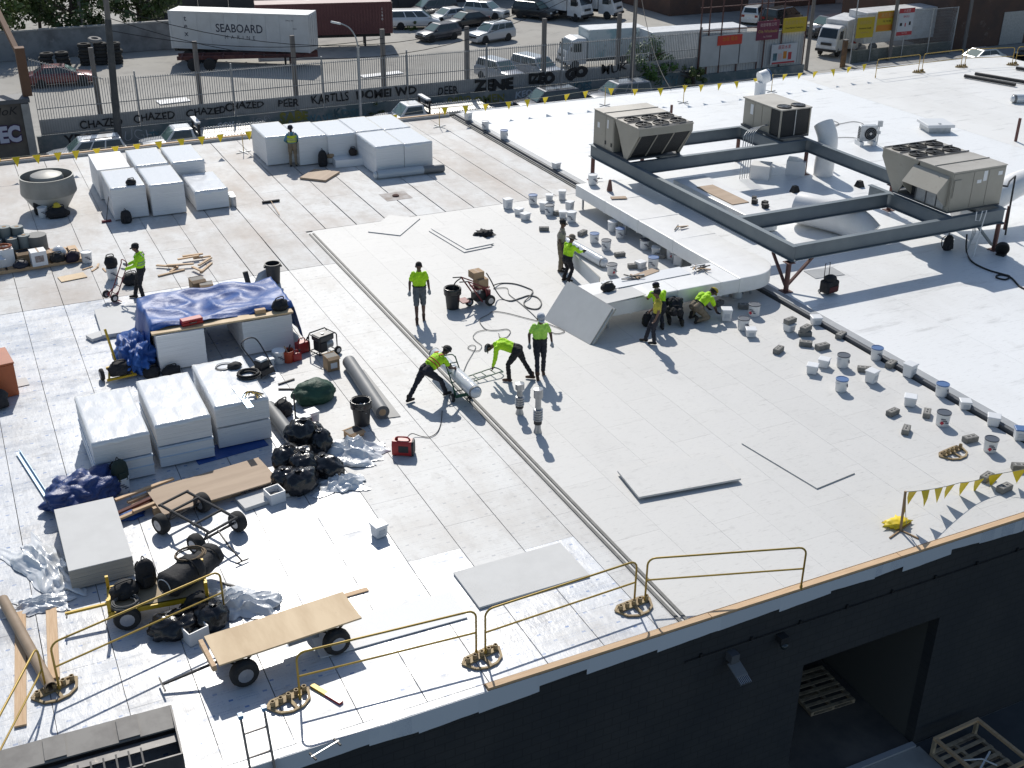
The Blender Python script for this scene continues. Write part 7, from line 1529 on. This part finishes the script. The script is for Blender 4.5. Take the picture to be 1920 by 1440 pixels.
def person(label, loc, rz, pose, m, hat=None, vest=None, group='roof workers', sleeves='short', shorts=False, sc=1.0, extra=None):
    """pose joints in metres, local: +y forward, +x right of the figure"""
    J = dict(pel=(0, 0, .93), ch=(0, .0, 1.30), nk=(0, .01, 1.50), hd=(0, .03, 1.66), sl=(-.165, 0, 1.415), sr=(.165, 0, 1.415), el=(-.26, -.02, 1.15), er=(.26, -.02, 1.15), wl=(-.27, .06, .90), wr=(.27, .06, .90),
             hl=(-.09, 0, .90), hr=(.09, 0, .90), kl=(-.11, .02, .50), kr=(.11, .02, .50), al=(-.12, 0, .09), ar=(.12, 0, .09), face=(0, 1, 0), fl=None, fr=None, tl=(0, 1, 0), tr=(0, 1, 0))
    J.update(pose); P = {k: Vector(v) for k, v in J.items() if v is not None}
    sk, sh, tr_, bt, gl = m['skin'], m['shirt'], m['trousers'], m['boots'], m.get('gloves', m['skin'])
    prim = []   # (a, b, ra, rb, mat)
    def cap(a, b_, ra, rb, mm): prim.append((Vector(a), Vector(b_), ra, rb, mm))
    pel, ch, nk, hd = P['pel'], P['ch'], P['nk'], P['hd']; sx = (P['sr']-P['sl']).normalized(); up_ = (nk-pel).normalized(); fwd = up_.cross(sx)*-1
    fwd = sx.cross(up_)*-1 if False else up_.cross(sx)
    # torso: paired capsules make an oval trunk
    for s in (-1, 1):
        cap(pel+sx*s*.075-up_*.02, pel+sx*s*.075+up_*.1, .115, .115, tr_)
        cap(pel+sx*s*.07+up_*.12, ch+sx*s*.085, .112, .125, sh); cap(ch+sx*s*.085, P['sr' if s > 0 else 'sl']-sx*s*.03-up_*.03, .118, .07, sh)
    cap(nk-up_*.12, nk-up_*.03, .1, .075, sh); cap(nk-up_*.04, hd-up_*.03, .055, .058, sk)
    f = P['face'].normalized(); hu = (hd-nk).normalized(); f = (f-hu*f.dot(hu)*.6).normalized(); hx = f.cross(hu).normalized()
    cap(hd+hu*.05-f*.015, hd+hu*.045-f*.02, .098, .098, m.get('hair', HAIR)); cap(hd+f*.025+hu*.02, hd-hu*.055+f*.035, .082, .06, sk); cap(hd+f*.105-hu*.0, hd+f*.112-hu*.025, .014, .018, sk)
    for s in (-1, 1): cap(hd+hx*s*.092-f*.005+hu*.01, hd+hx*s*.092-hu*.03-f*.0, .018, .014, sk); cap(hd+hx*s*.033+f*.098+hu*.022, hd+hx*s*.038+f*.097+hu*.022, .011, .011, HAIR)
    cap(hd+f*.094-hu*.062-hx*.02, hd+f*.094-hu*.062+hx*.02, .008, .008, SKIN2)
    for s, S, E, W in ((-1, 'sl', 'el', 'wl'), (1, 'sr', 'er', 'wr')):
        a, e, w_ = P[S], P[E], P[W]
        if sleeves == 'short': cap(a, a.lerp(e, .62), .064, .06, sh); cap(a.lerp(e, .55), e, .048, .042, sk); cap(e, w_, .043, .029, sk)
        else: cap(a, e, .064, .052, sh); cap(e, e.lerp(w_, .93), .052, .038, sh)
        d = (w_-e).normalized(); hd_ = P.get('fl' if s < 0 else 'fr'); hd_ = (hd_ if hd_ is not None else d+V(0, .25, -.1)).normalized()
        sd = hd_.cross(P.get('pn', V(0, 1, 0))+V(.1*s, 0, .02)); sd = sd.normalized() if sd.length > .1 else sx
        c = w_+hd_*.045; cap(w_, c+hd_*.02, .032, .034, gl); cap(c+sd*.018, c+hd_*.04+sd*.024, .026, .022, gl); cap(c-sd*.018, c+hd_*.04-sd*.024, .026, .022, gl)
        cu = hd_.cross(sd).normalized()
        if cu.dot(-d if abs(d.z) < .3 else V(-s, .3, 0)) < 0: cu = -cu
        for k, L in enumerate((.062, .075, .07, .052)):
            o_ = c+hd_*.05+sd*(.034-.0226*k); mdl = o_+hd_*L*.55+cu*.006; cap(o_, mdl, .0105, .0098, gl); cap(mdl, mdl+(hd_*.6+cu*.75).normalized()*L*.5, .0098, .0085, gl)
        th = c+sd*.035*(1)+hd_*.0; cap(w_+hd_*.02+sd*.02, th+sd*.02+hd_*.02, .016, .013, gl); cap(th+sd*.02+hd_*.02, th+sd*.028+hd_*.055+cu*.012, .012, .0095, gl)
    for s, Hh, K, A, T in ((-1, 'hl', 'kl', 'al', 'tl'), (1, 'hr', 'kr', 'ar', 'tr')):
        h_, k, a, tt = P[Hh], P[K], P[A], P[T].normalized(); lo = sk if shorts else tr_
        cap(h_, h_.lerp(k, .5), .105, .092, tr_); cap(h_.lerp(k, .5), k.lerp(h_, .06), .092, .078 if shorts else .066, tr_)
        kd = (a-k)
        cap(k, k+kd*.3, .058, .058, lo); cap(k+kd*.3, a-kd.normalized()*.02, .056 if shorts else .062, .036 if shorts else .056, lo)
        cap(a+V(0, 0, .08) if not shorts else a+V(0, 0, .06), a, .052, .05, bt); up2_ = -(a-k).normalized(); sole = V(0, 0, -1)
        cap(a+tt*-.04+V(0, 0, -.045), a+tt*.05+V(0, 0, -.04), .045, .046, bt); cap(a+tt*.05+V(0, 0, -.04), a+tt*.16+V(0, 0, -.05), .047, .038, bt)
    # one surface: union of the capsules through a voxel remesh
    b = MB()
    for a, b_, ra, rb, mm in prim:
        d = b_-a; L = d.length; d = d/L if L > 1e-5 else V(0, 0, 1); n = 12 if max(ra, rb) > .03 else 8; secs = []
        for k in (-80, -55, -28): q = R(k); secs.append(b.ring(a+d*ra*math.sin(q), d, ra*math.cos(q), n))
        secs.append(b.ring(a, d, ra, n)); secs.append(b.ring(a+d*max(L, 1e-4), d, rb, n))
        for k in (28, 55, 80): q = R(k); secs.append(b.ring(a+d*L+d*rb*math.sin(q), d, rb*math.cos(q), n))
        b.loft(secs)
    me = bpy.data.meshes.new('tmp'); me.from_pydata(b.v, [], b.f); o = bpy.data.objects.new('tmp', me); COL.objects.link(o)
    rm = o.modifiers.new('r', 'REMESH'); rm.mode = 'VOXEL'; rm.voxel_size = .0125; sm = o.modifiers.new('s', 'SMOOTH'); sm.factor = .5; sm.iterations = 2
    dg = bpy.context.evaluated_depsgraph_get(); body = bpy.data.meshes.new_from_object(o.evaluated_get(dg)); bpy.data.objects.remove(o); bpy.data.meshes.remove(me)
    import numpy as np
    n = len(body.vertices); co = np.empty(n*3, 'f'); body.vertices.foreach_get('co', co); co = co.reshape(-1, 3); best = np.full(n, 9.); idx = np.zeros(n, int)
    ml = []
    for a, b_, ra, rb, mm in prim:
        if mm not in ml: ml.append(mm)
        A = np.array(a); D = np.array(b_-a); L2 = max(1e-9, D@D); tt = np.clip(((co-A)@D)/L2, 0, 1); ds = np.linalg.norm(co-A-tt[:, None]*D, axis=1)-(ra+(rb-ra)*tt); w_ = ds < best; best[w_] = ds[w_]; idx[w_] = ml.index(mm)
    # cloth folds
    nrm = np.empty(n*3, 'f'); body.vertices.foreach_get('normal', nrm); nrm = nrm.reshape(-1, 3); cl = np.array([mm in (sh, tr_) for mm in ml])[idx]
    ph = np.sin(co[:, 2]*55+np.sin(co[:, 0]*23+rz)*2.2+co[:, 1]*18)*np.sin(co[:, 0]*31+co[:, 2]*12+rz*3); co = co+nrm*((.007*ph+.005)*cl)[:, None]; body.vertices.foreach_set('co', co.ravel())
    nf = len(body.polygons); vi = np.array([p.vertices[0] for p in body.polygons]); body.materials.clear()
    for mm in ml: body.materials.append(mm)
    body.polygons.foreach_set('material_index', idx[vi]); body.polygons.foreach_set('use_smooth', [True]*nf); body.update(); body.name = 'body'
    t = thing('person', label, 'person', loc, rz, group); t.scale = (sc, sc, sc)
    bo = bpy.data.objects.new('body', body); COL.objects.link(bo); bo.parent = t
    hb = hd+hu*.05-f*.015
    if hat:
        hm, kind = hat; g = MB(); q = Matrix((hx, f, hu)).transposed()
        def tf(x, y, z): return hb+q @ V(x, y, z)
        secs = []
        for z, r_ in ((.0, .108), (.035, .107), (.07, .09), (.095, .055), (.108, .0)): secs.append([tf(r_*math.cos(k*.3927), r_*1.06*math.sin(k*.3927), z+.01) for k in range(16)])
        g.loft(secs, False); co_ = g.build('cap', hm, t, smooth=True, solid=.008)
        g = MB()
        if kind == 'cap':
            top = [tf(.075*math.cos(k*PI/8), .1*math.sin(k*PI/8)*1.0+.035, .012) for k in range(9)]; out = [tf(.085*math.cos(k*PI/8), .1+.095*math.sin(k*PI/8), -.012) for k in range(9)]
            g.add(top+out, [(k, k+1, k+10, k+9) for k in range(8)])
        else:
            wd = .2 if kind == 'brim' else .145
            g.add([tf(.106*math.cos(k*.3927), .112*math.sin(k*.3927), .012) for k in range(16)]+[tf(wd*math.cos(k*.3927), wd*1.05*math.sin(k*.3927), -.02) for k in range(16)], [(k, (k+1) % 16, (k+1) % 16+16, k+16) for k in range(16)])
        g.build('brim', hm, co_, smooth=True, solid=.008)
    if vest:
        vm, sm_ = vest; g = MB(); secs = []
        for k in range(9):
            c = (pel+up_*.16).lerp(ch+up_*.09, k/8); w_, d_ = lerp(.205, .222, k/8), lerp(.142, .15, k/8); secs.append([c+sx*w_*math.cos(j*.2618)+fwd*d_*math.sin(j*.2618)*1.0 for j in range(24)])
        g.loft(secs, False); v_ = g.build('vest', vm, t, smooth=True, solid=.006)
        g = MB()
        for s in (-1, 1):
            for ff in (-1, 1): g.bar(ch+sx*s*.1+fwd*ff*.150+up_*.09, ch+sx*s*.1+fwd*ff*.085+up_*.20, .06, .012)
        for kk in (2, 4):
            c = (pel+up_*.16).lerp(ch+up_*.09, kk/8); w_, d_ = lerp(.211, .228, kk/8), lerp(.148, .156, kk/8); g.tube([c+sx*w_*math.cos(j*.2618)+fwd*d_*math.sin(j*.2618) for j in range(24)], .016, 4, True)
        g.build('reflective_strip', sm_, v_)
    else:
        g = MB(); c = pel+up_*.12; g.tube([c+sx*.196*math.cos(j*.2618)+fwd*.128*math.sin(j*.2618) for j in range(24)], .017, 6, True); g.build('belt', BLK, t)
    if extra: extra(t, P, sx, up_, fwd)
    return t
def face_deg(d): return math.atan2(-d[0], d[1])   # rotation so that local +y points along d
walk = dict(kl=(-.10, .08, .50), al=(-.10, .02, .10), kr=(.10, .20, .52), ar=(.10, .30, .09), hl=(-.09, 0, .9), hr=(.09, .02, .9), el=(-.25, -.06, 1.16), wl=(-.28, .02, .92), er=(.27, .02, 1.15), wr=(.28, .12, .92))
CAMV = (-.43, -.9)
# man in shorts walking towards the camera
person('worker in lime shirt and grey shorts walking towards the camera', (11.938, 31.122, 0.016), face_deg((-.35, -.94)), dict(walk, hd=(0, .06, 1.65), face=(0, 1, -.35)), dict(skin=SKIN2, shirt=HIVIS, trousers=GREYSH, boots=BOOT, gloves=GLW), shorts=True, sc=1.07)
person('worker in lime shirt and white cap walking towards the camera', (13.576, 26.174, 0.016), face_deg((-.3, -.95)), dict(walk, hd=(0, .07, 1.64), face=(0, 1, -.45), el=(-.29, -.02, 1.16), wl=(-.31, .1, .95), er=(.29, -.02, 1.16), wr=(.30, .12, .95)), dict(skin=SKIN2, shirt=HIVIS2, trousers=NAVY, boots=BOOT, gloves=GLW), hat=(pmat('white cap', (.55, .58, .64)), 'cap'), sc=1.04)
# yellow tee by the duct, walking left with tool bag
t = person('worker in yellow tee and black cap beside the duct', (17.622, 26.522, 0.016), face_deg((-.75, .55)), dict(walk, hd=(0, .04, 1.65), face=(0, 1, -.15), er=(.28, .03, 1.16), wr=(.24, .2, .98)), dict(skin=SKIN, shirt=YELT, trousers=NAVY, boots=BOOTD), hat=(pmat('black cap', (.012, .012, .014)), 'cap'), sc=.97)
bag('black tool bag on the roof behind the worker in the yellow tee', (18.106, 27.762, 0.016), (.34, .3, .4), .2, 61)
# bending worker
bend = dict(pel=(0, -.12, .92), ch=(0, .30, 1.06), nk=(0, .50, 1.04), hd=(0, .64, .94), sl=(-.18, .43, 1.0), sr=(.18, .43, 1.0), el=(-.17, .45, .70), er=(.17, .47, .70), wl=(-.14, .52, .44), wr=(.14, .54, .44), hl=(-.09, -.12, .90), hr=(.09, -.12, .90), kl=(-.12, .12, .50), al=(-.12, .08, .09), kr=(.12, -.28, .52), ar=(.13, -.52, .10), face=(0, .5, -1), fl=(0, .2, -1), fr=(0, .2, -1))
person('worker in long lime sleeves bending over a hand truck', (12.72, 26.12, .016), face_deg((-.84, .54)), bend, dict(skin=SKIN, shirt=HIVIS, trousers=BLK, boots=BOOT, gloves=SKIN2), hat=(pmat('grey cap', (.2, .2, .2)), 'cap'), sleeves='long', sc=1.03)
# worker pushing the wrapped roll
push = dict(pel=(0, -.05, .86), ch=(0, .30, 1.04), nk=(0, .48, 1.14), hd=(0, .60, 1.22), sl=(-.17, .42, 1.09), sr=(.17, .42, 1.09), el=(-.24, .52, .84), er=(.24, .54, .84), wl=(-.17, .72, .74), wr=(.17, .72, .74), hl=(-.09, -.05, .84), hr=(.09, -.05, .84), kl=(-.13, -.28, .46), al=(-.14, -.52, .10), kr=(.12, .34, .48), ar=(.12, .48, .09), face=(0, 1, -.3), fl=(.3, .8, -.3), fr=(-.3, .8, -.3))
ORG = pmat('orange tape', (.5, .14, .04)); SILV = pmat('silver tape', (.45, .45, .4))
person('worker in lime and orange vest pushing the wrapped roll on a hand truck', (10.15, 26.05, .016), face_deg((.97, .22)), push, dict(skin=SKIN2, shirt=HIVIS, trousers=NAVY, boots=BOOTD), hat=(pmat('dark cap', (.03, .03, .03)), 'brim2'), vest=(HIVIS, ORG), sc=1.03)
handtruck('green hand truck carrying the wrapped roll', (10.95, 25.55, .15), .0, M_green, -.85)
roll('long plastic wrapped roll held on the green hand truck', (10.98, 27.6, 0), (11.05, 24.9, 0), .17, M_greyroll, wrap=(1, M_wrapm), z=.38)
t = handtruck('flat lying green and black hand truck under the bending worker', Vector((11.346, 26.515, 0.06)), -1.45, M_green, -1.5)
# far worker in vest, back to camera, facing the stack
person('worker in blue shirt and lime vest facing the far stacks', (13.057, 48.858, 0.006), face_deg((.2, .98)), dict(wl=(-.18, .22, 1.02), wr=(.18, .22, 1.02), el=(-.3, .02, 1.16), er=(.3, .02, 1.16), hd=(-.02, .06, 1.65)), dict(skin=SKIN2, shirt=BLUE, trousers=KHAKI, boots=BOOTD), hat=(pmat('navy hat', (.02, .022, .04)), 'brim2'), vest=(pmat('yellow lime vest', (.5, .6, .03)), SILV), sc=1.0, sleeves='long')
# worker with red hand truck, profile to the left
person('worker in lime vest wheeling the red hand truck', (4.5, 36.333, 0.006), face_deg((-.92, .35)), dict(walk, er=(.28, .10, 1.18), wr=(.2, .40, 1.05), el=(-.28, .10, 1.18), wl=(-.2, .40, 1.05), face=(0, 1, -.2), hd=(0, .06, 1.64), fl=(0, 1, .1), fr=(0, 1, .1)), dict(skin=SKIN, shirt=HIVIS, trousers=BLK, boots=BOOTD, gloves=GLW), hat=(pmat('black cap', (.012, .012, .014)), 'cap'), vest=(HIVIS, SILV), sleeves='long', sc=1.05)
handtruck('red hand truck tilted in front of the worker at the left', (3.536, 36.42, 0.14), 1.95, M_cred, .5)
# pair carrying a board
person('worker in tan shirt and khaki trousers holding the far end of the board', (17.823, 32.935, 0.016), face_deg((.72, -.65)), dict(el=(-.26, -.02, 1.15), wl=(-.26, .08, .92), er=(.26, .0, 1.15), wr=(.22, .1, .90), face=(.2, 1, -.3)), dict(skin=SKIN2, shirt=TAN, trousers=KHAKI, boots=BOOTD, gloves=GLD), hat=(pmat('black cap', (.012, .012, .014)), 'cap'), sc=1.02)
person('worker in lime sleeves and brimmed hat steadying the carried board', (17.544, 31.985, 0.016), face_deg((.85, .2)), dict(pel=(0, 0, .80), ch=(0, .08, 1.14), nk=(0, .12, 1.33), hd=(0, .18, 1.47), sl=(-.19, .1, 1.26), sr=(.19, .1, 1.26), el=(-.22, .28, 1.06), wl=(-.12, .50, 1.0), er=(.26, .3, 1.06), wr=(.15, .52, 1.0), hl=(-.09, 0, .78), hr=(.09, 0, .78), kl=(-.12, .14, .44), kr=(.12, .14, .44), al=(-.12, -.02, .09), ar=(.12, -.02, .09), face=(0, 1, -.3), fl=(0, 1, 0), fr=(0, 1, 0)), dict(skin=SKIN, shirt=HIVIS, trousers=BLK, boots=BOOTD, gloves=GLD), hat=(pmat('khaki hat', (.24, .2, .15)), 'brim'), sleeves='long')
t = thing('carried_board', 'pale board carried on edge by two workers', 'board', (0, 0, 0)); lean_quad((18.141, 33.519, 0.35), (17.776, 30.24, 0.3), (17.707, 30.027, 0.85), (18.04, 33.52, 0.95), .03, t, 'board', M_foamt, M_greyedge)
# crouching group under the duct
crouch = dict(pel=(0, -.1, .42), ch=(0, .18, .62), nk=(0, .36, .70), hd=(0, .48, .72), sl=(-.19, .28, .62), sr=(.19, .28, .62), el=(-.22, .40, .36), wl=(-.16, .55, .16), er=(.22, .40, .36), wr=(.16, .55, .16), hl=(-.1, -.1, .40), hr=(.1, -.1, .40), kl=(-.2, .22, .36), kr=(.2, .2, .10), al=(-.17, -.08, .10), ar=(.17, -.2, .10), face=(0, 1, -.6), fl=(0, .8, -.6), fr=(0, .8, -.6))
person('worker in lime shirt crouching at the duct, facing right', (19.75, 27.45, .016), face_deg((.9, .15)), crouch, dict(skin=SKIN2, shirt=HIVIS, trousers=KHAKI, boots=BOOTD, gloves=GLD), hat=(pmat('yellow cap', (.5, .38, .04)), 'cap'), sc=1.15)
person('worker in black clothes kneeling low under the duct', (18.95, 27.5, .016), face_deg((.35, .9)), dict(crouch, hd=(0, .5, .62), nk=(0, .38, .64)), dict(skin=SKIN2, shirt=DKTEE, trousers=BLK, boots=BOOTD, gloves=GLD), sc=1.08)
person('worker in lime shirt half hidden behind the one in yellow at the duct', (18.25, 27.35, .016), face_deg((.2, .95)), dict(pel=(0, -.05, .78), ch=(0, .14, 1.06), nk=(0, .26, 1.2), hd=(0, .38, 1.26), sl=(-.2, .22, 1.14), sr=(.2, .22, 1.14), el=(-.26, .36, .9), wl=(-.2, .55, .86), er=(.26, .36, .9), wr=(.2, .55, .86), hl=(-.1, -.05, .76), hr=(.1, -.05, .76), kl=(-.13, .14, .43), kr=(.13, .14, .43), al=(-.13, -.02, .09), ar=(.13, -.02, .09), face=(0, 1, -.5)), dict(skin=SKIN, shirt=HIVIS, trousers=NAVY, boots=BOOTD), hat=(pmat('navy cap', (.03, .035, .08)), 'cap'))
